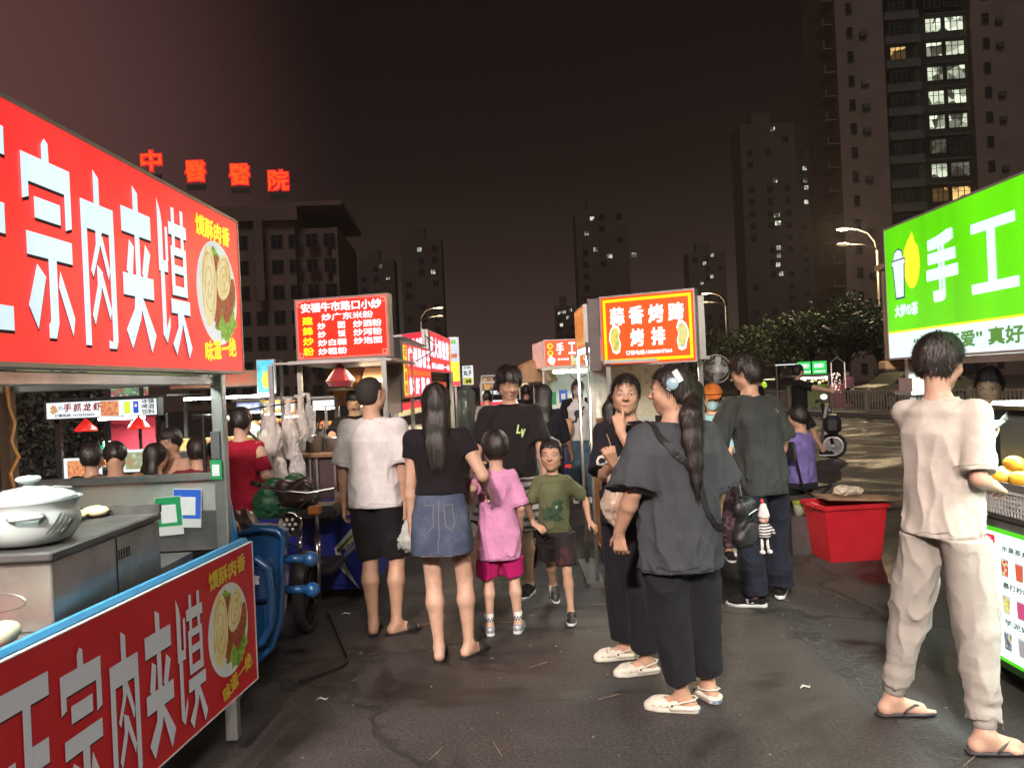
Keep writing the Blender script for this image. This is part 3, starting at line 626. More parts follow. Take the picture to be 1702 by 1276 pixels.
class Person:
    """one figure in its own frame: x right, y the way it faces, z up"""
    def __init__(s, pos, yaw, H, label, build=1.0, head=1.0, leg=1.0, sw=.165, tone=0, res=.008, lean=(0,0), hyaw=0, hpitch=0, hroll=0, female=False, group=None, base=0.0, sit=None, seed=1):
        s.H = H; s.k = H/1.7; k = s.k; s.b = build; s.res = res; s.female = female; s.tone = tone; s.seed = seed; s.head = head
        s.root = empty('person', (pos[0], pos[1], base), yaw, label, 'person', group)
        hip = .90*leg; top = 1.0 if leg == 1 else 1.0
        rest = (1.7-.115*head-.11*head-.04-hip)     # from hip to neck base
        zn = hip+rest; s.zn = zn*k; s.hip = hip*k; s.leg = leg
        L = lambda f: (hip+(zn-hip)*f)*k
        s.Lz = L; s.lean = lean
        s.cx = lambda z: lean[0]*min(1.15, max(0, (z-s.hip)/(s.zn-s.hip)))**1.4
        s.cy = lambda z: lean[1]*min(1.15, max(0, (z-s.hip)/(s.zn-s.hip)))**1.4
        s.hc = Vector((lean[0]*1.12, lean[1]*1.12+.012*k, s.zn+(.04+.11*head)*k)); s.hs = k*head*(1.0)
        s.HR = (Euler((R(-hpitch), R(hroll), 0)).to_matrix()); s.HR = Matrix.Rotation(R(hyaw), 3, 'Z') @ s.HR
        s.sw = sw*k*(1 if not female else .93); s.zs = L(.875)
        s.feet = {}; s.hand = {}; s.parts = {}; s.ksit = sit
        for sd in (-1, 1): s.feet[sd] = (Vector((sd*.095*k, 0, .075*k)), R(-8*sd), 0.0); s.arm(sd, (sd*(s.sw/k+.07), .03, .80*leg))
    def P(s, v): return Vector(v)*s.k
    def foot(s, sd, x, y, yaw=0, lift=0, pitch=0): s.feet[sd] = (Vector((x, y, .075*s.k+lift)), R(yaw), R(pitch)); return s
    def arm(s, sd, wrist, pole=None, d=None, n=None, curl=25, curls=None, thumb=30):
        """wrist in units of a 1.7 m body; d: direction of the hand; n: where the palm faces"""
        k = s.k; sh = Vector((sd*s.sw+s.lean[0]*.9, s.cy(s.zs)-.005*k, s.zs)); w = Vector(wrist)*k
        el, w2 = ik(sh, w, .275*k, .245*k, pole or Vector((sd*.25, -1, -.1)))
        dd = Vector(d).normalized() if d else (w2-el).normalized()
        nn = Vector(n) if n else Vector((-sd, .25, 0)); nn = (nn-dd*nn.dot(dd)).normalized()
        s.hand[sd] = (sh, el, w2, dd, nn, curl, curls, thumb); return s
    def leg_joints(s, sd):
        an, yaw, pitch = s.feet[sd]; hp = Vector((sd*.082*s.k*(1.02 if s.female else 1), 0, s.hip))
        if s.ksit is not None: hp.y = 0
        kn, an2 = ik(hp, an, (s.hip-.075*s.k)*.515+.002, (s.hip-.075*s.k)*.49, Vector((sd*.06-math.sin(yaw)*.5, 1, 0)))
        return hp, kn, an2
    def bounds(s, extra=.13):
        pts = [s.hc+Vector((0,0,.14*s.hs)), s.hc]
        for sd in (-1, 1):
            hp, kn, an = s.leg_joints(sd); pts += [hp, kn, an, an+Vector((math.sin(-s.feet[sd][1])*.2, .2, -.08))*s.k]
            sh, el, w, d, *_ = s.hand[sd]; pts += [sh, el, w, w+d*.12*s.k]
        lo = [min(p[i] for p in pts)-extra*s.k for i in range(3)]; hi = [max(p[i] for p in pts)+extra*s.k for i in range(3)]
        lo[2] = -.02; hi[2] = s.hc.z+.16*s.hs
        return lo, hi
    def head_local(s, p): return s.hc+s.HR @ (Vector(p)*s.hs)
    def build_body(s, bare_feet=(False, False), fat=None):
        k = s.k; b = s.b; lo, hi = s.bounds(); h = s.res
        hz = [s.hand[sd][2].z for sd in (-1,1)]
        segs = []; z = lo[2]; fine_head = s.hc.z-.13*s.hs
        zs = [z]
        while zs[-1] < hi[2]:
            z = zs[-1]; st = h*1.35
            if z > fine_head: st = h*.72
            elif any(abs(z-q) < .13*k for q in hz) or z < .09*k: st = h*.85
            zs.append(z+st)
        f = Field(grid(lo[0], hi[0], h), grid(lo[1], hi[1], h), zs); s.axes = (lo, hi)
        K = lambda v: v*k
        # trunk
        L = s.Lz; T = [(-.06,.105,.085,0),(.0,.128,.092,-.01),(.12,.128,.094,-.01),(.30,.126 if not s.female else .116,.090,.005),(.5,.132,.100,.0),(.72,.145,.105,0),(.86,.140,.090,-.01),(.95,.085,.065,-.012),(1.0,.055,.055,-.01)]
        zz = [L(t[0]) for t in T]
        f.loft(zz, [s.cx(z) for z in zz], [s.cy(z)+t[3]*k for z, t in zip(zz, T)], [t[1]*k*(b if t[0] < .9 else 1)*.95 for t in T], [t[2]*k*(b if t[0] < .9 else 1)*.95 for t in T], K(.03))
        # head
        hs = s.hs; M = s.HR.transposed(); Mr = [list(r) for r in M]; hl = s.head_local
        # neck
        nb = Vector((s.cx(s.zn)*1.0, s.cy(s.zn)-.012*k, s.zn-.03*k))
        f.cone(nb, hl((0,-.022,-.05)), K(.056)*(b**.5), hs*.052*(b**.4), K(.03))
        kk = .028*hs
        f.ell(hl((0,-.014,.028)), (.076*hs,.094*hs,.087*hs), kk, Mr)
        f.ell(hl((0,.022,-.035)), (.060*hs*(b**.5),.064*hs,.076*hs), kk, Mr)
        f.ell(hl((0,.058,-.088)), (.024*hs,.020*hs,.018*hs), kk, Mr)
        for sd in (-1,1):
            f.ell(hl((sd*.043,.012,-.058)), (.024*hs*(b**.5),.03*hs,.026*hs), kk, Mr)
            f.ell(hl((sd*.036,.056,-.022)), (.026*hs,.024*hs,.026*hs), .02*hs, Mr)
            f.ell(hl((sd*.033,.088,.006)), (.016*hs,.009*hs,.010*hs), .014*hs, Mr, mode='sub')
            f.ell(hl((sd*.033,.073,.004)), (.0145*hs,.0135*hs,.0115*hs), .004*hs, Mr)
            f.cone(hl((sd*.014,.080,.022)), hl((sd*.045,.070,.024)), .011*hs, .008*hs, .014*hs)
            f.cone(hl((sd*.076,.004,.016)), hl((sd*.074,-.002,-.022)), .0135*hs, .009*hs, .008*hs, flat=(tuple(s.HR @ Vector((1,.35*sd,0))), .45))
            f.ell(hl((sd*.0115,.093,-.024)), (.0085*hs,.009*hs,.007*hs), .008*hs, Mr)
        f.cone(hl((0,.083,.012)), hl((0,.104,-.021)), .0075*hs, .0105*hs, .012*hs)
        f.cone(hl((-.017,.081,-.052)), hl((.017,.081,-.052)), .0065*hs, .0065*hs, .006*hs)
        f.cone(hl((-.014,.080,-.062)), hl((.014,.080,-.062)), .0070*hs, .0070*hs, .007*hs)
        f.cone(hl((-.024,.092,-.0572)), hl((.024,.092,-.0572)), .0022*hs, .0022*hs, .002*hs, mode='sub')
        # limbs
        for sd in (-1, 1):
            sh, el, w, d, n, curl, curls, thumb = s.hand[sd]
            bb_ = b**.8
            f.cone(sh, sh.lerp(el, .4), K(.050)*bb_, K(.046)*bb_, K(.03)); f.cone(sh.lerp(el, .4), el, K(.046)*bb_, K(.036)*bb_, K(.01))
            f.cone(el, el.lerp(w, .3), K(.037)*bb_, K(.040)*bb_, K(.012)); f.cone(el.lerp(w, .3), w, K(.040)*bb_, K(.026)*(b**.4), K(.01), flat=(tuple(n), .85))
            s.add_hand(f, w, d, n, sd, curl, curls, thumb)
            hp, kn, an = s.leg_joints(sd)
            f.cone(hp+Vector((0,-.008,.0))*k, kn, K(.073)*b, K(.053)*bb_, K(.03))
            back = Vector((0,-.016,0))*k; mid = kn.lerp(an, .32)+back
            f.cone(kn, mid, K(.050)*bb_, K(.056)*bb_, K(.015)); f.cone(mid, an.lerp(kn, .15), K(.055)*bb_, K(.034)*(b**.5), K(.02)); f.cone(an.lerp(kn,.18), an, K(.034)*(b**.5), K(.033), K(.01))
            s.add_foot(f, sd, an, bare_feet[0 if sd < 0 else 1])
        Vv, Ff = f.mesh()
        o = mesh_obj('body', Vv, Ff, skin(s.tone), s.root); s.bodyV = Vv; s.bodyF = Ff
        return o
    def add_hand(s, f, w, d, n, sd, curl, curls, thumb):
        k = s.k*.97; side = d.cross(n)*sd      # towards the thumb
        a = w+d*.01*k; kn = w+d*.088*k
        for u in (-.5, 0, .5):
            f.cone(w+side*u*.026*k+d*.008*k, kn+side*u*.052*k, .0145*k, .0125*k, .012*k)
        lens = (.070, .078, .073, .058); cs = curls or (curl,)*4
        for i in range(4):
            u = (1.5-i)/3; c = R(cs[i]); p0 = kn+side*u*.060*k-n*.002*k; L_ = lens[i]*k
            dd = (d+side*u*.10).normalized(); p = p0
            for j, fr in enumerate((.45, .30, .25)):
                a_ = c*(.7+j*.9)
                v = dd*math.cos(a_)+n*math.sin(a_); q = p+v*L_*fr
                r0 = (.0090-.0008*j)*k; f.cone(p, q, r0, r0-.0008*k, .0015*k if j else .004*k); p = q
        t = R(thumb); p0 = w+side*.022*k+d*.026*k+n*.006*k; v = (d*.75+side*math.cos(t)*.75+n*math.sin(t)*.8).normalized(); q = p0+v*.040*k
        f.cone(p0, q, .0135*k, .0105*k, .012*k); v2 = (v*.6+d*.7+n*math.sin(t)*.4).normalized(); f.cone(q, q+v2*.034*k, .0100*k, .0085*k, .003*k)
    def add_foot(s, f, sd, an, bare):
        k = s.k; _, yaw, pitch = s.feet[sd]; fw = Vector((-math.sin(yaw)*math.cos(pitch), math.cos(yaw)*math.cos(pitch), -math.sin(pitch))); rt = Vector((math.cos(yaw), math.sin(yaw), 0)); up = rt.cross(fw)
        q = lambda x, y, z: an+rt*x*k+fw*y*k+up*z*k
        f.cone(an, q(0,-.035,-.042), .034*k, .030*k, .02*k)
        f.cone(q(0,-.03,-.047), q(sd*-.004,.12,-.058), .030*k, .020*k, .02*k); f.cone(q(0,.02,-.02), q(-sd*.012,.12,-.050), .028*k, .020*k, .03*k)
        f.cone(q(-sd*.022,.115,-.060), q(sd*.026,.10,-.062), .017*k, .014*k, .02*k)
        if bare:
            for i in range(5):
                u = -sd*(.030-.0150*i); ln = (.052, .050, .044, .036, .028)[i]; r = (.0115, .0082, .0078, .0074, .007)[i]
                y0 = .120-.006*i; f.cone(q(u, y0-.01, -.060), q(u*1.05, y0+ln, -.064), r*k*1.1, r*k, .004*k)
        else: f.cone(q(-sd*.015,.12,-.058), q(-sd*.01,.165,-.060), .018*k, .014*k, .03*k)
    def face(s, mask=None, brows=True, eyes='open', lips=(.42,.16,.13), glasses=False):
        hl = s.head_local; hs = s.hs
        if eyes:
            for sd in (-1, 1):
                e = MB(); c = hl((sd*.033,.0835,.004)); Rm = s.HR
                e.ball(c, (.0125*hs,.0052*hs,.0050*hs if eyes == 'open' else .002*hs), 12, M=Rm, mi=0)
                e.ball(hl((sd*.033+s.gaze,.0862,.004)), (.0055*hs,.0032*hs,.0050*hs if eyes == 'open' else .0018*hs), 10, M=Rm, mi=1)
                e.tube([hl((sd*.033+u*.0135,.0870-abs(u)*.005,.0095-.004*u*u)) for u in (-1,-.5,0,.5,1)], .0014*hs, 5, mi=2)
                e.build('eye', [mat('eye_white', (.55,.52,.5), .2), mat('iris', (.010,.007,.006), .1, coat=.6), mat('lash', (.01,.008,.008), .6)], s.root, smooth=True)
        if brows:
            for sd in (-1, 1):
                MB().tube([hl((sd*(.016+u*.030), .0905-.011*u*u, .0235+.006*math.sin(u*2.4))) for u in (0,.25,.5,.75,1)], [.0020*hs,.0030*hs,.0030*hs,.0024*hs,.0012*hs], 6, flat=.7).build('eyebrow', mat('brow', (.02,.015,.013), .8), s.root, smooth=True)
        if lips and not mask:
            m = MB()
            m.tube([hl((u*.022, .0885-.006*u*u, -.0525-.002*abs(u))) for u in (-1,-.5,0,.5,1)], [.001*hs,.003*hs,.0032*hs,.003*hs,.001*hs], 6)
            m.tube([hl((u*.018, .0875-.006*u*u, -.0612+.002*abs(u))) for u in (-1,-.5,0,.5,1)], [.001*hs,.0036*hs,.0042*hs,.0036*hs,.001*hs], 6)
            m.build('lips', mat('lips', lips, .4), s.root, smooth=True)
        if mask:
            f = Field(grid(s.hc.x-.12*hs, s.hc.x+.12*hs, .005), grid(s.hc.y-.13*hs, s.hc.y+.14*hs, .005), grid(s.hc.z-.14*hs, s.hc.z+.06*hs, .005))
            Mr = [list(r) for r in s.HR.transposed()]
            f.ell(hl((0,.028,-.048)), (.066*hs,.072*hs,.062*hs), 0, Mr); f.cone(hl((0,.075,-.02)), hl((0,.07,-.075)), .034*hs, .03*hs, .03*hs)
            n = s.HR @ Vector((0,-1,.15)); c = hl((0,.035,-.04)); f.plane(c, n)
            f.plane(hl((0,.1,-.006)), s.HR @ Vector((0,-.35,1))); f.plane(hl((0,.06,-.105)), s.HR @ Vector((0,-.2,-1)))
            z0 = s.hc.z
            f.disp(lambda x, y, z: .0012*np.sin((z-z0)*620))
            V_, F_ = f.mesh(); mesh_obj('face_mask', V_, F_, mask, s.root)
            for sd in (-1, 1):
                for zo, ze in ((-.02,.012), (-.075,-.022)):
                    MB().tube([hl((sd*.060,.045,zo)), hl((sd*.076,.015,(zo+ze)/2)), hl((sd*.082,-.008,ze))], .0014*hs, 5).build('ear_loop', mask, s.root)
        if glasses:
            g = MB()
            for sd in (-1, 1):
                g.tube([hl((sd*.034+math.cos(a)*.022,.098,.002+math.sin(a)*.017)) for a in np.linspace(0, 2*PI, 15)[:-1]], .0013*hs, 6, closed=True)
                g.tube([hl((sd*.056,.096,.006)), hl((sd*.080,.05,.008)), hl((sd*.083,-.006,.008)), hl((sd*.081,-.018,-.006))], .0014*hs, 6)
            g.tube([hl((-.012,.100,.005)), hl((.012,.100,.005))], .0013*hs, 6); g.build('glasses', mat('glasses_wire', (.03,.03,.03), .3, metal=.7), s.root, smooth=True)
    gaze = 0.0
    def hair(s, style='short', m=None, seed=3, back=None, width=.08, fringe=0.0, thick=1.0):
        hs = s.hs; hl = s.head_local; Mr = [list(r) for r in s.HR.transposed()]; h = s.res*.75
        lo = s.hc-Vector((.14,.15,.16))*hs; hi = s.hc+Vector((.14,.14,.17))*hs; ext = []
        if back: ext = [Vector(p) for p in back]
        for p in ext:
            for i in range(3): lo[i] = min(lo[i], p[i]-.11*s.k); hi[i] = max(hi[i], p[i]+.11*s.k)
        f = Field(grid(lo[0], hi[0], h), grid(lo[1], hi[1], h), grid(lo[2], hi[2], h))
        t = {'buzz': .004, 'short': .013, 'bowl': .016, 'long': .012, 'pony': .008, 'mop': .022}[style]*thick
        f.ell(hl((0,-.016,.032)), ((.076+t)*hs,(.093+t)*hs,(.086+t*1.15)*hs), .0, Mr)
        f.ell(hl((0,-.035,-.012)), ((.066+t)*hs,(.070+t)*hs,(.066+t)*hs), .03*hs, Mr)
        # hairline: cut the face free in head space
        x, y, z = [a for a in (f.ax[0][:,None,None]-s.hc.x, f.ax[1][None,:,None]-s.hc.y, f.ax[2][None,None,:]-s.hc.z)]
        lx = (Mr[0][0]*x+Mr[0][1]*y+Mr[0][2]*z)/hs; ly = (Mr[1][0]*x+Mr[1][1]*y+Mr[1][2]*z)/hs; lz = (Mr[2][0]*x+Mr[2][1]*y+Mr[2][2]*z)/hs
        top = {'buzz': .076, 'short': .070, 'bowl': .034, 'long': .058, 'pony': .080, 'mop': .046}[style]-fringe
        pts_z = [-.2, -.06, -.03, .0, top-.015, top+.012, .2]; side = {'buzz': .0, 'short': .0, 'bowl': .012, 'long': .030, 'pony': -.004, 'mop': .008}[style]
        low = -.020 if style != 'long' else .018
        pts_y = [low-.01, low, side-.012, side+.028, .050, .16, .2]
        lim = np.interp(lz+.006*np.sin(lx*140)*np.sin(lx*61+seed), pts_z, pts_y).astype(np.float32)+np.abs(lx)*-.10
        f.D = np.maximum(f.D, (ly-lim)*hs*.8)
        nape = {'buzz': -.060, 'short': -.066, 'bowl': -.072, 'long': -.11, 'pony': -.074, 'mop': -.075}[style]
        if not (style == 'long'): f.D = np.maximum(f.D, (nape-lz+.01*np.cos(lx*40))*hs)
        if style in ('short', 'bowl', 'mop', 'buzz'):   # clear of the ears
            for sd in (-1, 1): f.ell(hl((sd*.082,.004,-.014)), (.022*hs,.022*hs,.030*hs), .004, Mr, mode='sub')
        if ext:
            for i in range(len(ext)-1):
                w0 = width*(1-.12*i); w1 = width*(1-.12*(i+1))
                if style == 'pony': w0 = width*(1, 1.15, 1.0, .8, .55, .3)[min(i,5)]; w1 = width*(1, 1.15, 1.0, .8, .55, .3)[min(i+1,5)]
                f.cone(ext[i], ext[i+1], w0*s.k, w1*s.k, .02, flat=((0,1,0), .5 if style != 'pony' else .72))
        if style == 'pony': f.cone(hl((0,-.09,.01)), ext[0], .03*hs, .022*hs, .02)
        a1 = noise_fn(seed, 90, (1,1,.25), 1.0); a2 = noise_fn(seed+5, 38, (1,1,.5), 1.6)
        am = {'buzz': .0006, 'short': .0030, 'bowl': .0012, 'long': .0016, 'pony': .0016, 'mop': .0048}[style]
        f.disp(lambda x, y, z: am*(a1(x,y,z)+1.2*a2(x,y,z)))
        V_, F_ = f.mesh(); rr = np.random.default_rng(seed); nb = {'buzz': 0, 'short': 2600, 'bowl': 1800, 'long': 2600, 'pony': 2400, 'mop': 3000}[style]
        if s.res > .0095: nb //= 4
        if nb and len(F_):
            C = V_[F_].mean(1); e1 = V_[F_[:,2]]-V_[F_[:,0]]; e2 = V_[F_[:,3]]-V_[F_[:,1]]; Nn = np.cross(e1, e2); Nn /= np.linalg.norm(Nn, axis=1)[:,None]+1e-9
            I = rr.integers(0, len(F_), nb); p = C[I]; n = Nn[I]; cr = np.array(hl((0.0,-.045,.115)))
            d = p-cr; d[:,2] -= .03*hs
            if style in ('long', 'pony'): d = np.tile(np.array([0,0,-1.0]), (nb,1))*.75+d*2.0*(p[:,2:3] > s.hc.z-.02*hs)
            d = d/np.linalg.norm(d, axis=1)[:,None]; d = d-n*(d*n).sum(1)[:,None]; d = d/(np.linalg.norm(d, axis=1)[:,None]+1e-9)+rr.normal(size=(nb,3))*(.30 if style in ('mop','short') else .12)
            ln = {'short': .018, 'bowl': .022, 'long': .055, 'pony': .050, 'mop': .026}[style]*s.k*rr.uniform(.6,1.3,(nb,1)); lift = {'short': .28, 'bowl': .06, 'long': .05, 'pony': .05, 'mop': .22}[style]
            w = np.cross(d, n)*(.0011*s.k); b0 = p-n*.002; m1 = p+d*ln*.5+n*ln*lift*.6; t1 = p+d*ln+n*ln*lift*.7
            k0 = len(V_); NV = np.concatenate([b0-w, b0+w, m1-w*.8, m1+w*.8, t1-w*.15, t1+w*.15]); a = np.arange(nb)
            NF = np.concatenate([np.stack([a, a+nb, a+3*nb, a+2*nb], 1), np.stack([a+2*nb, a+3*nb, a+5*nb, a+4*nb], 1)])+k0
            V_ = np.vstack([V_, NV]); F_ = np.vstack([F_, NF])
        return mesh_obj('hair', V_, F_, m or HAIR(), s.root)
    # ---- clothes
    def _field(s, z0, z1, pad=.10, h=None):
        lo, hi = s.axes; h = h or s.res
        return Field(grid(lo[0]-pad*.3, hi[0]+pad*.3, h), grid(lo[1]-pad*.3, hi[1]+pad*.3, h), grid(z0, z1, h))
    def shirt(s, m, hem=-.02, loose=.03, sleeve=.55, sl_r=.075, fold=.006, belly=0.0, flare=0.0, neck=.072, tuck=False, name='shirt', shoulder=0.0, drop=.0, cuff_open=True, collar=None):
        """hem: height on the trunk scale (0 hip joint, 1 neck base)"""
        k, b = s.k, s.b; L = s.Lz; zh = L(hem); f = s._field(zh-.03, s.zn+.06*k)
        fe = s.female; lo_ = loose
        T = [(hem-.04,.146+flare,.108+flare*.6,0),(.0,.148+flare*.8,.108+flare*.5,0),(.2,.142,.108+belly,.004+belly*.5),(.38,.136 if not fe else .128,.108+belly*.7,.006+belly*.4),(.55,.143,.112,.006),(.72,.152,.114,.002),(.84,.148,.100,-.006),(.90,.132,.083,-.010),(.95,.105,.068,-.012),(.985,.070,.056,-.012)]
        T = [t for t in T if t[0] >= hem-.041]
        if T[0][0] > hem: T = [(hem-.04,)+T[0][1:]]+T
        T.sort(); zz = [L(t[0]) for t in T]
        if any(zz[i+1]-zz[i] < 1e-4 for i in range(len(zz)-1)):
            T = [t for i, t in enumerate(T) if i == 0 or t[0]-T[i-1][0] > 1e-3]; zz = [L(t[0]) for t in T]
        g = lambda t: lo_*(1 if t < .75 else .45 if t < .93 else .15)
        f.loft(zz, [s.cx(z) for z in zz], [s.cy(z)+t[3]*k for z, t in zip(zz, T)], [(t[1]*(b if t[0] < .9 else 1)+g(t[0]))*k for t in T], [(t[2]*(b if t[0] < .9 else 1)+g(t[0])*.8)*k for t in T], .0)
        cav = []
        for sd in (-1, 1):
            sh, el, w, *_ = s.hand[sd]
            nb = Vector((s.cx(s.zn)+sd*.045*k, s.cy(s.zn)-.01*k, s.zn-.035*k)); d1 = (sh-nb).normalized()
            f.cone(nb, sh+Vector((0,0,-.004*k)), .034*k, .054*k*(b**.7), .03*k)
            if sleeve > 0:
                if sleeve <= 1: e = sh.lerp(el, sleeve); ax = (el-sh).normalized(); f.cone(sh, e, .060*k*(b**.7), sl_r*k*(b**.7), .035*k, cap=(e, ax))
                else:
                    f.cone(sh, el, .060*k*(b**.7), .052*k*(b**.7), .03*k); e = el.lerp(w, sleeve-1); ax = (w-el).normalized(); f.cone(el, e, .052*k*(b**.7), sl_r*k, .01*k, cap=(e, ax))
                cav.append((e-ax*.03*k, e+ax*.06*k, (sl_r*(b**.7)-.015)*k, (sl_r*(b**.7)-.012)*k))
        fn = folds(s.seed*7+3, fold, 24/k**.5, (1,1,.42)); zt = L(.9)
        f.disp(lambda x, y, z: fn(x, y, z)*np.clip(1.25-(z-zh)/(zt-zh)*.7, .35, 1.2))
        f.cutz(z0=zh, wav=.003)
        nc = Vector((s.cx(s.zn), s.cy(s.zn)-.004*k, s.zn+.012*k))
        f.ell(nc, (neck*k, (neck-.006)*k, .040*k), .004, mode='sub')
        s.shirt_f = (f.ax[2].copy(), f.D.copy(), zh); V_, F_ = f.mesh(); s.shirtV, s.shirtF = V_, F_
        o = mesh_obj(name, V_, F_, m, s.root); s.parts['shirt'] = o; s.shirtL = (zh,)
        if s.res < .0085 and not tuck:
            t = s.tree(); sc_ = m.node_tree.nodes['Color Ramp'].color_ramp.elements[0].color if 'Color Ramp' in m.node_tree.nodes else (.1,.1,.1,1)
            sm = mat('seam_'+m.name, tuple(c*.62 for c in sc_[:3]), .9); lo_z = zh+.022*k
            s.band([(s.cx(lo_z)+math.cos(a)*.30*k, s.cy(lo_z)+math.sin(a)*.25*k, lo_z) for a in np.linspace(0, 2*PI, 13)], .0028, t, sm, name='hem_seam', off=.0002, t=.0016, n=60)
            if 0 < sleeve <= 1:
                for sd in (-1, 1):
                    sh, el, w, *_ = s.hand[sd]; ax = (el-sh).normalized(); u = ax.orthogonal().normalized(); v = ax.cross(u); c = sh.lerp(el, sleeve)-ax*.022*k
                    s.band([c+(u*math.cos(a)+v*math.sin(a))*sl_r*1.15*k for a in np.linspace(0, 2*PI, 9)], .0028, t, sm, name='sleeve_seam', off=.0002, t=.0016, n=32)
        if collar is not False:
            cm = collar or (m if not isinstance(m, (list, tuple)) else m[0])
            MB().tube([nc+Vector((math.cos(a)*(neck-.002)*k, math.sin(a)*(neck-.008)*k, -.022*k+.006*k*abs(math.cos(a)))) for a in np.linspace(0, 2*PI, 25)[:-1]], .006*k, 6, closed=True).build('collar', cm, s.root, smooth=True)
        return o
    def trousers(s, m, top=.18, end=1.0, r_knee=.075, r_end=.062, fold=.006, crotch=.0, loose=.018, name='trousers', gather=False, bunch=0.0, waist=.0):
        """end: along the leg, 0.5 knee, 1 ankle; <=.5 makes shorts"""
        k, b = s.k, s.b; L = s.Lz; J = [s.leg_joints(sd) for sd in (-1, 1)]
        zmin = min((j[0].lerp(j[1], end*2) if end <= .5 else j[1].lerp(j[2], end*2-1)).z for j in J)-.03
        f = s._field(max(-.01, zmin-.02), L(top)+.02)
        T = [(-.10,.110,.100,-.008),(-.03,.145,.108,-.012),(max(.0,min(.12, top-.01)),.146,.108,-.010),(max(top,.03),.142+waist,.104+waist,-.004)]; zz = [L(t[0]) for t in T]
        f.loft(zz, [s.cx(z) for z in zz], [s.cy(z)+t[3]*k for z, t in zip(zz, T)], [(t[1]*b+loose)*k for t in T], [(t[2]*b+loose)*k for t in T], .02)
        for i, sd in enumerate((-1, 1)):
            hp, kn, an = J[i]
            e = hp.lerp(kn, end*2) if end <= .5 else kn.lerp(an, end*2-1)
            if end <= .5:
                ax = (kn-hp).normalized(); f.cone(hp+Vector((0,-.008*k,0)), e, (.092*b+loose)*k, r_end*k, .04*k, cap=(e, ax))
            else:
                ax = (an-kn).normalized(); f.cone(hp+Vector((0,-.008*k,0)), kn, (.090*b+loose)*k, r_knee*k, .035*k); f.cone(kn, e, r_knee*k, r_end*k, .01*k, cap=(e, ax))
            
        fn = folds(s.seed*5+1, fold, 22/k**.5, (1,1,.5)); fb = noise_fn(s.seed+3, 30, (.5,.5,3.0), 2.0)
        za = min(j[2].z for j in J)
        f.disp(lambda x, y, z: fn(x, y, z)+bunch*fb(x, y, z)*np.clip(1.2-(z-za)/(.35*k), 0, 1))
        f.cutz(z1=L(top))
        sf = getattr(s, 'shirt_f', None)
        if sf is not None and sf[1].shape[:2] == f.D.shape[:2]:     # the shirt hangs over the waistband
            za_, Ds, zh = sf; zz_ = f.ax[2]; i = np.clip(np.searchsorted(za_, zz_)-1, 0, len(za_)-2); w = np.clip((zz_-za_[i])/(za_[i+1]-za_[i]), 0, 1).astype(np.float32)
            Q = Ds[:,:,i]*(1-w)+Ds[:,:,i+1]*w; on = (zz_ > zh+.004) & (zz_ < za_[-1]); f.D[:,:,on] = np.maximum(f.D[:,:,on], Q[:,:,on]+.008)
        V_, F_ = f.mesh(); o = mesh_obj(name, V_, F_, m, s.root); s.parts['trousers'] = o; s.trV, s.trF = V_, F_
        if gather:
            for i, sd in enumerate((-1, 1)):
                hp, kn, an = J[i]; e = kn.lerp(an, end*2-1); ax = (an-kn).normalized(); c = MB(); u = ax.orthogonal().normalized(); w = ax.cross(u)
                rg = .043*k; n = 40; vs = []; fs = []
                for j, (t, q) in enumerate(((-.012,1.25),(0.0,1.12),(.012,1.03),(.03,1.0),(.034,.9))):
                    for a in range(n): an_ = 2*PI*a/n; r_ = rg*q*(1+.045*math.sin(a*PI)); vs.append(e+ax*t*k+(u*math.cos(an_)+w*math.sin(an_))*(r_+.0022*(a % 2)))
                for j in range(4):
                    for a in range(n): a2 = (a+1) % n; fs.append((j*n+a, j*n+a2, (j+1)*n+a2, (j+1)*n+a))
                c.add(vs, fs); c.build('cuff', m, s.root, smooth=True)
        return o
    def skirt(s, m, top=.20, bottom=.62, flare=.05, fold=.004, name='skirt'):
        k, b = s.k, s.b; L = s.Lz; zb = bottom*k; f = s._field(zb-.03, L(top)+.02)
        T = [(zb-.02,.158*b+flare,.135*b+flare*.7),(zb+.08*k,.16*b+flare*.85,.135*b+flare*.6),(L(0),.166*b+.012,.128*b),(L(.1),.155*b+.008,.118*b),(L(top),.137*b+.008,.104*b)]
        f.loft([t[0] for t in T], [0]*5, [-.010*k, -.012*k,-.014*k,-.008*k,0], [t[1]*k for t in T], [t[2]*k for t in T])
        f.ell((0,-.01,zb-.04), ((.14*b+flare)*k, (.11*b+flare*.7)*k, .07), .004, mode='sub')
        fn = folds(s.seed*5+1, fold, 20, (1,1,.35)); f.disp(lambda x, y, z: fn(x, y, z)*np.clip((L(.1)-z)/(.3*k)+.3, .2, 1.3))
        f.cutz(z0=zb, z1=L(top)); V_, F_ = f.mesh(); s.trV, s.trF = V_, F_
        return mesh_obj(name, V_, F_, m, s.root)
    def tree(s, which='shirt'):
        V_, F_ = (s.shirtV, s.shirtF) if which == 'shirt' else (s.trV, s.trF) if which == 'trousers' else (s.bodyV, s.bodyF)
        return BVHTree.FromPolygons([tuple(map(float, p)) for p in V_], [tuple(map(int, q)) for q in F_])
    def stick(s, o, tree, d, off=.003):
        """lays a flat print made in the x-z plane onto the cloth along direction d"""
        me = o.data; D = Vector(d)
        for v in me.vertices:
            h = tree.ray_cast(v.co-D*1.0, D)
            if h[0] is not None: v.co = h[0]-D*off
        me.update(); return o
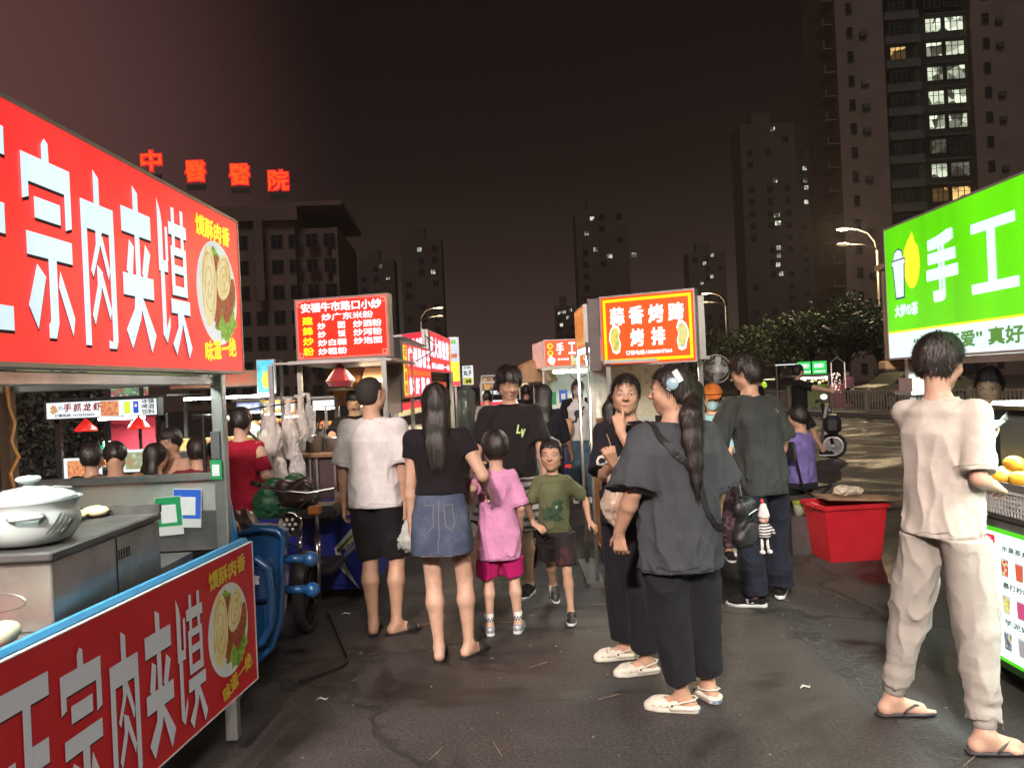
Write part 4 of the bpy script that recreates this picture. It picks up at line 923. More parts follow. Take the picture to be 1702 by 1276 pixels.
    def band(s, pts, w, tree, m, name='strap', off=.004, t=.004, n=30, center=None):
        """a strap laid round the cloth: pts are guide points pulled to the nearest surface"""
        P = []
        for i in range(len(pts)-1):
            for j in range(n//(len(pts)-1)): P.append(Vector(pts[i]).lerp(Vector(pts[i+1]), j/(n//(len(pts)-1))))
        P.append(Vector(pts[-1])); Q = []; Nn = []
        for p in P:
            r = tree.find_nearest(p); Q.append(r[0]+r[1]*off); Nn.append(r[1])
        vs = []; fs = []
        for i, q in enumerate(Q):
            a = Q[max(0, i-1)]; b = Q[min(len(Q)-1, i+1)]; tt = (b-a).normalized(); sd = tt.cross(Nn[i]).normalized()
            for u, v in ((-1,0),(1,0),(1,1),(-1,1)): vs.append(q+sd*u*w/2+Nn[i]*v*t)
        for i in range(len(Q)-1):
            for a in range(4): b = (a+1) % 4; fs.append((i*4+a, i*4+b, (i+1)*4+b, (i+1)*4+a))
        mb = MB(); mb.add(vs, fs); return mb.build(name, m, s.root)
    # ---- footwear
    def fq(s, sd):
        _, yaw, pitch = s.feet[sd]; an = s.leg_joints(sd)[2]; k = s.k
        fw = Vector((-math.sin(yaw)*math.cos(pitch), math.cos(yaw)*math.cos(pitch), -math.sin(pitch))); rt = Vector((math.cos(yaw), math.sin(yaw), 0)); up = rt.cross(fw)
        return lambda x, y, z: an+rt*x*k+fw*y*k+up*z*k
    def shoe(s, sd, kind, m, sole=None, name=None, trim=None):
        k = s.k; q = s.fq(sd); P = [q(x, y, z) for x in (-.07,.07) for y in (-.09,.22) for z in (-.09,.05)]
        lo = [min(p[i] for p in P)-.01 for i in range(3)]; hi = [max(p[i] for p in P)+.01 for i in range(3)]; h = .0045 if s.res < .009 else .007
        fld = lambda: Field(grid(lo[0], hi[0], h), grid(lo[1], hi[1], h), grid(lo[2], hi[2], h))
        up = (q(0,0,1)-q(0,0,0)).normalized(); fw = (q(0,1,0)-q(0,0,0)).normalized(); rt = (q(1,0,0)-q(0,0,0)).normalized()
        bl = [(0,-.045,.034),(0,.02,.036),(-sd*.004,.075,.040),(-sd*.008,.12,.044),(-sd*.012,.155,.036)]
        def slab(f, z0, z1, g=0.0):
            for i in range(len(bl)-1):
                a, b_ = bl[i], bl[i+1]; f.cone(q(a[0], a[1], (z0+z1)/2), q(b_[0], b_[1], (z0+z1)/2), (a[2]+g)*k, (b_[2]+g)*k, .0)
            f.plane(q(0,0,z1), up); f.plane(q(0,0,z0), -up)
        if kind in ('flip', 'slide'):
            f = fld(); slab(f, -.0765, -.062); V_, F_ = f.mesh(); o = mesh_obj(name or 'sandal', V_, F_, m, s.root)
            if kind == 'flip':
                for e in (-1, 1):
                    MB().tube([q(-sd*.018,.128,-.062), q(-sd*.016,.126,-.040), q(-sd*.012+e*.022,.085,-.026), q(e*.038,.045,-.045), q(e*.040,.03,-.062)], .0055*k, 6, flat=1.0).build('strap', m, s.root, smooth=True)
            else:
                f = fld(); f.cone(q(-sd*.004,.085,-.052), q(-sd*.004,.125,-.055), .049*k, .046*k, .0, flat=(tuple(up), .78)); f.plane(q(0,.06,0), -fw-up*.1); f.plane(q(0,.135,0), fw)
                f.plane(q(0,0,-.066), -up); V_, F_ = f.mesh(); mesh_obj('strap', V_, F_, m, s.root)
        elif kind == 'croc':
            f = fld(); slab(f, -.0765, -.05, .004); V_, F_ = f.mesh(); mesh_obj('sole', V_, F_, sole or m, s.root)
            f = fld()
            f.cone(q(0,.045,-.040), q(-sd*.008,.13,-.048), .046*k, .040*k, .0, flat=(tuple(up), .95)); f.cone(q(-sd*.006,.12,-.050), q(-sd*.010,.165,-.056), .042*k, .030*k, .02, flat=(tuple(up), .8))
            f.cone(q(-.036,-.03,-.05), q(-.036,.05,-.048), .012*k, .016*k, .01); f.cone(q(.036,-.03,-.05), q(.036,.05,-.048), .012*k, .016*k, .01); f.cone(q(-.03,-.055,-.05), q(.03,-.055,-.05), .014*k, .014*k, .02)
            f.cone(q(0,-.03,-.045), q(0,.06,-.025), .030*k, .034*k, .006, mode='sub'); f.plane(q(0,.05,.012), -fw*.5+up*.6) if False else None
            f.cone(q(0,.02,.02), q(0,.05,.02), .045*k, .045*k, .006, mode='sub')
            f.plane(q(0,0,-.072), -up)
            for r in range(3):
                for c_ in range(-1-(r % 2), 2+(r % 2)):
                    x_ = c_*.018 if r % 2 == 0 else c_*.014; p = q(x_-sd*.008, .09+r*.024, -.010-r*.010); f.cone(p-up*.02*k, p+up*.03*k, .0048*k, .0048*k, .0, mode='sub')
            for e in (-1, 1):
                for j in range(3): p = q(e*.042-sd*.008, .075+j*.035, -.050); f.cone(p-rt*e*.01*k, p+rt*e*.02*k, .006*k, .006*k, .0, mode='sub')
            V_, F_ = f.mesh(); mesh_obj('clog', V_, F_, m, s.root)
            MB().tube([q(-.044,.055,-.036), q(-.043,.0,-.018), q(-.030,-.052,-.010), q(0,-.068,-.008), q(.030,-.052,-.010), q(.043,.0,-.018), q(.044,.055,-.036)], .0062*k, 8, flat=.6).build('heel_strap', m, s.root, smooth=True)
            bt = mat('rivet', (.02,.02,.02), .4)
            for e in (-1, 1): MB().ball(q(e*.048,.052,-.036), .0065*k, 8).build('rivet', bt, s.root, smooth=True)
        elif kind == 'sneaker':
            f = fld(); slab(f, -.0765, -.052, .003); V_, F_ = f.mesh(); mesh_obj('sole', V_, F_, sole or m, s.root)
            f = fld(); f.cone(q(0,-.035,-.03), q(0,.03,-.025), .040*k, .040*k, .02); f.cone(q(0,.03,-.030), q(-sd*.006,.12,-.052), .040*k, .038*k, .02); f.cone(q(-sd*.006,.12,-.055), q(-sd*.010,.150,-.06), .040*k, .032*k, .02)
            f.cone(q(0,-.01,.02), q(0,.0,.06), .033*k, .036*k, .01, mode='sub'); f.plane(q(0,0,.008), up-fw*.2, None, None); f.plane(q(0,0,-.070), -up); V_, F_ = f.mesh(); mesh_obj('shoe_upper', V_, F_, m, s.root)
            lc = MB()
            for j in range(4): lc.tube([q(-.018,.045+j*.018,-.002-j*.009), q(0,.047+j*.018,.004-j*.010), q(.018,.045+j*.018,-.002-j*.009)], .003*k, 5)
            lc.build('laces', trim or mat('laces', (.7,.7,.68), .8), s.root, smooth=True)
# ---------------------------------------------------------------- shared stall pieces
steel = mat('brushed_steel', (.56,.57,.55), .28, metal=.85, var=.12, vs=14, stretch=(1,1,.12), bump=.10, bs=90, dirt=.35)
steel_d = mat('dark_steel', (.16,.16,.155), .42, metal=.7, var=.2, vs=9, dirt=.5)
iron = mat('black_iron', (.03,.03,.03), .5, metal=.5, dirt=.3); rust = mat('rusty_frame', (.20,.11,.065), .7, metal=.3, var=.35, vs=12, dirt=.6)
alu = mat('aluminium', (.42,.41,.39), .4, metal=.6, dirt=.2); rubber = mat('tyre_rubber', (.018,.018,.018), .8, bump=.4, bs=120)
blue_p = mat('blue_paint', (.008,.060,.17), .28, coat=.5, dirt=.35, var=.2); blue_l = mat('pale_blue_edge', (.045,.24,.46), .4, dirt=.15)
white_p = mat('white_plastic', (.62,.63,.62), .4, dirt=.15); red_p = mat('red_plastic', (.52,.018,.028), .35, dirt=.25, var=.15); green_p = mat('green_plastic', (.02,.28,.10), .4)
wood = tex_mat('old_board', [(.10,.055,.03),(.26,.16,.09),(.36,.25,.15)], scale=7, stretch=(1,5,5), rough=.7, bump=.3)
tube_m = emit('tube_white', (.92,1.0,.95), 40, var=0); bulb_m = emit('bulb_warm', (1,.78,.5), 40, var=0)
clearp = mat('clear_plastic', (.85,.85,.82), .18, alpha=.28, var=.05, bump=.6, bs=45); bagw = mat('thin_white_bag', (.66,.62,.58), .35, alpha=.62, var=.15, bump=1.0, bs=26)
glass = mat('clear_glass', (.9,.95,.93), .03, alpha=.14)
card = mat('cardboard_tan', (.42,.27,.14), .8, dirt=.3)
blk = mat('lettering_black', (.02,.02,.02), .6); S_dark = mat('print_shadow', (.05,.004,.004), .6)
def rebase(root, loc):
    loc = Vector(loc)
    for ch in root.children: ch.location = Vector(ch.location)-loc
    root.location = loc; return root
def board(parent, A, B, z0, z1, face, side=None, t=.07, name='sign_board', lip=.012):
    """a sign box from A (left end as seen) to B; children work in its frame: x along, z up, -y outward"""
    A, B = Vector(A), Vector(B); d = B-A; L_ = math.hypot(d.x, d.y); side = side or alu
    b = MB(); b.bb(0, L_, 0, t, z0, z1, mi=1); b.poly([(lip,-.002,z0+lip),(L_-lip,-.002,z0+lip),(L_-lip,-.002,z1-lip),(lip,-.002,z1-lip)], mi=0)
    for q in ((0,L_,z0,z0+lip),(0,L_,z1-lip,z1),(0,lip,z0+lip,z1-lip),(L_-lip,L_,z0+lip,z1-lip)): b.bb(q[0],q[1],-.006,-.0003,q[2],q[3],mi=1)
    o = b.build(name, [face, side], parent, loc=(A.x, A.y, 0), rot=(0,0,math.atan2(d.y,d.x))); o['L'] = L_; return o
def rect(par, x0, x1, z0, z1, m, y=-.004, name='print_panel'): return MB().poly([(x0,y,z0),(x1,y,z0),(x1,y,z1),(x0,y,z1)]).build(name, m, par)
def frame_rect(par, x0, x1, z0, z1, w, m, y=-.005, name='print_border'):
    b = MB()
    for q in ((x0,x1,z0,z0+w),(x0,x1,z1-w,z1),(x0,x0+w,z0+w,z1-w),(x1-w,x1,z0+w,z1-w)): b.poly([(q[0],y,q[2]),(q[1],y,q[2]),(q[1],y,q[3]),(q[0],y,q[3])])
    return b.build(name, m, par)
def PM(name, cols, e, **k): return tex_mat(name+('_lit' if e else ''), cols, emis=e, **k)
def blob(cx, cz, rx, rz, y, n=26, jag=.12, rot=0, seed=0):
    rr = random.Random(seed); out = []
    for k in range(n):
        a = 2*PI*k/n; q = 1+rr.uniform(-jag, jag); u, v = math.cos(a)*rx*q, math.sin(a)*rz*q
        out.append((cx+u*math.cos(rot)-v*math.sin(rot), y, cz+u*math.sin(rot)+v*math.cos(rot)))
    return out
def sandwich(par, cx, cz, s, e=0.0):
    """the printed plate with two filled flatbreads"""
    pl = PM('print_plate', [(.55,.60,.60),(.85,.88,.86)], e, scale=2, rough=.4); bn = PM('print_bun', [(.40,.22,.06),(.78,.60,.24),(.86,.76,.44),(.70,.50,.18)], e, scale=14, rough=.6, stretch=(1,1,.45), pos=[.28,.42,.58,.72])
    me_ = PM('print_meat', [(.10,.012,.008),(.34,.06,.02),(.62,.20,.09)], e, scale=90, rough=.5); lt = PM('print_lettuce', [(.04,.12,.01),(.20,.42,.03),(.45,.62,.12)], e, scale=40, rough=.5)
    g = MB(); g.poly(blob(cx, cz-.02*s, .47*s, .50*s, -.0040, 30, 0, .1)); g.build('printed_plate', pl, par)
    MB().poly(blob(cx+.14*s, cz-.18*s, .28*s, .27*s, -.0046, 40, .20, .3, 3)).poly(blob(cx-.02*s, cz+.28*s, .13*s, .13*s, -.0046, 20, .25, 0, 4)).poly(blob(cx+.32*s, cz-.08*s, .10*s, .24*s, -.0046, 26, .25, -.2, 5)).build('printed_lettuce', lt, par)
    MB().poly(blob(cx-.03*s, cz+.0*s, .13*s, .35*s, -.0052, 34, .10, -.08, 6)).poly(blob(cx+.26*s, cz-.06*s, .13*s, .27*s, -.0052, 34, .10, -.55, 7)).build('printed_meat', me_, par)
    MB().poly(blob(cx-.20*s, cz+.03*s, .165*s, .385*s, -.0058, 30, .02, -.06)).build('printed_bun', bn, par)
    MB().poly(blob(cx+.15*s, cz+.15*s, .165*s, .235*s, -.0064, 30, .02, -.42)).build('printed_bun', bn, par)
    cr = PM('print_crust', [(.45,.25,.07),(.62,.42,.14)], e, scale=9, rough=.6)
    for (ox, oz, rx, rz, ro, y) in ((-.20,.03,.165,.385,-.06,-.0068),(.15,.15,.165,.235,-.42,-.0072)):
        g = MB(); th = np.linspace(0, 5.2*PI, 90)
        for w in (0,):
            P = [(cx+(ox+(t/(5.2*PI))*.93*(rx*math.cos(t)*math.cos(ro)-rz*math.sin(t)*math.sin(ro)))*s, cz+(oz+(t/(5.2*PI))*.93*(rx*math.cos(t)*math.sin(ro)+rz*math.sin(t)*math.cos(ro)))*s) for t in th]
            for i in range(len(P)-1):
                dx, dz = P[i+1][0]-P[i][0], P[i+1][1]-P[i][1]; L_ = math.hypot(dx, dz)+1e-9; q = .0028*s/.43*(.5+.5*math.sin(i*.7)**2); nx, nz = -dz/L_*q, dx/L_*q
                g.poly([(P[i][0]-nx,y,P[i][1]-nz),(P[i+1][0]-nx,y,P[i+1][1]-nz),(P[i+1][0]+nx,y,P[i+1][1]+nz),(P[i][0]+nx,y,P[i][1]+nz)])
        g.build('printed_crust_lines', cr, par)
B_ = lambda x0, z0, x1, z1: [(x0,z0),(x1,z0),(x1,z1),(x0,z1)]
GL = {
 '正': [B_(.04,.86,.96,1), B_(.45,.10,.60,.86), B_(.60,.47,.92,.62), B_(.16,.12,.29,.60), B_(0,0,1,.12)],
 '宗': [[(.42,.92),(.42,1.0),(.48,1.04),(.55,1.02),(.56,.92)], [(.03,.78),(.97,.78),(.97,.92),(.03,.92)], [(.03,.68),(.15,.70),(.15,.78),(.03,.78)], [(.84,.58),(.97,.60),(.97,.78),(.84,.78)], B_(.24,.60,.74,.71), B_(.07,.40,.95,.52), [(.46,.40),(.62,.40),(.62,.06),(.56,-.02),(.42,-.02),(.42,.05),(.46,.07)], [(.24,.36),(.40,.30),(.22,.02),(.06,.14)], [(.68,.35),(.95,.10),(.90,.0),(.64,.26)]],
 '肉': [[(.42,.80),(.42,1.0),(.57,.96),(.57,.80)], B_(.05,.64,.95,.80), B_(.05,-.04,.20,.64), [(.80,-.01),(.68,.0),(.68,-.05),(.90,-.05),(.95,0),(.95,.64),(.80,.64)], [(.42,.64),(.60,.64),(.50,.52),(.32,.36),(.26,.40),(.42,.56)], [(.52,.58),(.60,.62),(.79,.42),(.74,.36)], [(.42,.44),(.58,.40),(.50,.26),(.32,.08),(.25,.14),(.42,.32)], [(.50,.34),(.58,.38),(.79,.18),(.74,.12)]],
 '夹': [[(.42,.86),(.42,1.02),(.57,.98),(.57,.86)], B_(.06,.70,.94,.86), [(.26,.66),(.40,.62),(.32,.40),(.16,.46)], [(.74,.66),(.90,.60),(.74,.40),(.62,.46)], B_(.43,.44,.57,.70), B_(.04,.30,.96,.44), [(.36,.30),(.60,.30),(.52,.16),(.24,-.04),(.08,.08),(.34,.22)], [(.52,.26),(.60,.30),(.98,.06),(.82,-.06)]],
 '馍': [[(.06,1.02),(.16,.94),(.20,.86),(.20,.60),(.06,.60)], B_(.06,.52,.34,.60), [(.28,.84),(.36,.84),(.36,.60),(.28,.60)], [(.10,.08),(.22,.02),(.22,.52),(.10,.52)], [(.22,.02),(.34,.14),(.34,.22),(.22,.12)], B_(.40,.80,1,.89), [(.50,.72),(.60,.72),(.60,1.0),(.50,1.0)], [(.80,.72),(.90,.72),(.90,1.0),(.80,1.0)], B_(.44,.66,.96,.72), B_(.44,.44,.55,.66), B_(.85,.44,.96,.66), B_(.55,.53,.85,.59), B_(.44,.37,.96,.44), B_(.38,.24,1.02,.34), [(.58,.24),(.78,.24),(.70,.12),(.50,-.06),(.38,.02),(.58,.14)], [(.70,.22),(.78,.24),(1.04,.0),(.92,-.08)]]}
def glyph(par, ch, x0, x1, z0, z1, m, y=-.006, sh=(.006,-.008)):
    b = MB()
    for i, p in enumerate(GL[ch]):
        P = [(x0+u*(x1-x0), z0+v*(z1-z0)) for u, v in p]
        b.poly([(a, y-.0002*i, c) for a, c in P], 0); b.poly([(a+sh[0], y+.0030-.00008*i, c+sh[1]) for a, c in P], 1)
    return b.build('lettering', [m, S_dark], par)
def wheel(par, c, r, ax='x', w=.05, rim=None):
    """tyre with rim, spokes and hub; ax: the axle's direction"""
    M = Matrix.Rotation(R(90), 3, 'Y') if ax == 'x' else Matrix.Rotation(R(90), 3, 'X')
    t = MB(); n = 28; pr = [(r-.5*w*2*.5, -w*.5), (r-.006, -w*.42), (r, -w*.15), (r, w*.15), (r-.006, w*.42), (r-.5*w, w*.5), (r-w*.62, w*.3), (r-w*.62, -w*.3), (r-.5*w, -w*.5)]
    t.lathe([(a, b) for a, b in pr], c, n, M); o = t.build('tyre', rubber, par, smooth=True)
    q = MB(); q.lathe([(r-w*.62, -w*.3), (r-w*.62, w*.3), (r-w*.95, w*.32), (r-w*.95, -w*.32), (r-w*.62,-w*.3)], c, n, M); q.lathe([(0,-w*.6),(.03,-w*.6),(.03,w*.6),(0,w*.6)], c, 12, M)
    for k in range(10):
        a = 2*PI*k/10; v = M @ Vector((math.cos(a), math.sin(a), 0)); q.cyl(Vector(c)+v*.02, Vector(c)+v*(r-w*.8), .005, n=5)
    q.build('rim', rim or steel, par); return o
def bag(par, c, w, h, m, name='plastic_bag', seed=0, label=None, group=None):
    """a knotted thin bag hanging from its handles"""
    rr = np.random.default_rng(seed); f = Field(grid(-w, w, w/16), grid(-w*.8, w*.8, w/16), grid(-h*1.1, .10*h, h/34))
    f.cone((0,0,0), (0,0,-h*.32), .012, w*.22, .01); f.ell((0,0,-h*.68), (w*.50,w*.38,h*.34), .05); f.cone((0,0,-h*.3), (0,0,-h*.62), w*.2, w*.44, .04)
    for sd in (-1, 1): f.cone((0,0,-h*.03), (sd*w*.28,0,h*.03), .008, .010, .01)
    fn = folds(seed+20, w*.085, 16/w*.55, (1,1,.35)); f.disp(fn); V_, F_ = f.mesh(); o = mesh_obj(name, V_, F_, m, par); o.location = c
    if label: tag(o, label, 'plastic bag', group)
    return o

def strip(a, b, W, col=(.90,1.0,.93)):
    a, b = Vector(a), Vector(b); ld = bpy.data.lights.new('stall_light', 'AREA'); ld.shape = 'RECTANGLE'; ld.size = max(.3, (b-a).length); ld.size_y = .04; ld.energy = W; ld.color = col; ld.spread = R(170)
    o = bpy.data.objects.new('stall_light', ld); COL.objects.link(o); o.location = (a+b)/2-Vector((0,0,.03)); d = b-a; o.rotation_euler = (0, 0, math.atan2(d.y, d.x))
# ---------------------------------------------------------------- the flatbread cart at the left
def flatbread_cart():
    r = empty('food_cart', (0,0,0), 0, 'red flatbread sandwich cart with big white characters at the left edge', 'food cart')
    red_l = emit('sign_red_left', (.92,.030,.028), 1.2, var=.26, vs=1.6, stretch=(2.2,1,.5)); wl = emit('sign_white_left', (.72,.90,.97), .98, var=.12, vs=1.6, stretch=(2.2,1,.5)); yl = emit('sign_yellow', (.95,.85,.02), .95)
    A = Vector((-1.268,1.25,0)); Bp = Vector((-1.20,3.48,0)); b = board(r, A, Bp, 1.70, 2.385, red_l, alu, .11); o = A.y
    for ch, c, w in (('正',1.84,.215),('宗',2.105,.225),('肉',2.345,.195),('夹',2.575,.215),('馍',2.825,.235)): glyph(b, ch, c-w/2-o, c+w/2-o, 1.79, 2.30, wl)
    sandwich(b, 3.225-o, 2.04, .43, 1.0)
    text(b, '馍酥肉香', 3.20-o, 2.285, .34, .085, yl, y=-.0068, bold=.0028, slant=.1); text(b, '味道一绝', 3.23-o, 1.80, .32, .085, yl, y=-.0068, bold=.0028, slant=.1, rot=.10)
    red_p2 = mat('print_red', (.56,.014,.022), .35, dirt=.06, var=.08); wp = mat('print_white', (.66,.68,.76), .4, var=.03); yp = mat('print_gold', (.72,.52,.05), .4)
    A2 = Vector((-1.415,1.25,0)); B2 = Vector((-1.20,3.48,0)); b2 = board(r, A2, B2, .335, .950, red_p2, mat('board_edge', (.6,.6,.6), .5), .012, lip=.004)
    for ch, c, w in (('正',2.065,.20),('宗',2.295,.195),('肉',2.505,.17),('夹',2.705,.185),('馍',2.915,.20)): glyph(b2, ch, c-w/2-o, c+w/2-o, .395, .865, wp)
    sandwich(b2, 3.235-o, .645, .38, 0); text(b2, '馍酥肉香', 3.24-o, .875, .33, .075, yp, y=-.0068, bold=.0022, rot=.05); text(b2, '味道一绝', 3.29-o, .42, .28, .07, yp, y=-.0068, bold=.0022, rot=.25)
    # frame
    for (x, y, m) in ((-1.31,3.46,steel),(-2.24,3.44,rust),(-1.36,1.3,steel),(-2.24,1.3,rust)):
        MB().bb(x-.026, x+.026, y-.026, y+.026, .08, 2.33, bev=.004).build('post', m, r)
    MB().bb(-2.21, -1.34, 3.43, 3.475, 1.66, 1.705, bev=.004).build('frame_beam', steel, r); MB().bb(-2.262, -2.218, 1.33, 3.41, 1.66, 1.70, bev=.004).build('frame_beam', steel, r)
    MB().bb(-1.352, -1.308, 1.33, 3.43, 1.655, 1.695, bev=.004).build('frame_beam', steel, r)
    MB().bb(-2.28, -1.29, 1.25, 3.5, 2.33, 2.36).build('roof', alu, r)
    MB().bb(-2.20, -1.345, 3.452, 3.466, 1.706, 2.32).build('end_panel', emit('sheet_yellow', (.42,.46,.15), .75, var=.25, vs=2), r)
    MB().bb(-1.335,-1.32,1.4,3.42,1.70,2.32).build('sign_back', mat('sheet_pale', (.5,.52,.4), .6), r)
    MB().tube([(-2.05,3.42,1.80),(-2.0,3.40,1.73),(-1.93,3.41,1.715),(-1.86,3.40,1.74),(-1.83,3.42,1.80)], .006, 6).tube([(-2.03,3.425,1.80),(-1.97,3.41,1.745),(-1.90,3.41,1.73),(-1.85,3.425,1.80)], .006, 6).build('cable', mat('brown_cable', (.12,.04,.03), .5), r, smooth=True)
    MB().cyl((-1.42,1.5,1.735), (-1.42,3.2,1.735), .014).build('tube_light', tube_m, r)
    MB().bb(-1.44,-1.40,1.48,3.22,1.752,1.78).build('tube_housing', white_p, r)
    # counter, end guard
    MB().bb(-2.22, -1.44, 1.3, 3.42, .88, .925).build('counter', steel, r); MB().bb(-2.2, -1.46, 1.35, 3.4, .34, .879).build('cart_body', steel_d, r)
    MB().tube([(-1.435,1.3,.955),(-1.225,3.46,.955)], .018, 6).build('front_rail', blue_l, r)
    MB().bb(-1.43,-1.40,1.30,1.31,.9,.95).build('rail_bracket', steel, r)
    MB().bb(-2.21, -1.337, 3.44, 3.478, 1.235, 1.268, bev=.004).build('guard_rail', steel, r)
    MB().bb(-2.21, -1.337, 3.462, 3.468, 1.10, 1.234).build('guard_glass', mat('steamed_glass', (.55,.6,.55), .2, alpha=.45), r)
    MB().bb(-2.21, -1.337, 3.452, 3.472, .926, 1.099).build('guard_panel', steel_d, r)
    for (x, z, w, m, rt) in ((-1.545,1.085,.115,green_p,-.05),(-1.465,1.115,.125,mat('sticker_blue', (.03,.12,.55), .4),.06)):
        st = empty('payment_sticker', (x, 3.444 if m is green_p else 3.447, z)); st.rotation_euler = (0, rt, 0); st.parent = r
        MB().bb(-w/2,w/2,-.003,.0,-.085,.085).build('backing', white_p, st); MB().bb(-w/2+.002,w/2-.002,-.0042,-.0031,-.045,.083).build('coloured_field', m, st); MB().bb(-w*.3,w*.3,-.0056,-.0043,-.03,.05).build('blank_square', mat('paper_white', (.7,.7,.7), .6), st)
    MB().bb(-1.338,-1.30,3.42,3.426,1.33,1.45).build('post_sticker', mat('sticker_dark', (.10,.10,.10), .5), r); MB().bb(-1.345,-1.295,3.421,3.428,1.24,1.325).build('post_sticker', green_p, r); MB().bb(-1.336,-1.304,3.417,3.4205,1.255,1.305).build('blank_square', mat('paper_white', (.7,.7,.7), .6), r)
    MB().tube([(-2.215,3.40,1.72),(-2.20,3.39,1.60),(-2.17,3.38,1.53),(-2.19,3.38,1.45),(-2.16,3.38,1.38),(-2.20,3.38,1.31),(-2.18,3.38,1.22),(-2.20,3.38,1.17),(-2.17,3.38,1.12)], .008, 6).build('twisted_cord', mat('orange_cord', (.55,.22,.06), .5), r, smooth=True)
    for y in (1.7, 3.0): wheel(r, (-1.52, y, .26), .26, 'x', .07); 
    # blue tricycle front
    fr = MB(); sh_ = [(-.16,.94),(-.10,.97),(.02,.96),(.06,.93),(.045,.83),(.05,.72),(.03,.55),(.0,.43),(-.06,.33),(-.16,.31)]
    fr.prism([(-1.20+u, 3.80, z) for u, z in sh_], (0,.06,0)); fr.build('front_shield', blue_p, r)
    MB().tube([(-1.36,3.77,.93),(-1.25,3.765,.955),(-1.17,3.765,.94),(-1.145,3.77,.90),(-1.16,3.77,.80),(-1.155,3.77,.70),(-1.175,3.77,.52),(-1.22,3.77,.38),(-1.30,3.77,.31),(-1.42,3.77,.30)], .015, 8).tube([(-1.36,3.73,.80),(-1.26,3.73,.815),(-1.21,3.73,.77),(-1.20,3.73,.65),(-1.21,3.73,.50),(-1.25,3.73,.42),(-1.36,3.73,.38)], .022, 8).build('shield_tubes', blue_p, r, smooth=True)
    MB().box((-1.275,3.775,.70), (.13,.07,.20), bev=.02).build('shield_pocket', mat('navy_plastic', (.012,.03,.09), .35, coat=.3), r)
    for z in (.795, .645):
        MB().cyl((-1.15,3.80,z), (-1.045,3.80,z-.004), .021, n=12).build('bumper_tube', blue_p, r, smooth=True); MB().ball((-1.022,3.80,z-.006), .037, 18).build('bumper_ball', blue_p, r, smooth=True)
    q = empty('decal', (-1.275,3.737,.715)); q.parent = r; text(q, '富', 0, 0, .035, .045, white_p, y=-.002, bold=.001)
    wheel(r, (-1.50,4.02,.25), .25, 'x', .07); MB().tube([(-1.50,3.9,.90),(-1.50,3.97,.5),(-1.45,4.02,.25)], .022, 8).build('fork', iron, r, smooth=True)
    MB().bb(-1.95,-1.5,3.55,4.1,.42,.50,bev=.02).build('footboard', blue_p, r); MB().box((-1.62,3.75,.86), (.30,.34,.16), bev=.05).build('seat', mat('black_vinyl', (.02,.02,.02), .35), r)
    MB().prism([(-1.375,3.60,.93),(-1.31,3.60,.93),(-1.35,3.60,1.22),(-1.385,3.60,1.28)], (0,.03,0)).build('side_fin', mat('sky_blue_plastic', (.02,.25,.62), .25, coat=.5), r)
    return rebase(r, (-1.7,2.4,0))
flatbread_cart()
strip((-1.42,1.5,1.735),(-1.42,3.2,1.735), 14)
def pot():
    r = empty('tureen', (-1.545,2.42,1.172), 0, 'white glazed lidded stew pot on the flatbread griddle', 'pot'); m = mat('white_glaze', (.44,.51,.50), .15, coat=.6, var=.04)
    MB().lathe([(.10,0),(.125,.010),(.148,.045),(.154,.08),(.147,.108),(.140,.124),(.156,.146),(.161,.152),(.152,.150),(.136,.132)], (0,0,0), 40).build('pot_body', m, r, smooth=True)
    MB().lathe([(.146,.148),(.136,.162),(.102,.180),(.05,.192),(.018,.196),(.015,.204),(.034,.212),(.040,.221),(.034,.230),(.0,.234)], (0,0,0), 40).build('lid', m, r, smooth=True)
    for a in (R(-62), R(118)):
        c, s_ = math.cos(a), math.sin(a); t = Vector((-s_, c, 0)); n = Vector((c, s_, 0))
        MB().tube([n*.144+t*-.045+Vector((0,0,.104)), n*.176+t*-.035+Vector((0,0,.106)), n*.182+Vector((0,0,.107)), n*.176+t*.035+Vector((0,0,.106)), n*.144+t*.045+Vector((0,0,.104))], .011, 8, flat=.8).build('handle', m, r, smooth=True)
    lf = MB(); ink = mat('ink_leaf', (.05,.05,.05), .3)
    for j in range(5):
        a0 = R(-22+j*5); P = []
        for t_ in range(6):
            z = .108-.013*t_-.005*j; rad = np.interp(z, [.010,.045,.08,.108], [.125,.148,.154,.147])+.0016; a = a0-R(4*t_); P.append((math.cos(a)*rad, math.sin(a)*rad, z))
        lf.tube(P, [.001,.0028,.0032,.0026,.0018,.0006], 5, flat=.4)
    lf.build('painted_leaf', ink, r); MB().tube([(.10,-.02,.192),(.165,-.03,.190)], [.006,.003], 6).build('spoon_tip', steel, r)
    r.scale = (.93,.93,.90); r.location.x += .012; r.location.y += .02
    return r
pot()
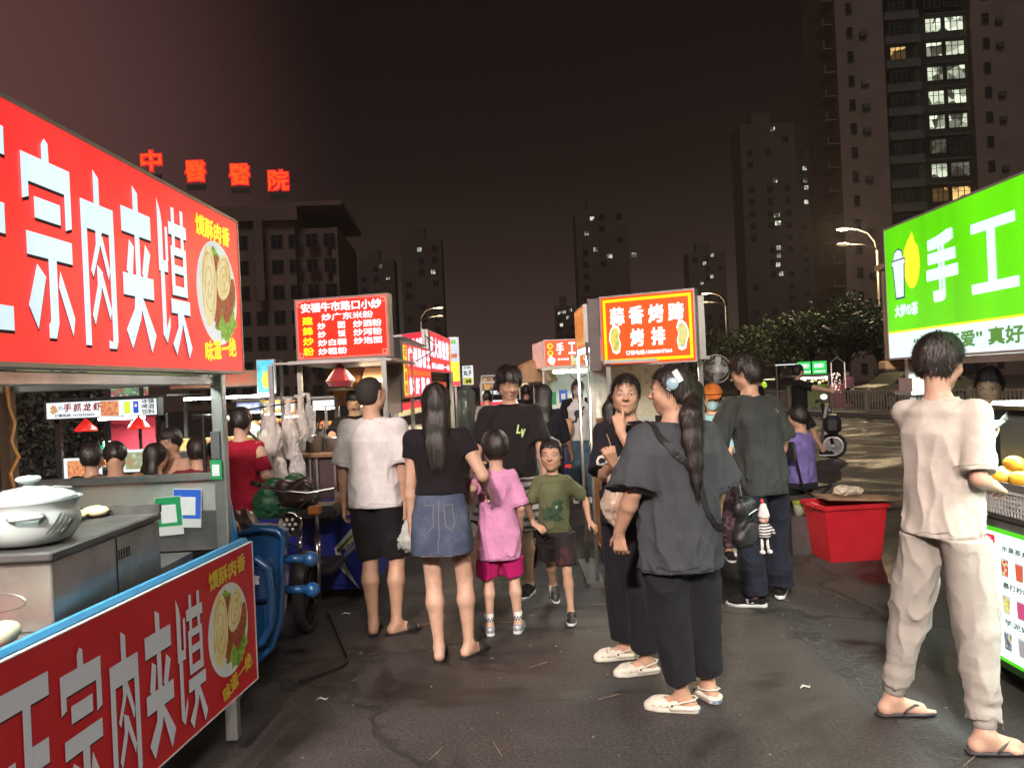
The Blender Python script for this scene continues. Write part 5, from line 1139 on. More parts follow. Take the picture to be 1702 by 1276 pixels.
def griddle():
    r = empty('griddle_box', (0,0,0), 0, 'stainless flatbread oven with a dark griddle top behind the red board', 'stove'); 
    MB().bb(-2.0, -1.395, 2.31, 3.02, .926, 1.135, bev=.004).build('oven_body', mat('worn_steel', (.48,.48,.43), .33, metal=.75, var=.2, vs=6, dirt=.5, bump=.12, bs=8), r)
    MB().bb(-2.05, -1.375, 2.28, 3.0, 1.140, 1.168, bev=.006).build('griddle_top', steel_d, r)
    for q in ((-2.05,-1.375,2.98,3.0),(-2.05,-2.03,2.28,3.0)): MB().bb(*q,1.169,1.20).build('griddle_lip', steel_d, r)
    MB().bb(-1.394,-1.3925,2.685,2.690,.93,1.13).build('panel_seam', iron, r)
    s = MB()
    for j in range(5): s.tube([(-1.394,2.70+.018*j,1.085),(-1.3935,2.706+.018*j,1.075),(-1.394,2.700+.018*j,1.062),(-1.3935,2.706+.018*j,1.050)], .0022, 5)
    s.build('vent_slots', iron, r)
    MB().tube([(-1.57+.08*math.cos(a)*(1 if abs(math.cos(a))<.5 else 1.2),2.3085,1.02+.028*math.sin(a)) for a in np.linspace(0,2*PI,25)[:-1]], .002, 5, closed=True).build('pressed_oval', steel, r)
    return rebase(r, (-1.7,2.65,.926))
griddle()
dough = mat('cooked_dough', (.62,.52,.28), .7, var=.25, vs=20, bump=.3, bs=30)
for i, (x, y, z, s_) in enumerate(((-1.66,2.86,1.190,.07),(-1.80,2.86,1.190,.06),(-1.73,2.93,1.212,.06),(-1.60,2.94,1.190,.05),(-1.92,2.93,1.190,.06))):
    tag(MB().ball((x,y,z), (s_,s_*.9,.022), 16, jit=.03).build('flatbread', dough, smooth=True), ['flatbread lying nearest the white pot on the griddle','flatbread hidden furthest left on the griddle','flatbread on top of the others behind the pot','small flatbread at the far right corner of the griddle','flatbread by the back lip of the griddle'][i], 'flatbread', 'flatbreads on the griddle')
MB_t = MB().bb(-1.80,-1.405,1.95,2.22,.928,.940,bev=.003).build('red_tray', red_p); tag(MB_t, 'flat red tray under pale buns beside the blue edge', 'tray')
for i, (x, y) in enumerate(((-1.44,2.14),(-1.475,2.045),(-1.56,2.13),(-1.58,2.03))):
    tag(MB().ball((x,y,.975), (.042,.066,.034), 18, jit=.02).build('steamed_bun', mat('bun_pale', (.66,.62,.44), .6, var=.1), smooth=True), ['pale oval bun nearest the blue front edge','pale oval bun half cut off at the left edge of the photo','pale bun behind the front pair on the red tray','pale bun at the back left of the red tray'][i], 'bun', 'buns on the red tray')

# ---------------------------------------------------------------- fried noodle cart (second on the left)
def fry_cart():
    r = empty('food_cart', (0,0,0), 0, 'fried rice and noodle cart with red menu sign and hanging bags', 'food cart')
    fa = emit('sign_red_menu', (.90,.030,.014), 1.2, var=.22, vs=3); w = emit('sign_white', (.95,.97,1.0), 1.15, var=.03); y = emit('sign_yellow', (.95,.85,.02), .95); pk = emit('sign_pink_line', (1,.45,.35), .9)
    a, c = px(489, 545, 7.0), px(647, 545, 6.85); b = board(r, (a.x,7.05,0), (c.x,6.85,0), 1.893, 2.452, fa, alu, .09); L_ = b['L']; z0, z1 = 1.893, 2.452; H = z1-z0
    frame_rect(b, .02, L_-.02, z0+.02, z1-.02, .004, pk)
    for cx_, cz_ in ((.05,z0+.05),(L_-.05,z0+.05),(.05,z1-.05),(L_-.05,z1-.05)): frame_rect(b, cx_-.02, cx_+.02, cz_-.02, cz_+.02, .005, pk, y=-.0055)
    T = lambda s_, u, v, wd_, h, m=w, bo=.0018: text(b, s_, u*L_, z0+v*H, wd_*L_, h*H, m, y=-.006, bold=bo)
    T('安福牛市路口小炒', .50, .85, .86, .155, bo=.0030); T('炒广东米粉', .565, .685, .55, .115); T('炒', .285,.545,.085,.11); T('面', .50,.545,.085,.11); T('炒泗粉', .775,.545,.30,.115)
    T('炒', .285,.41,.085,.11); T('饭', .50,.41,.085,.11); T('炒河粉', .775,.41,.30,.115); T('炒白粿', .395,.275,.31,.11); T('炒泡面', .775,.275,.30,.11); T('炒粗粉', .395,.135,.31,.11)
    for i, ch in enumerate('建鋒炒粉'): T(ch, .135, .64-.165*i, .115, .135, y, .0026)
    # frame and table
    for (x, yy, h) in ((-1.93,7.08,1.9),(-1.13,6.9,1.9),(-1.93,8.5,1.95),(-1.10,8.5,1.95)): MB().bb(x-.02,x+.02,yy-.02,yy+.02,.35,h).build('post', steel if x > -1.5 else alu, r)
    MB().bb(-1.98,-1.06,6.88,8.6,1.86,1.888).build('roof', alu, r); MB().bb(-2.15,-1.93,6.95,7.2,1.868,1.884).build('roof_lip', alu, r)
    MB().prism([(-1.95,8.58,1.45),(-1.1,8.58,1.45),(-1.1,8.2,1.84),(-1.95,8.2,1.84)], (0,.01,.01)).build('orange_tarp', tex_mat('orange_tarp', [(.30,.12,.03),(.62,.28,.08)], scale=6), r)
    for x in (-1.75,-1.45): MB().tube([(x,8.56,1.45),(x+.2,8.2,1.83)], .012, 5).build('tarp_strut', rust, r)
    MB().bb(-1.95,-1.08,8.55,8.572,1.62,1.638).build('tarp_rail', rust, r)
    MB().bb(-1.98,-1.08,6.92,8.6,1.02,1.06,bev=.008).build('table_top', rust, r); MB().bb(-1.94,-1.12,6.98,8.56,.45,1.018).build('cart_body', mat('dark_maroon_sheet', (.05,.025,.03), .5, dirt=.4), r)
    MB().tube([(-1.93,6.9,1.05),(-2.02,6.88,1.0),(-2.10,6.88,.88),(-2.15,6.86,.70)], .025, 8).build('curved_rail', iron, r, smooth=True)
    for x in (-1.84,-1.78,-1.62,-1.56): MB().cyl((x,6.95,.5),(x,6.95,1.01), .013, n=8).build('gas_pipe', steel, r)
    for yy in (7.3, 8.3): wheel(r, (-1.16,yy,.25), .25, 'x', .07)
    MB().cyl((-1.62,8.3,1.70),(-1.35,8.3,1.70), .012).build('tube_light', bulb_m, r)
    # pole with the bag rail
    MB().bb(-2.165,-2.125,6.9,6.94,.0,1.86).build('tall_post', mat('galvanised', (.32,.32,.34), .5, metal=.5), r)
    MB().tube([(-2.62,6.35,1.43),(-2.15,6.72,1.50),(-1.90,6.95,1.53)], .008, 6).build('bag_rail', iron, r)
    MB().cyl((-2.56,6.40,0),(-2.56,6.40,1.46), .016, n=8).build('rail_post', iron, r)
    rebase(r, (-1.5,7.8,0))
    # things on it
    L = empty('ladle_pot', (-1.83,7.12,1.06), 0, 'tall steel pot of ladles on the fried rice table', 'pot'); MB().lathe([(.075,0),(.078,.15),(.082,.155),(.074,.152),(.07,.01)], n=20).build('pot_body', steel, L, smooth=True)
    for i in range(4): MB().tube([(.02*i-.03,0,.05),(.05*i-.06,.02,.26),(.06*i-.06,.02,.33)], .007, 6).build('ladle_handle', steel if i % 2 else iron, L)
    L = empty('stock_pot', (-1.66,7.2,1.06), 0, 'short steel stock pot beside the ladle pot', 'pot'); MB().lathe([(.10,0),(.105,.12),(.11,.125),(.10,.122),(.095,.01)], n=20).build('pot_body', steel, L, smooth=True); MB().tube([(.1,0,.1),(.15,0,.13),(.26,-.02,.20)], .011, 6).build('handle', iron, L)
    W_ = empty('wok', (-1.42,7.45,1.16), R(20), 'tilted steel wok held over the flame behind the man in white', 'wok'); MB().lathe([(0,-.10),(.09,-.085),(.16,-.04),(.20,.02),(.195,.022),(.15,-.03),(.08,-.075),(0,-.088)], n=26).build('wok_bowl', steel, W_, smooth=True); MB().tube([(.19,0,.02),(.30,0,.06),(.38,0,.09)], .013, 6).build('handle', wood, W_)
    bx = MB().lathe([(0,.16),(.02,.15),(.135,.0),(.10,-.05),(.02,-.06),(0,-.06)], n=18).build('lantern_shade', mat('red_cloth', (.35,.02,.025), .8, sheen=.5)); bx.location = (-1.555,7.05,1.70); tag(bx, 'dark red cloth shade hanging under the fried rice sign', 'lamp shade')
fry_cart()
strip((-1.75,7.1,1.845),(-1.25,7.1,1.845), 22, (1,.80,.55))
for i, (x, y, Y_, w, h, m) in enumerate(((447,672,6.42,.20,.42,bagw),(478,664,6.6,.15,.50,bagw),(498,660,6.75,.12,.46,bagw),(462,735,6.5,.17,.55,bagw),(512,655,6.85,.10,.42,clearp),(492,730,6.6,.13,.40,clearp))):
    p = px(x, y, Y_); lab = ['full white bag hanging leftmost on the bag rail','long narrow white bag hanging in the middle of the rail','pinkish white bag hanging beside the steel post','longest grey white bag hanging low under the rail','clear bag hanging against the cart post','clear twisted bag hanging lowest by the curved rail'][i]
    bag(None, p, w, h, m, label=lab, group='bags on the rail', seed=i+3)

# cargo tricycle in front of it
def trike():
    r = empty('cargo_tricycle', (0,0,0), 0, 'cargo tricycle with round chrome headlight and blue box', 'tricycle'); ch = mat('chrome', (.72,.72,.70), .12, metal=1.0, var=.03, vs=3)
    M = Matrix.Rotation(R(90), 3, 'X')
    MB().lathe([(.0,-.07),(.05,-.06),(.078,-.01),(.084,.02),(.080,.035),(.074,.03)], (-1.515,5.18,.735), 26, M).build('headlight', ch, r, smooth=True)
    MB().lathe([(.0,.024),(.075,.022)], (-1.515,5.18,.735), 24, M).build('lens', mat('lens', (.35,.35,.36), .08, metal=.6, bump=.5, bs=60), r)
    for i in range(7):
        a = i*PI/3; c = (0,0) if i == 6 else (math.cos(a)*.036, math.sin(a)*.036); MB().ball((-1.515+c[0],5.150,.735+c[1]), (.012,.008,.012), 8).build('led', white_p, r, smooth=True)
    for x, z1 in ((-1.50,.66),(-1.375,.88)): 
        MB().cyl((x,5.26,.25),(x,5.30,z1*.72), .019, n=10).cyl((x,5.30,z1*.72),(x,5.33,z1), .014, n=10).build('fork_tube', ch, r, smooth=True)
    MB().tube([(-1.78,5.42,.97),(-1.62,5.38,.93),(-1.44,5.36,.91),(-1.28,5.38,.93),(-1.12,5.46,.99)], .014, 8).build('handlebar', ch, r, smooth=True)
    for x in (-1.80,-1.10): MB().cyl((x,5.44,.975),(x-.07 if x < -1.4 else x+.07,5.50,.985), .019, n=10).build('grip', iron, r, smooth=True)
    MB().tube([(-1.24,5.38,.95),(-1.18,5.34,1.06),(-1.10,5.36,1.12)], .005, 6).build('mirror_stem', ch, r, smooth=True); MB().ball((-1.06,5.37,1.12), (.055,.012,.035), 14).build('mirror', iron, r, smooth=True)
    wheel(r, (-1.44,5.22,.25), .25, 'x', .075, iron)
    MB().tube([(-1.44,4.99,.36),(-1.44,5.06,.48),(-1.44,5.22,.53),(-1.44,5.40,.48),(-1.44,5.46,.36)], .05, 8, flat=.35).build('mudguard', iron, r, smooth=True)
    MB().box((-1.385,5.30,.80), (.09,.05,.06), bev=.01).build('indicator', mat('amber_plastic', (.35,.12,.03), .3), r)
    MB().tube([(-1.58,5.30,.80),(-1.60,5.20,.70),(-1.56,5.22,.60),(-1.50,5.28,.55)], .006, 6).tube([(-1.40,5.32,.90),(-1.46,5.22,.84),(-1.52,5.24,.78)], .005, 6).build('cable', iron, r, smooth=True)
    MB().bb(-1.62,-1.30,5.42,5.84,.32,.38,bev=.02).build('footboard', iron, r); MB().box((-1.48,5.74,.72), (.34,.30,.12), bev=.04).build('seat', mat('black_vinyl', (.02,.02,.02), .35), r)
    bl = mat('cargo_blue', (.018,.03,.26), .35, dirt=.45, var=.2, coat=.2)
    b = MB(); b.bb(-2.05,-1.13,5.90,5.93,.10,.66,bev=.004).bb(-2.05,-2.02,5.93,6.8,.10,.66).bb(-1.16,-1.13,5.93,6.8,.10,.66).bb(-2.05,-1.13,6.8,6.83,.10,.66).bb(-2.02,-1.16,5.93,6.8,.10,.13); b.build('cargo_box', bl, r)
    d = board(r, (-1.46,5.886,0), (-1.16,5.886,0), .14, .64, bl, bl, .01, name='decal_panel', lip=.002)
    for P, m in (([(.06,.42),(.25,.62),(.28,.60),(.10,.40),(.16,.24),(.24,.10),(.08,.28)], white_p), ([(.075,.40),(.26,.58),(.262,.52),(.09,.385)], mat('decal_yellow', (.5,.5,.04), .4)), ([(.11,.355),(.27,.50),(.27,.46),(.13,.34)], mat('decal_grey', (.25,.26,.3), .4))): MB().poly([(u,-.0065,v) for u, v in P]).build('decal_stripe', m, d)
    text(d, 'SUPER', .185, .455, .13, .035, white_p, y=-.0075, bold=.001, rot=.78, slant=.2)
    wheel(r, (-1.20,6.4,.26), .26, 'x', .08); wheel(r, (-1.98,6.4,.26), .26, 'x', .08)
    return rebase(r, (-1.5,5.9,0))
trike()
def heap(c, r_, m, name, label, seed, cat, zc=.5):
    f = Field(grid(-r_[0]*1.3, r_[0]*1.3, .012), grid(-r_[1]*1.3, r_[1]*1.3, .012), grid(-.02, r_[2]*1.5, .012)); rr = np.random.default_rng(seed)
    for i in range(9): f.ell((rr.uniform(-.6,.6)*r_[0], rr.uniform(-.6,.6)*r_[1], r_[2]*rr.uniform(.2,.7)), (r_[0]*.45,r_[1]*.5,r_[2]*.45), .05)
    f.disp(folds(seed, .014, 34, (1,1,1))); f.cutz(z0=.0); V_, F_ = f.mesh(); o = mesh_obj(name, V_, F_, m, None); o.location = c; return tag(o, label, cat)
heap((-1.30,6.12,.62), (.17,.16,.26), tex_mat('orange_bag', [(.30,.10,.06),(.55,.28,.16),(.62,.42,.30)], scale=9, rough=.25, bump=.6), 'produce_bag', 'crinkled orange clear bag on the blue cargo box', 5, 'plastic bag')
heap((-1.78,6.10,.60), (.26,.24,.34), tex_mat('green_tarp', [(.012,.06,.03),(.03,.16,.07)], scale=7, rough=.4, bump=.6), 'green_tarp', 'crumpled dark green sheet over the tricycle load', 8, 'tarpaulin')
heap((-1.62,5.66,.78), (.15,.13,.17), tex_mat('dark_bag', [(.02,.012,.012),(.07,.04,.035)], scale=9, rough=.3, bump=.6), 'dark_bag', 'dark glossy bag heaped on the tricycle seat', 9, 'bag')
heap((-1.78,4.6,.66), (.20,.20,.24), tex_mat('dark_bag', [(.02,.012,.012),(.07,.04,.035)], scale=9, rough=.3, bump=.6), 'rubbish_bag', 'shiny dark bag behind the blue tricycle shield', 12, 'bag')
s_ = MB().box((-1.78,4.6,.33), (.44,.44,.66), bev=.03).build('storage_crate', mat('brown_crate', (.10,.06,.05), .6, dirt=.4)); tag(s_, 'brown crate standing behind the blue tricycle shield', 'crate')

# ---------------------------------------------------------------- rice roll and flatbread stalls further up the left row
def rice_roll():
    r = empty('food_cart', (0,0,0), 0, 'rice roll cart with tall red panel of white characters', 'food cart'); fa = emit('sign_red_pink', (.92,.04,.05), 1.3, var=.1, vs=2); w = emit('sign_white_hot', (.98,.92,1.0), 1.35, var=.05); ye = emit('sign_yellow', (.95,.85,.02), .95)
    a, c = px(669,600,8.0), px(715,600,9.95); z0, z1 = 1.50, 2.085
    b = board(r, (a.x,8.0,0), (c.x,9.95,0), z0, z1, fa, alu, .09); L_ = b['L']; rect(b, .03, .24, z0+.03, z1-.03, ye); rect(b, .26, L_-.03, z0+.245, z0+.30, emit('sign_orange', (.95,.16,.02), 1.0), y=-.005)
    for i, ch in enumerate('石磨肠粉'): text(b, ch, .135, z1-.10-i*.128, .15, .10, emit('sign_red_ink', (.75,.12,.02), .7), y=-.006, bold=.006)
    for i, ch in enumerate('广州肠粉王'): text(b, ch, .44+i*.33, z1-.135, .26, .22, w, y=-.006, bold=.011)
    for i, ch in enumerate('鲜虾肠粉'): text(b, ch, .47+i*.40, z0+.125, .28, .20, w, y=-.006, bold=.010)
    MB().bb(a.x-.16,a.x-.02,7.9,8.0,1.36,2.12).build('end_plank', mat('grey_plank', (.13,.11,.105), .7, dirt=.4), r); MB().cyl((a.x-.08,7.93,0),(a.x-.08,7.93,1.4), .024, n=8).build('post', alu, r); MB().cyl((c.x-.06,9.95,0),(c.x-.06,9.95,1.5), .02, n=8).build('post', alu, r)
    rd = emit('sign_red_pink', (.92,.04,.05), 1.3); yl = emit('sheet_cream', (.9,.75,.35), .9, var=.3, vs=8)
    bb = board(r, (a.x-.07,7.97,0), (c.x-.06,9.9,0), 1.30, 1.46, rd, alu, .05); rect(bb, .02, 1.9, 1.31, 1.37, yl)
    MB().bb(-1.98,-1.22,8.75,10.0,.95,1.0).build('counter', mat('counter_greenish', (.5,.55,.35), .4), r)
    MB().bb(-1.95,-1.22,8.8,9.9,.35,.949).build('cart_body', steel_d, r); MB().bb(-1.21,-1.19,8.8,9.9,.75,1.0).build('light_shelf', emit('sheet_lime', (.62,.72,.35), .8, var=.3, vs=5), r)
    MB().bb(-2.1,-1.1,7.9,10.05,2.13,2.15).build('roof', alu, r); MB().cyl((-1.7,8.1,2.08),(-1.7,9.8,2.08), .016).build('tube_light', tube_m, r)
    return rebase(r, (-1.6,9.2,0))
rice_roll()
strip((-1.7,8.1,2.08),(-1.7,9.8,2.08), 70)
def shaobing():
    r = empty('food_cart', (0,0,0), 0, 'baked flatbread stall with a two sided red corner sign', 'food cart'); fa = emit('sign_crimson', (.88,.03,.06), 1.3, var=.1); w = emit('sign_white_hot', (.98,.92,1.0), 1.35); hot = emit('sign_hot_orange', (.95,.10,.03), 1.1)
    a, b0, c = px(649,580,11.2), px(708,580,10.6), px(748,580,13.0)
    b = board(r, (a.x,11.2,0), (b0.x,10.6,0), 1.84, 2.38, fa, alu, .08); L_ = b['L']; text(b, '烧饼', L_*.62, 2.13, L_*.62, .33, w, y=-.006, bold=.013)
    b = board(r, (b0.x+.03,10.6,0), (c.x,13.0,0), 1.82, 2.40, fa, alu, .08); L_ = b['L']
    for i, ch in enumerate('武大郎烧饼'): text(b, ch, .30+i*.42, 2.17, .36, .30, w, y=-.006, bold=.012)
    rect(b, .06, L_-.05, 1.975, 2.0, hot); text(b, '黄山烧饼·一绝', L_*.5, 1.91, L_*.8, .09, w, y=-.006, bold=.006); rect(b, L_-.10, L_-.03, 1.86, 2.3, emit('sign_yellow', (.95,.85,.02), .95), y=-.005)
    for k in range(3): MB().bb(b0.x+.02,b0.x+.06,10.7,13,1.80-k*.045-.03,1.80-k*.045).build('awning_slat', rust, r)
    bd = tex_mat('brick_orange_light', [(.80,.06,.02),(1.0,.30,.08)], kind='voronoi', scale=22, emis=.9); MB().bb(b0.x-.3,c.x-.1,13.05,13.1,1.1,1.70).build('back_panel', bd, r)
    for (x, y) in ((a.x,11.2),(b0.x,10.65),(c.x,12.95)): MB().bb(x-.03,x+.03,y-.03,y+.03,0,1.85).build('post', alu, r)
    MB().bb(a.x,b0.x,10.9,12.9,.9,1.0).build('counter', steel, r); MB().bb(a.x,b0.x,10.95,12.85,.3,.899).build('cart_body', steel_d, r); MB().cyl((a.x+.3,11.5,1.78),(a.x+.3,12.6,1.78), .016).build('tube_light', bulb_m, r)
    return rebase(r, (-1.5,11.8,0))
shaobing()
strip((-1.6,11.5,1.78),(-1.6,12.6,1.78), 40, (1,.78,.5))
def banner(x, y0, y1, x1, Y, mk, name, label, cat='sign', post=True, grp=None):
    a, b = px(x, (y0+y1)/2, Y), px(x1, (y0+y1)/2, Y); zt = px((x+x1)/2, y0, Y).z; zb = px((x+x1)/2, y1, Y).z
    r = empty(name, (a.x, Y, 0), 0, label, cat, grp); f, tx = mk; o = board(r, (0,0,0), (b.x-a.x,0,0), zb, zt, f, alu, .06); L_ = o['L']
    for t in tx: text(o, t[0], L_*t[1], zb+(zt-zb)*t[2], L_*t[3], (zt-zb)*t[4], t[5], y=-.007, bold=t[6] if len(t) > 6 else .006)
    if post: MB().bb(L_*.5-.02,L_*.5+.02,.061,.10,0,zb+.1).build('post', alu, r)
    return r, o, L_, zb, zt
W1 = emit('sign_white_soft', (.85,.92,.95), .95, var=.1); K1 = emit('ink_black', (.01,.01,.01), .0); R1 = emit('sign_red_ink', (.75,.12,.02), .7)
r_, o_, L_, zb, zt = banner(746, 560, 642, 764, 15, (emit('sign_pale_blue', (.62,.70,.80), .85, var=.15), [('绿',.5,.90,.5,.09,emit('sign_green_ink', (.2,.6,.05), .8)),('烤',.5,.62,.6,.10,R1)]), 'banner_sign', 'narrow upright banner with pale top and yellow lower half'); rect(o_, .01, L_-.01, zb+.03, zb+(zt-zb)*.5, emit('sign_yellow', (.95,.85,.02), .95)); rect(o_, .01, L_-.01, zb+.0, zb+(zt-zb)*.1, emit('sign_crimson', (.88,.03,.06), 1.0), y=-.005)
r_, o_, L_, zb, zt = banner(768, 607, 640, 787, 17, (W1, [('丸子',.5,.62,.75,.30,K1,.004),('手工制作',.5,.88,.7,.09,K1,.002),('炒饭',.55,.2,.5,.2,K1,.006)]), 'banner_sign', 'small white lit sign with two black characters by the tank'); rect(o_, .02, L_*.9, zb+.02, zb+(zt-zb)*.38, emit('sign_yellow_soft', (.75,.75,.1), .7), y=-.0035)
MB_ = MB().lathe([(.18,.6),(.2,.65),(.2,1.45),(.14,1.55),(0,1.58)], n=20); p = px(775, 680, 16.2); q = empty('drink_tank', (p.x,16.2,0), 0, 'clear drinks tank on a stand under the small white sign', 'drinks tank'); MB_.build('tank', mat('tank_glass', (.25,.30,.26), .1, coat=.4), q, smooth=True); MB().bb(-.22,.22,-.2,.2,0,.6).build('stand', steel_d, q)
banner(801, 628, 648, 819, 22, (PM('sign_orange_pattern', [(.25,.08,.02),(.75,.42,.08)], .8, kind='voronoi', scale=9), []), 'banner_sign', 'small square orange patterned sign left of the tall man')
def tunnel_light(i, x, y, Y, c):
    p = px(x, y, Y)
for i, (x, y, Y, w, c) in enumerate(((828,652,24,.5,W1),(842,668,20,.35,W1),(862,640,26,.3,emit('sheet_cream', (.9,.75,.35), .9)),(822,672,18,.3,emit('sign_crimson', (.88,.03,.06), 1.0)))):
    p = px(x, y, Y); r_ = empty('far_stall', (p.x, Y, 0), 0, ['far stall with a wide white strip light past the tall man','far stall with low white light at the street end','far cream lit stall right of the tall man','far stall with a small crimson light strip'][i], 'food stall', 'far stalls at the street end')
    MB().bb(-w,w,-.02,.02,p.z-.06,p.z+.06).build('light_strip', c, r_); MB().bb(-w,w,0,1.2,p.z+.5,p.z+.55).build('roof', alu, r_); MB().bb(-w,w,.1,1.1,0,.95).build('cart_body', steel_d, r_)
    for sx in (-1,1): MB().bb(sx*w-.02,sx*w+.02,0,.04,0,p.z+.5).build('post', alu, r_)

# ---------------------------------------------------------------- right row: trotter cart with its pole banner
def trotter():
    r = empty('food_cart', (0,0,0), 0, 'garlic roast trotter cart with orange red sign and yellow border', 'food cart'); fa = emit('sign_orange_red', (1.0,.075,.01), 1.3, var=.05, vs=2); w = emit('sign_white', (.95,.97,1.0), 1.15); ye = emit('sign_gold', (1.0,.72,.0), 1.0, var=.12, vs=30)
    A, Bq = Vector((.708,6.05,0)), Vector((1.375,5.72,0)); z0, z1 = 1.702, 2.245; b = board(r, A, Bq, z0, z1, fa, alu, .10); L_ = b['L']; H = z1-z0
    frame_rect(b, .028, L_-.028, z0+.03, z1-.03, .022, ye); k = .0045
    for i, ch in enumerate('蒜香烤蹄'): text(b, ch, L_*(.19+.205*i), z0+H*.70, .118, .140, w, y=-.006, bold=k)
    for i, ch in enumerate('烤排'): text(b, ch, L_*(.395+.22*i), z0+H*.385, .108, .135, w, y=-.006, bold=k)
    text(b, '订餐电话:15860047364', L_*.51, z0+H*.175, .36, .036, w, y=-.006, bold=.0012)
    for sx, cx_ in ((-1,.155),(1,.865)):   # the two curled roast shapes with white outline
        cc = L_*cx_; P = [(-.03,.10),(-.045,.06),(-.03,.02),(-.045,-.03),(-.035,-.09),(-.01,-.105),(.02,-.09),(.03,-.04),(.045,.0),(.04,.05),(.025,.085),(.0,.11)]
        f_ = lambda s_, y: [(cc+sx*u*s_*.98, y, z0+H*.37+v*s_) for u, v in P]
        MB().poly(f_(1.06,-.0052)).build('print_outline', w, b); MB().poly(f_(.88,-.0058)).build('print_figure', PM('print_dragon_a' if sx < 0 else 'print_dragon_b', [(.10,.30,.05),(.9,.75,.05),(.95,.45,.05)] if sx < 0 else [(.02,.15,.75),(.95,.80,.1),(.1,.5,.2)], .95, scale=28), b)
    sp = MB(); sp.bb(A.x-.09,A.x-.005,6.06,6.2,z0-.03,z1-.01); sp.build('side_box', mat('grey_plank', (.13,.11,.105), .7, dirt=.4), r)
    sp = MB(); sp.bb(1.39,1.46,5.8,5.95,z0+.02,z1-.05); sp.build('side_box', alu, r)
    cart = MB(); cart.bb(.72,1.48,5.86,7.2,.16,.98); cart.build('cart_body', steel_d, r)
    sd = board(r, (.712,7.2,0), (.712,5.86,0), .14, .97, tex_mat('grease_photo', [(.12,.03,.01),(.45,.13,.03),(.70,.42,.12),(.30,.20,.02)], scale=7, detail=8, rough=.35, pos=[.3,.45,.6,.72]), card, .01, name='photo_panel')
    text(sd, '蒜香烤蹄', .9, .80, .6, .14, wh_ := mat('print_cream', (.62,.50,.30), .4), y=-.006, bold=.006)
    MB().bb(.69,1.5,5.83,7.23,.985,1.02,bev=.004).build('counter', steel, r); MB().bb(.70,1.0,6.0,6.9,1.021,1.12).build('food_tray', tex_mat('dark_meat', [(.04,.01,.005),(.20,.06,.02),(.35,.15,.05)], scale=30, rough=.25, bump=.8), r)
    for (x, y) in ((.74,5.92),(1.44,5.92),(.74,7.16),(1.44,7.16)): MB().bb(x-.016,x+.016,y-.016,y+.016,1.02,1.75).build('post', steel, r)
    MB().bb(.70,1.5,5.85,7.25,1.72,1.745).build('roof', alu, r); MB().bb(.72,1.48,7.17,7.2,1.25,1.72).build('back_sheet', tex_mat('pale_print', [(.30,.26,.20),(.55,.52,.45),(.40,.25,.14)], scale=9), r)
    for (x, y) in ((.76,5.95),(.76,7.1),(1.42,5.95),(1.42,7.1)): MB().lathe([(0,-.02),(.055,-.02),(.06,0),(.055,.02),(0,.02)], (x,y,.065), 14, Matrix.Rotation(R(90),3,'Y')).build('caster', rubber, r, smooth=True); MB().bb(x-.025,x+.025,y-.02,y+.02,.10,.16).build('caster_fork', steel, r)
    MB().ball((1.30,6.75,1.64), .03, 12).build('bulb', bulb_m, r, smooth=True); MB().cyl((1.30,6.75,1.66),(1.30,6.75,1.72), .004, n=5).build('flex', iron, r)
    rebase(r, (1.1,6.5,0))
trotter()
strip((.85,6.1,1.70),(1.35,6.1,1.70), 26, (1,.80,.55))
def pole_banner():
    r = empty('pole_banner', (0,0,0), 0, 'narrow yellow banner box on two steel poles', 'banner'); a, b_ = px(957,555,6.75), px(972,545,6.1); 
    b = board(r, (a.x,6.75,0), (b_.x,6.1,0), 1.86, 2.20, PM('banner_gold', [(.9,.55,.05),(1.0,.85,.25),(.6,.10,.02)], 1.0, kind='wave', scale=9, distort=6), alu, .035); frame_rect(b, .01, b['L']-.01, 1.87, 2.19, .02, emit('sign_orange', (.95,.16,.02), 1.0)); L_ = b['L']
    for i, ch in enumerate('烤猪蹄'): text(b, ch, L_*(.22+.28*i), 2.04, .12, .24, emit('sign_red_ink', (.75,.12,.02), .7), y=-.007, bold=.006)
    for p in (a, b_): MB().cyl((p.x+.01,p.y,0),(p.x+.01,p.y,1.9), .014, n=10).build('pole', steel, r, smooth=True)
    MB().bb(min(a.x,b_.x)-.06,max(a.x,b_.x)+.06,6.0,6.85,0,.03).build('base', steel_d, r)
    t = (a+b_)/2; MB().cyl((a.x+.02,a.y,1.84),(b_.x+.02,b_.y,1.84), .014).build('tube_light', tube_m, r)
    rebase(r, (t.x,t.y,0))
pole_banner()
strip((.56,6.75,1.83),(.56,6.1,1.83), 16)
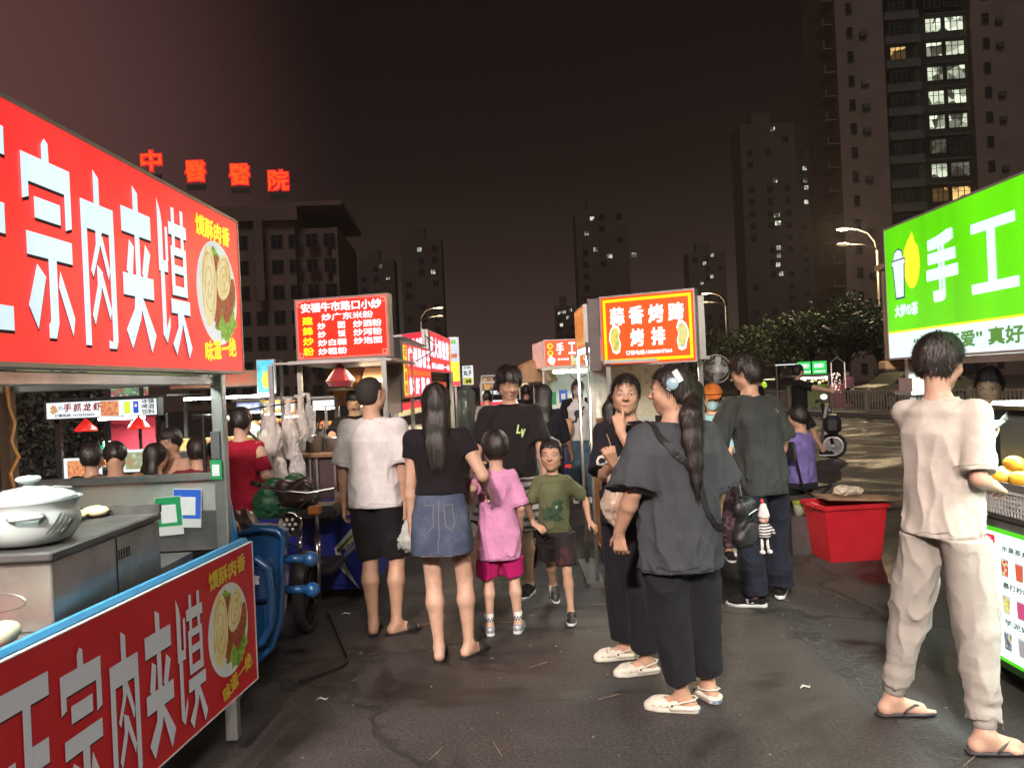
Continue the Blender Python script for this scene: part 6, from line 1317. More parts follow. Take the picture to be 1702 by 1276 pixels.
def handmade():
    r = empty('food_stall', (0,0,0), 0, 'handmade cold noodle stall with red sign and glass case', 'food stall'); fa = emit('sign_orange_red', (1.0,.075,.01), 1.02); w = emit('sign_white', (.95,.97,1.0), 1.15); ye = emit('sign_gold', (1.0,.72,.0), 1.0)
    Y = 11.0; a, c = px(904,585,Y), px(1035,585,Y); z1 = px(950,563,Y).z; z0 = px(950,608,Y).z; b = board(r, (a.x,Y,0), (c.x,Y,0), z0, z1, fa, alu, .3); L_ = b['L']; H = z1-z0
    for i in (0,1): MB().poly(blob(.09, z1-.09-i*.10, .042, .042, -.005, 20, 0)).build('print_disc', ye, b); text(b, '鸡蛋'[i], .09, z1-.09-i*.10, .045, .045, emit('sign_red_ink', (.75,.12,.02), .7), y=-.007, bold=.002)
    for i, ch in enumerate('手工凉皮'): text(b, ch, .23+.17*i, z1-.13, .105, .17, w, y=-.006, bold=.006)
    MB().poly(blob(.10, z0+.09, .05, .06, -.005, 18, .2, 0, 2)).build('print_figure', w, b); text(b, '百年味道', .27, z0+.10, .16, .035, w, y=-.006, bold=.001)
    for i in range(4): rect(b, .38+i*.17, .51+i*.17, z0+.02, z0+.15, PM('print_food_tile', [(.95,.9,.7),(.6,.7,.2),(.85,.6,.1),(.2,.15,.05)], .9, kind='voronoi', scale=34), y=-.005)
    pk = board(r, (a.x-.13,Y+1.0,0), (a.x-.003,Y+.01,0), z0-.02, z1, emit('sign_pink_face', (.85,.42,.35), .8, var=.3, vs=8), alu, .02)
    gl = mat('interior_white', (.70,.72,.62), .6, var=.08, dirt=.1)
    MB().bb(a.x,c.x+.6,Y+1.0,Y+1.03,.9,z0).build('back_wall', gl, r); MB().bb(a.x-.02,a.x,Y+.3,Y+1.0,.9,z0).build('side_wall', gl, r); MB().bb(a.x-.05,c.x+.6,Y-.08,Y+1.05,z0-.05,z0-.004).build('ceiling', gl, r)
    MB().cyl((a.x+.12,Y+.02,z0-.075),(c.x,Y+.02,z0-.075), .020).build('tube_light', tube_m, r)
    MB().bb(a.x-.02,c.x+.6,Y,Y+.9,.86,.90).build('counter', steel, r); MB().bb(a.x,c.x+.6,Y+.03,Y+.88,.25,.859).build('cart_body', mat('violet_skirt', (.06,.05,.22), .5), r)
    for x in (a.x, a.x+.62): MB().cyl((x,Y+.02,.9),(x,Y+.02,z0-.05), .018, n=8).build('post', iron if x > a.x else steel, r)
    MB().bb(a.x+.08,a.x+.15,Y+.05,Y+.06,1.28,1.46).build('sticker', green_p, r); MB().bb(a.x+.19,a.x+.31,Y+.05,Y+.06,1.30,1.48).build('sticker', mat('sticker_blue', (.03,.12,.55), .4), r); MB().bb(a.x+.22,a.x+.28,Y+.044,Y+.049,1.35,1.43).build('blank_square', mat('paper_white', (.7,.7,.7), .6), r)
    MB().bb(a.x+.9,a.x+1.02,Y+.3,Y+.31,1.30,1.45).build('sticker', green_p, r)
    MB().bb(a.x+.75,a.x+1.2,Y+.2,Y+.6,.901,1.05,bev=.02).build('food_case', tex_mat('pickle', [(.3,.35,.05),(.6,.6,.2),(.5,.2,.05)], scale=22), r)
    rebase(r, (1.1,11.5,0))
    u = MB().lathe([(.02,.34),(.20,.27),(.36,.05),(.38,.0),(.36,.03),(.18,.24),(0,.30)], n=8).build('tan_awning', card); p = px(893,640,11.8); u.location = (p.x-.05,11.9,1.62); tag(u, 'small tan umbrella canopy left of the handmade noodle stall', 'umbrella')
    MB().cyl((0,0,-1.62),(0,0,.32), .015, n=6).build('pole', alu, u)
handmade()
strip((.6,11.05,1.80),(1.5,11.05,1.80), 170)
def fan():
    p = px(1190,613,6.9); r = empty('stand_fan', (p.x,6.9,0), R(0), 'round wire fan standing behind the man in charcoal', 'fan'); z = p.z; wh = mat('fan_wire', (.45,.46,.42), .4, metal=.4); ra = .125
    g = MB()
    for k in range(30):
        a = 2*PI*k/30; g.tube([(math.cos(a)*.02,-.075,z+math.sin(a)*.02),(math.cos(a)*ra*.7,-.07,z+math.sin(a)*ra*.7),(math.cos(a)*ra,-.02,z+math.sin(a)*ra)], .0018, 4)
    for q in (1, .65, .3): g.tube([(math.cos(a)*ra*q,-.02 if q == 1 else -.07,z+math.sin(a)*ra*q) for a in np.linspace(0,2*PI,33)[:-1]], .0035 if q == 1 else .002, 5, closed=True)
    g.build('cage', wh, r)
    for k in range(4):
        a = PI/2*k; bl = MB(); c, s_ = math.cos(a), math.sin(a); P = [(.015,-.008),(.05,-.032),(.105,-.038),(.11,.01),(.05,.014),(.015,.008)]; bl.prism([(u*c-v*s_, -.04+v*.35, z+u*s_+v*c) for u, v in P], (0,.003,0)); bl.build('blade', mat('fan_blade', (.22,.26,.24), .4), r)
    MB().cyl((0,-.05,z),(0,.09,z), .038, n=14).build('motor', white_p, r, smooth=True); MB().cyl((0,.05,.02),(0,.05,z), .012, n=8).build('pole', wh, r, smooth=True); MB().lathe([(.0,0),(.17,0),(.17,.02),(.03,.04)], (0,.05,0), 20).build('base', white_p, r, smooth=True)
fan()

# ---------------------------------------------------------------- green tea stall at the right
def tea_stall():
    r = empty('drink_stall', (0,0,0), 0, 'bright green handmade lemon tea stall with lit menu board', 'drinks stall'); X = 2.30; gf = emit('sign_green', (.12,.72,.002), 1.08, var=.20, vs=1.6, stretch=(2.2,1,.4)); w = emit('sign_white_tea', (.76,.92,1.0), 1.0); ye = emit('sign_lemon', (.98,.92,.03), 1.0); nv = emit('ink_navy', (.01,.02,.20), .5); gi = emit('ink_leaf_green', (.10,.35,.05), .7)
    A, Bq = Vector((X,4.72,0)), Vector((X,2.0,0)); z0, z1 = 1.640, 2.435; b = board(r, A, Bq, z0, z1, w, alu, .14); L_ = b['L']; zs = z0+.170
    rect(b, .006, L_-.01, zs, z1-.006, gf, y=-.0032); rect(b, .006, L_-.01, zs-.012, zs, ye, y=-.0034)
    for i, (ch, u, wd) in enumerate((('手',.62,.30),('工',1.06,.34),('柠',1.50,.36),('檬',1.92,.36),('茶',2.35,.36))): 
        if ch == '工':
            g = MB(); zc = 2.115
            for q in ((u-.17,u+.17,.115,.165),(u-.045,u+.02,-.13,.115),(u-.18,u+.18,-.18,-.13)): g.poly([(q[0],-.006,zc+q[2]),(q[1],-.006,zc+q[2]),(q[1],-.006,zc+q[3]),(q[0],-.006,zc+q[3])])
            g.build('lettering', w, b)
        else: text(b, ch, u, 2.12, wd, .37, w, y=-.006, bold=.017)
    # lemon beside a lidded cup
    MB().poly([(.315+.090*math.cos(a)*(1 if math.sin(a) < .7 else .8)+.02*(math.sin(a) > .95), -.0052, 2.185+.145*math.sin(a)) for a in np.linspace(0,2*PI,40)[:-1]]).poly([(.285,-.0052,2.312),(.36,-.0052,2.295),(.335,-.0052,2.36)]).build('print_lemon', ye, b)
    cup = lambda g_, y: [(.105+g_,y,2.19),(.235-g_,y,2.19),(.222-g_,y,2.00+g_),(.127+g_,y,2.00+g_)]
    MB().poly(cup(-.006,-.0058)).poly([(.090,-.0058,2.185),(.250,-.0058,2.185),(.250,-.0058,2.225),(.090,-.0058,2.225)]).poly([(.105,-.0058,2.22),(.235,-.0058,2.22),(.215,-.0058,2.275),(.17,-.0058,2.29),(.125,-.0058,2.275)]).build('print_outline', nv, b)
    MB().poly(cup(.004,-.0064)).poly([(.096,-.0064,2.191),(.244,-.0064,2.191),(.244,-.0064,2.219),(.096,-.0064,2.219)]).poly([(.113,-.0064,2.226),(.227,-.0064,2.226),(.209,-.0064,2.269),(.17,-.0064,2.282),(.131,-.0064,2.269)]).build('print_cup', w, b)
    text(b, '大梦の茶', .235, 1.925, .26, .075, w, y=-.006, bold=.0035); text(b, '“柠檬恋爱” 真好', .78, 1.725, .95, .085, gi, y=-.006, bold=.003)
    # side boxes, posts, roof
    tan = mat('side_box_tan', (.34,.24,.15), .7, dirt=.3)
    MB().bb(X+.01,X+.10,4.725,4.80,1.64,2.20,bev=.004).bb(X-.0,X+.16,4.725,4.86,2.201,2.235).build('side_box', tan, r); MB().bb(X-.02,X+.10,4.725,4.83,1.58,1.638,bev=.01).build('bracket', card, r)
    for (x, y) in ((X+.06,4.6),(X+1.1,4.6),(X+.06,2.1),(X+1.1,2.1)): MB().bb(x-.02,x+.02,y-.02,y+.02,.1,1.64).build('post', alu, r)
    MB().bb(X+.143,X+1.2,1.95,4.72,1.66,1.69).build('roof', alu, r)
    MB().cyl((X+.13,4.45,1.622),(X+.13,2.4,1.622), .013).build('tube_light', tube_m, r); MB().bb(X+.06,X+.12,2.2,4.55,1.60,1.638).build('tube_housing', alu, r)
    MB().bb(X+.02,X+1.1,2.0,4.20,.84,.88,bev=.003).build('counter', steel, r); MB().bb(X+.005,X+.04,2.0,4.20,.80,.838).build('counter_edge', steel, r); MB().bb(X+.05,X+1.05,2.05,4.16,.10,.839).build('cart_body', mat('tea_cart_grey', (.18,.19,.19), .5, dirt=.3), r)
    mb = board(r, (X,4.10,0), (X,2.0,0), .17, .80, emit('menu_white', (.82,1.0,.98), 1.35, var=.05), emit('menu_green_edge', (.10,.75,.02), .9), .03, name='menu_board', lip=.016)
    o = 4.10
    def bar(Yp, z, m, s_): 
        u = o-Yp; rect(mb, u-.11, u+.11, z-.02, z+.02, m, y=-.004); text(mb, s_, u, z, .17, .024, w, y=-.006, bold=.0012)
    for j, (z, m, s_, rows) in enumerate(((.745, emit('menu_red', (.80,.03,.06), .9), '中  大', ('18元','12元','12元','12元','12元')), (.560, emit('menu_orange', (.85,.32,.04), .9), '中  大', ('15元','15元','15元','15元')), (.385, emit('menu_blue', (.02,.16,.65), .9), '小  大', ('10元','10元','10元','10元','12元')))):
        bar(3.86, z, m, s_)
        for k, t in enumerate(rows): text(mb, t, o-3.82, z-.038-.024*k, .040, .014, K1, y=-.005); text(mb, '12元' if j < 2 else '8元', o-3.92, z-.038-.024*k, .036, .014, K1, y=-.005)
    for j, (nm, c1, c2) in enumerate((('水果茶系列', (.80,.06,.03), (.85,.10,.02)), ('暴打柠檬茶', (.75,.60,.10), (.75,.04,.22)), ('芋泥奶茶', (.12,.12,.20), (.45,.40,.42)))):
        z = .715-.175*j; text(mb, nm, o-3.58, z, .24, .030, emit('ink_grey', (.16,.17,.17), .6), y=-.005, bold=.001); text(mb, '大 中 小', o-3.58, z-.027, .12, .010, K1, y=-.005)
        for i in range(3):
            u = o-3.68+.105*i; cg = [(u-.032,-.005,z-.045),(u+.032,-.005,z-.045),(u+.026,-.005,z-.135),(u-.026,-.005,z-.135)]; MB().poly(cg).build('print_glass', emit('menu_glass', (.62,.72,.72), .9), mb)
            cl = PM('menu_fruit_%d_%d' % (j, i % 2), [c1, tuple(min(1, q*1.6+.05) for q in c1), (.85,.8,.4)] if i % 2 == 0 else [c2, c2, tuple(min(1, q*1.15) for q in c2)], .85, kind='voronoi' if i % 2 == 0 else 'noise', scale=60)
            MB().poly([(u-.028,-.0058,z-.055),(u+.028,-.0058,z-.055),(u+.023,-.0058,z-.130),(u-.023,-.0058,z-.130)]).build('print_drink', cl, mb)
    for y in (2.5, 3.9): wheel(r, (X+.16,y,.20), .20, 'x', .06)
    rebase(r, (X+.6,3.4,0))
    # on the counter
    u = empty('insulated_urn', (X+.355,3.70,.88), 0, 'big square dark grey urn behind the mango tray', 'urn'); MB().box((0,0,.24), (.46,.46,.48), bev=.05).build('urn_body', mat('urn_grey', (.085,.10,.095), .4, coat=.2, var=.08), u, smooth='auto'); MB().box((0,0,.503), (.49,.49,.042), bev=.018).build('lid', mat('urn_lid', (.12,.13,.13), .35, coat=.3), u)
    tr = empty('mango_tray', (X+.035,3.66,1.005), 0, 'long steel tray heaped with orange mangoes', 'tray'); MB().bb(-.075,.075,-.55,.55,0,.010).bb(-.075,-.065,-.55,.55,.0105,.035).bb(.065,.075,-.55,.55,.0105,.035).build('tray', steel, tr)
    mg = tex_mat('mango_skin', [(.55,.22,.02),(.75,.42,.04),(.60,.55,.08)], scale=5, rough=.35); k = 0
    rr = random.Random(3); src = None; names = ('nearest the camera','at the man\'s elbow','second from the far end','at the far end')
    for i in range(9):
        for j in range(2):
            x_, y_ = X-.002+.078*j+rr.uniform(-.006,.006), 3.18+.12*i; M_ = Euler((0, 0, rr.uniform(0,3))).to_matrix()
            if src is None: src = MB().ball((0,0,0), (.056,.040,.038), 18).build('mango', mg, smooth=True); q = src
            else: q = link_mesh('mango', src.data)
            q.location = (x_, y_, 1.055+(.0 if j else .004)); q.rotation_euler = (0,0,rr.uniform(0,3)); tag(q, 'ripe orange mango heaped on the steel tray', 'mango', 'mangoes on the steel tray')
    for i in range(5):
        q = link_mesh('mango', src.data); q.location = (X+.035+rr.uniform(-.01,.01), 3.25+.2*i, 1.118); q.rotation_euler = (0,0,rr.uniform(0,3)); tag(q, 'ripe orange mango heaped on the steel tray', 'mango', 'mangoes on the steel tray')
    for i, y in enumerate((3.92,3.57,3.22)):
        bk = empty('white_basket', (X+.045,y,.881), 0, ['white mesh basket under the tray behind the man\'s arm','white mesh basket under the middle of the mango tray','white mesh basket under the near end of the mango tray'][i], 'basket', 'white baskets under the tray'); b_ = MB(); n = 15
        for a in range(n):
            for hx in range(1): t = -.155+.31*a/(n-1); b_.bb(-.078,-.074,t-.004,t+.004,.004,.108)
        for z in (.028,.050,.072,.094): b_.bb(-.079,-.0735,-.16,.16,z,z+.007)
        b_.bb(-.085,-.07,-.165,.165,.108,.122).bb(.07,.08,-.165,.165,.0,.122).bb(-.0695,.0695,-.165,-.155,0,.122).bb(-.0695,.0695,.155,.165,0,.122).bb(-.0695,.0695,-.1545,.1545,0,.004); b_.build('basket_body', white_p, bk)
    q = empty('lid_stack', (X+.12,4.62,1.20), 0, 'clear domed lids stacked at the corner of the tea stall', 'cup lids'); MB().bb(-.08,.08,-.08,.08,.25,.33).build('box', mat('pink_box', (.45,.32,.28), .6), q); MB().bb(-.10,.10,-.10,.10,.23,.248).bb(-.012,.012,-.012,.012,-1.2,.229).build('stand', alu, q)
    for j in range(3): MB().lathe([(.06,0),(.065,.005),(.055,.03),(.03,.05),(0,.055)], (0,0,.332+.04*j), 18).build('dome_lid', clearp, q, smooth=True)
tea_stall()
strip((2.43,4.45,1.60),(2.43,2.4,1.60), 70, (.82,1.0,.88))

# ---------------------------------------------------------------- red tub with chopping board
def tub():
    r = empty('red_tub', (2.78,6.62,0), R(4), 'red plastic tub with a chopping board across its top', 'tub'); f = MB()
    for q in ((.225,.16,.0),(.27,.20,.44)): pass
    def ring(w, d, z): return [(-w,-d,z),(w,-d,z),(w,d,z),(-w,d,z)]
    v = ring(.215,.17,0)+ring(.265,.205,.44)+ring(.285,.225,.44)+ring(.285,.225,.475)+ring(.262,.203,.475)+ring(.208,.163,.02); fs = [(3,2,1,0)]
    for k in range(5):
        for i in range(4): j = (i+1) % 4; fs.append((k*4+i, k*4+j, k*4+4+j, k*4+4+i))
    fs.append((20,21,22,23)); f.add(v, fs); f.build('tub_body', red_p, r)
    for sx in (-1, 1): MB().box((sx*.30,0,.455), (.03,.12,.02), bev=.005).build('handle', red_p, r)
    b = MB().box((0,0,0), (.62,.40,.022), bev=.005).build('chopping_board', wood); b.location = (2.90,6.60,.502); b.rotation_euler = (R(-3),R(2.5),R(-6)); tag(b, 'worn wooden chopping board lying on the red tub', 'chopping board')
    f = Field(grid(-.17,.17,.006), grid(-.12,.12,.006), grid(-.01,.12,.006)); f.ell((-.03,0,.04), (.10,.07,.045), 0); f.ell((.08,.02,.03), (.06,.05,.035), .02); f.disp(folds(4,.010,52,(1,1,1))); f.cutz(z0=0); V_, F_ = f.mesh(); o = mesh_obj('crumpled_bag', V_, F_, mat('bag_cream', (.62,.54,.42), .4, alpha=.85, var=.15, bump=.8, bs=40), None); o.location = (2.82,6.62,.525); tag(o, 'crumpled cream plastic bag on the chopping board', 'plastic bag')
tub()
def chair():
    r = empty('folding_chair', (2.80,7.65,0), R(-62), 'bent black metal chair under the seated woman in violet', 'chair'); ir = iron
    for sx in (-1,1): MB().tube([(sx*.2,-.34,.0),(sx*.2,-.12,.30),(sx*.2,.18,.47),(sx*.2,.20,.47)], .013, 8).build('leg', ir, r, smooth=True); MB().tube([(sx*.2,.26,.0),(sx*.2,.05,.30),(sx*.2,-.20,.48),(sx*.2,-.27,.75),(sx*.2,-.30,.92)], .013, 8).build('leg', ir, r, smooth=True)
    MB().box((0,0,.47), (.40,.40,.025), bev=.01).build('seat', ir, r); MB().box((0,-.285,.84), (.40,.02,.18), bev=.008).build('backrest', ir, r)
chair()
p = px(1308,770,7.2); q = empty('noodle_tub', (p.x-.01,6.9,0), 0, 'green and white paper tub on a crate behind the dark trousers', 'tub'); MB().lathe([(.045,0),(.06,.12),(.062,.125),(.05,.12)], (0,0,.32), 18).build('tub_body', tex_mat('tub_print', [(.6,.62,.5),(.25,.45,.05),(.55,.5,.05)], kind='voronoi', scale=14), q, smooth=True); MB().bb(-.12,.12,-.12,.12,0,.319).build('crate', steel_d, q)

# ---------------------------------------------------------------- crayfish stall and others behind the left cart
def crayfish():
    r = empty('food_stall', (0,0,0), 0, 'crayfish stall with long white sign and red lamp shades', 'food stall'); Y = 9.0; W = emit('sign_white_soft2', (.80,.88,.90), .92, var=.06); rk = emit('ink_darkred', (.35,.02,.02), .5); gk = emit('ink_grey2', (.12,.12,.13), .5)
    a, c = px(76,685,Y), px(269,676,Y); z0 = px(172,694,Y).z; z1 = px(172,664,Y).z; b = board(r, (a.x,Y,0), (c.x,Y-.1,0), z0, z1, W, iron, .12); L_ = b['L']; H = z1-z0; lip = .02
    for i, ch in enumerate('手抓龙虾'): text(b, ch, L_*(.20+.088*i), z0+H*.64, .095, .095, rk, y=-.006, bold=.003, slant=.12)
    text(b, '柏哥', L_*.135, z0+H*.64, .05, .05, gk, y=-.006); text(b, '订餐热线: 15105934653', L_*.26, z0+H*.22, .48, .035, gk, y=-.006, bold=.001)
    for i, ch in enumerate(('冰镇','啤酒','饮料')): text(b, ch, L_*.915, z0+H*(.82-.29*i), .15, .055, gk, y=-.006, bold=.0012)
    cray = PM('print_crayfish', [(.25,.02,.01),(.75,.13,.03),(.95,.45,.12),(.4,.5,.1)], .9, kind='noise', scale=26, pos=[.3,.45,.6,.72])
    rect(b, L_*.495, L_*.655, z0+.02, z1-.02, cray, y=-.005); MB().poly(blob(L_*.075, z0+H*.55, .045, .055, -.005, 20, .3, 0, 9)).build('print_figure', PM('print_mascotless', [(.7,.08,.03),(.85,.7,.2)], .8, scale=20), b)
    rect(b, L_*.705, L_*.755, z0+.04, z1-.035, emit('print_juice', (.65,.80,.05), .95), y=-.005); rect(b, L_*.685, L_*.70, z0+.07, z1-.06, emit('print_juice_edge', (.70,.80,.65), .8), y=-.005)
    rect(b, L_*.785, L_*.83, z0+.04, z1-.035, emit('print_can_blue', (.02,.10,.55), .9), y=-.005); MB().poly(blob(L_*.8075, z0+H*.62, .016, .022, -.006, 16, 0)).build('print_disc', emit('print_can_white', (.8,.8,.85), .9), b); MB().poly([(L_*.8075-.015,-.0065,z0+H*.64),(L_*.8075+.015,-.0065,z0+H*.64),(L_*.8075+.008,-.0065,z0+H*.70),(L_*.8075-.008,-.0065,z0+H*.70)]).build('print_red_arc', emit('menu_red', (.80,.03,.06), .9), b)
    pk = board(r, (a.x-.14,Y+.5,0), (a.x-.02,Y+.02,0), z0-.02, z1+.02, PM('side_print', [(.85,.85,.8),(.5,.3,.1),(.7,.2,.1)], .8, kind='voronoi', scale=16), iron, .02)
    for x in (a.x+.05, c.x-.05): MB().bb(x-.03,x+.03,Y+.13,Y+.19,0,z0+.02).build('post', iron, r)
    MB().bb(a.x,c.x,Y+.14,Y+1.2,z1+.01,z1+.03).build('roof', iron, r); MB().bb(a.x,c.x,Y+.2,Y+1.0,.80,.84).build('counter', steel, r); MB().bb(a.x+.02,c.x-.02,Y+.24,Y+.98,.1,.799).build('cart_body', steel_d, r)
    for i, (u, m) in enumerate(((.42, cray), (1.1, PM('print_salad', [(.8,.8,.75),(.3,.4,.15),(.6,.15,.05)], .8, scale=14)))):
        q = board(r, (a.x+u-.30,Y+.10,0), (a.x+u+.18,Y+.06,0), .70+.07*i, .97+.07*i, W, iron, .02, name='photo_board', lip=.004); rect(q, .05, q['L']-.05, .735+.07*i, .935+.07*i, m, y=-.006)
    MB().bb(a.x+.65,a.x+.82,Y+.95,Y+.98,.9,1.40).bb(a.x+.25,a.x+.60,Y+.96,Y+.97,.9,1.38).build('red_curtain', mat('red_curtain', (.35,.02,.04), .7), r)
    MB().cyl((a.x+.45,Y+.3,z0-.02),(a.x+1.0,Y+.3,z0-.02), .016).build('tube_light', tube_m, r)
    for i, x in enumerate((a.x+.32, a.x+.95)): MB().lathe([(.012,.12),(.12,.0),(.122,-.03),(.118,-.03),(.11,0)], (x,Y+.25,1.30), 18).build('lamp_shade', emit('shade_red', (.85,.03,.02), .8), r, smooth=True); MB().cyl((x,Y+.25,1.42),(x,Y+.25,1.5), .004, n=5).build('flex', iron, r)
    MB().bb(a.x+.75,a.x+1.3,Y+.3,Y+.7,.841,.93).build('crayfish_tray', tex_mat('crayfish_heap', [(.35,.02,.01),(.75,.10,.02),(.8,.35,.05)], scale=22, rough=.3, bump=1), r); MB().bb(a.x+.2,a.x+.5,Y+.3,Y+.7,.841,.90).build('crayfish_tray', tex_mat('crayfish_heap', [(.35,.02,.01),(.75,.10,.02),(.8,.35,.05)], scale=22), r)
    for i in range(5): MB().lathe([(.03,0),(.035,.14),(.012,.17),(.012,.20)], (a.x+.26+.07*i,Y+.35,.901 if i < 3 else .931), 10).build('bottle', green_p if i % 2 else white_p, r, smooth=True)
    rebase(r, (-4.7,9.4,0))
crayfish()
strip((-4.9,9.3,1.40),(-4.2,9.3,1.40), 70)
def case_stall():
    Y = 9.6; a = px(283,760,Y); r = empty('food_stall', (a.x,Y,0), 0, 'snack stall with curved glass case right of the crayfish sign', 'food stall')
    n = 10; P = [(1.0-math.cos(t)*.95, math.sin(t)*.62) for t in np.linspace(.25, 1.5, n)]
    g = MB(); 
    for i in range(n-1): g.add([(1.35-P[i][0],-.3,.78+P[i][1]),(1.35-P[i+1][0],-.3,.78+P[i+1][1]),(1.35-P[i+1][0],.3,.78+P[i+1][1]),(1.35-P[i][0],.3,.78+P[i][1])], [(0,1,2,3)])
    g.build('curved_glass', mat('case_glass', (.42,.44,.38), .15, alpha=.55), r); MB().tube([(1.35-u,-.31,.78+v) for u, v in P], .018, 6).build('case_rim', iron, r, smooth=True)
    MB().bb(0,1.3,-.3,.35,.1,.95).build('cart_body', steel_d, r); MB().bb(0,1.3,-.32,.36,.951,.98).build('counter', steel, r); MB().bb(.1,1.2,-.2,.25,.981,1.10).build('food_tray', tex_mat('fried_snacks', [(.2,.1,.03),(.6,.35,.1),(.75,.6,.3)], scale=20, rough=.4, bump=1), r)
    MB().bb(.2,1.3,.0,.03,1.58,1.61).build('tube_light', tube_m, r)
    sg = board(r, (-.15,.4,0), (1.02,.4,0), 1.72, 1.94, tex_mat('brown_sign', [(.16,.06,.035),(.24,.10,.05)], scale=3), iron, .05); text(sg, '牛杂四宝凉皮', .6, 1.84, .9, .12, mat('faded_red', (.32,.06,.03), .6), bold=.004)
    s2 = board(r, (1.05,.2,0), (1.28,.2,0), 1.62, 2.05, emit('drink_blue', (.10,.55,.85), .9, var=.5, vs=9), alu, .04); MB().poly(blob(.12,1.8,.06,.12,-.005,20,.2,0,3)).build('print_figure', emit('sign_yellow_soft', (.75,.75,.1), .7), s2)
    s3 = board(r, (-1.02,.6,0), (-.50,.6,0), 1.66, 2.06, PM('poster_green', [(.05,.20,.12),(.15,.55,.15),(.7,.75,.7),(.6,.1,.1)], .55, kind='voronoi', scale=20), iron, .03)
    for x in (-.98,-.54,.02,1.28): MB().bb(x-.02,x+.02,.44,.48,0,2.05).build('post', iron, r)
case_stall()
strip((-3.7,9.6,1.58),(-2.7,9.6,1.58), 30)
for i, (x0, x1, y0, y1, Y, c, tt, lab) in enumerate(((393,433,668,683,16,emit('far_blue_white', (.35,.45,.85), .9, var=.3, vs=5),'奶茶烧仙草','far stall with bluish white sign left of the hanging bags'),(432,470,664,686,17,emit('far_amber', (.95,.62,.08), 1.0, var=.4, vs=4),'炸串','far stall with amber sign behind the hanging bags'),(470,492,664,690,15,emit('far_orange', (.95,.35,.08), 1.0, var=.4, vs=6),'烤','far stall with small orange sign by the bags'),(519,560,664,676,14,W1,'小吃','far stall seen under the fried rice sign with white light'),(592,640,618,660,12,emit('sign_crimson', (.88,.03,.06), 1.0),'香煎','red and yellow banner stall behind the cook'))):
    r_, o_, L_, zb, zt = banner(x0, y0, y1, x1, Y, (c, [(tt,.5,.5,.8,.6,W1,.008)]), 'far_stall', lab, 'food stall', True, 'far stalls on the left')
    if i == 4: rect(o_, .01, L_-.01, zt-.09, zt-.01, emit('sign_yellow', (.95,.85,.02), .95), y=-.005)
    MB().bb(-.1,L_+.1,.1,.9,.0,.9).build('cart_body', steel_d, r_); MB().bb(-.1,L_+.1,0,.9,zt+.02,zt+.06).build('roof', alu, r_)
    for k in range(3): MB().ball((L_*(.2+.3*k),.3,1.0), (.10,.10,.08), 10, jit=.2).build('food_heap', tex_mat('stall_goods', [(.6,.3,.1),(.7,.6,.4),(.3,.05,.03)], kind='voronoi', scale=12), r_)
    MB().cyl((0,.1,zb-.03),(L_,.1,zb-.03), .02, n=6).build('tube_light', tube_m if i % 2 == 0 else bulb_m, r_)
    for x in (0, L_): MB().bb(x-.02,x+.02,.1,.14,0,zt).build('post', alu, r_)
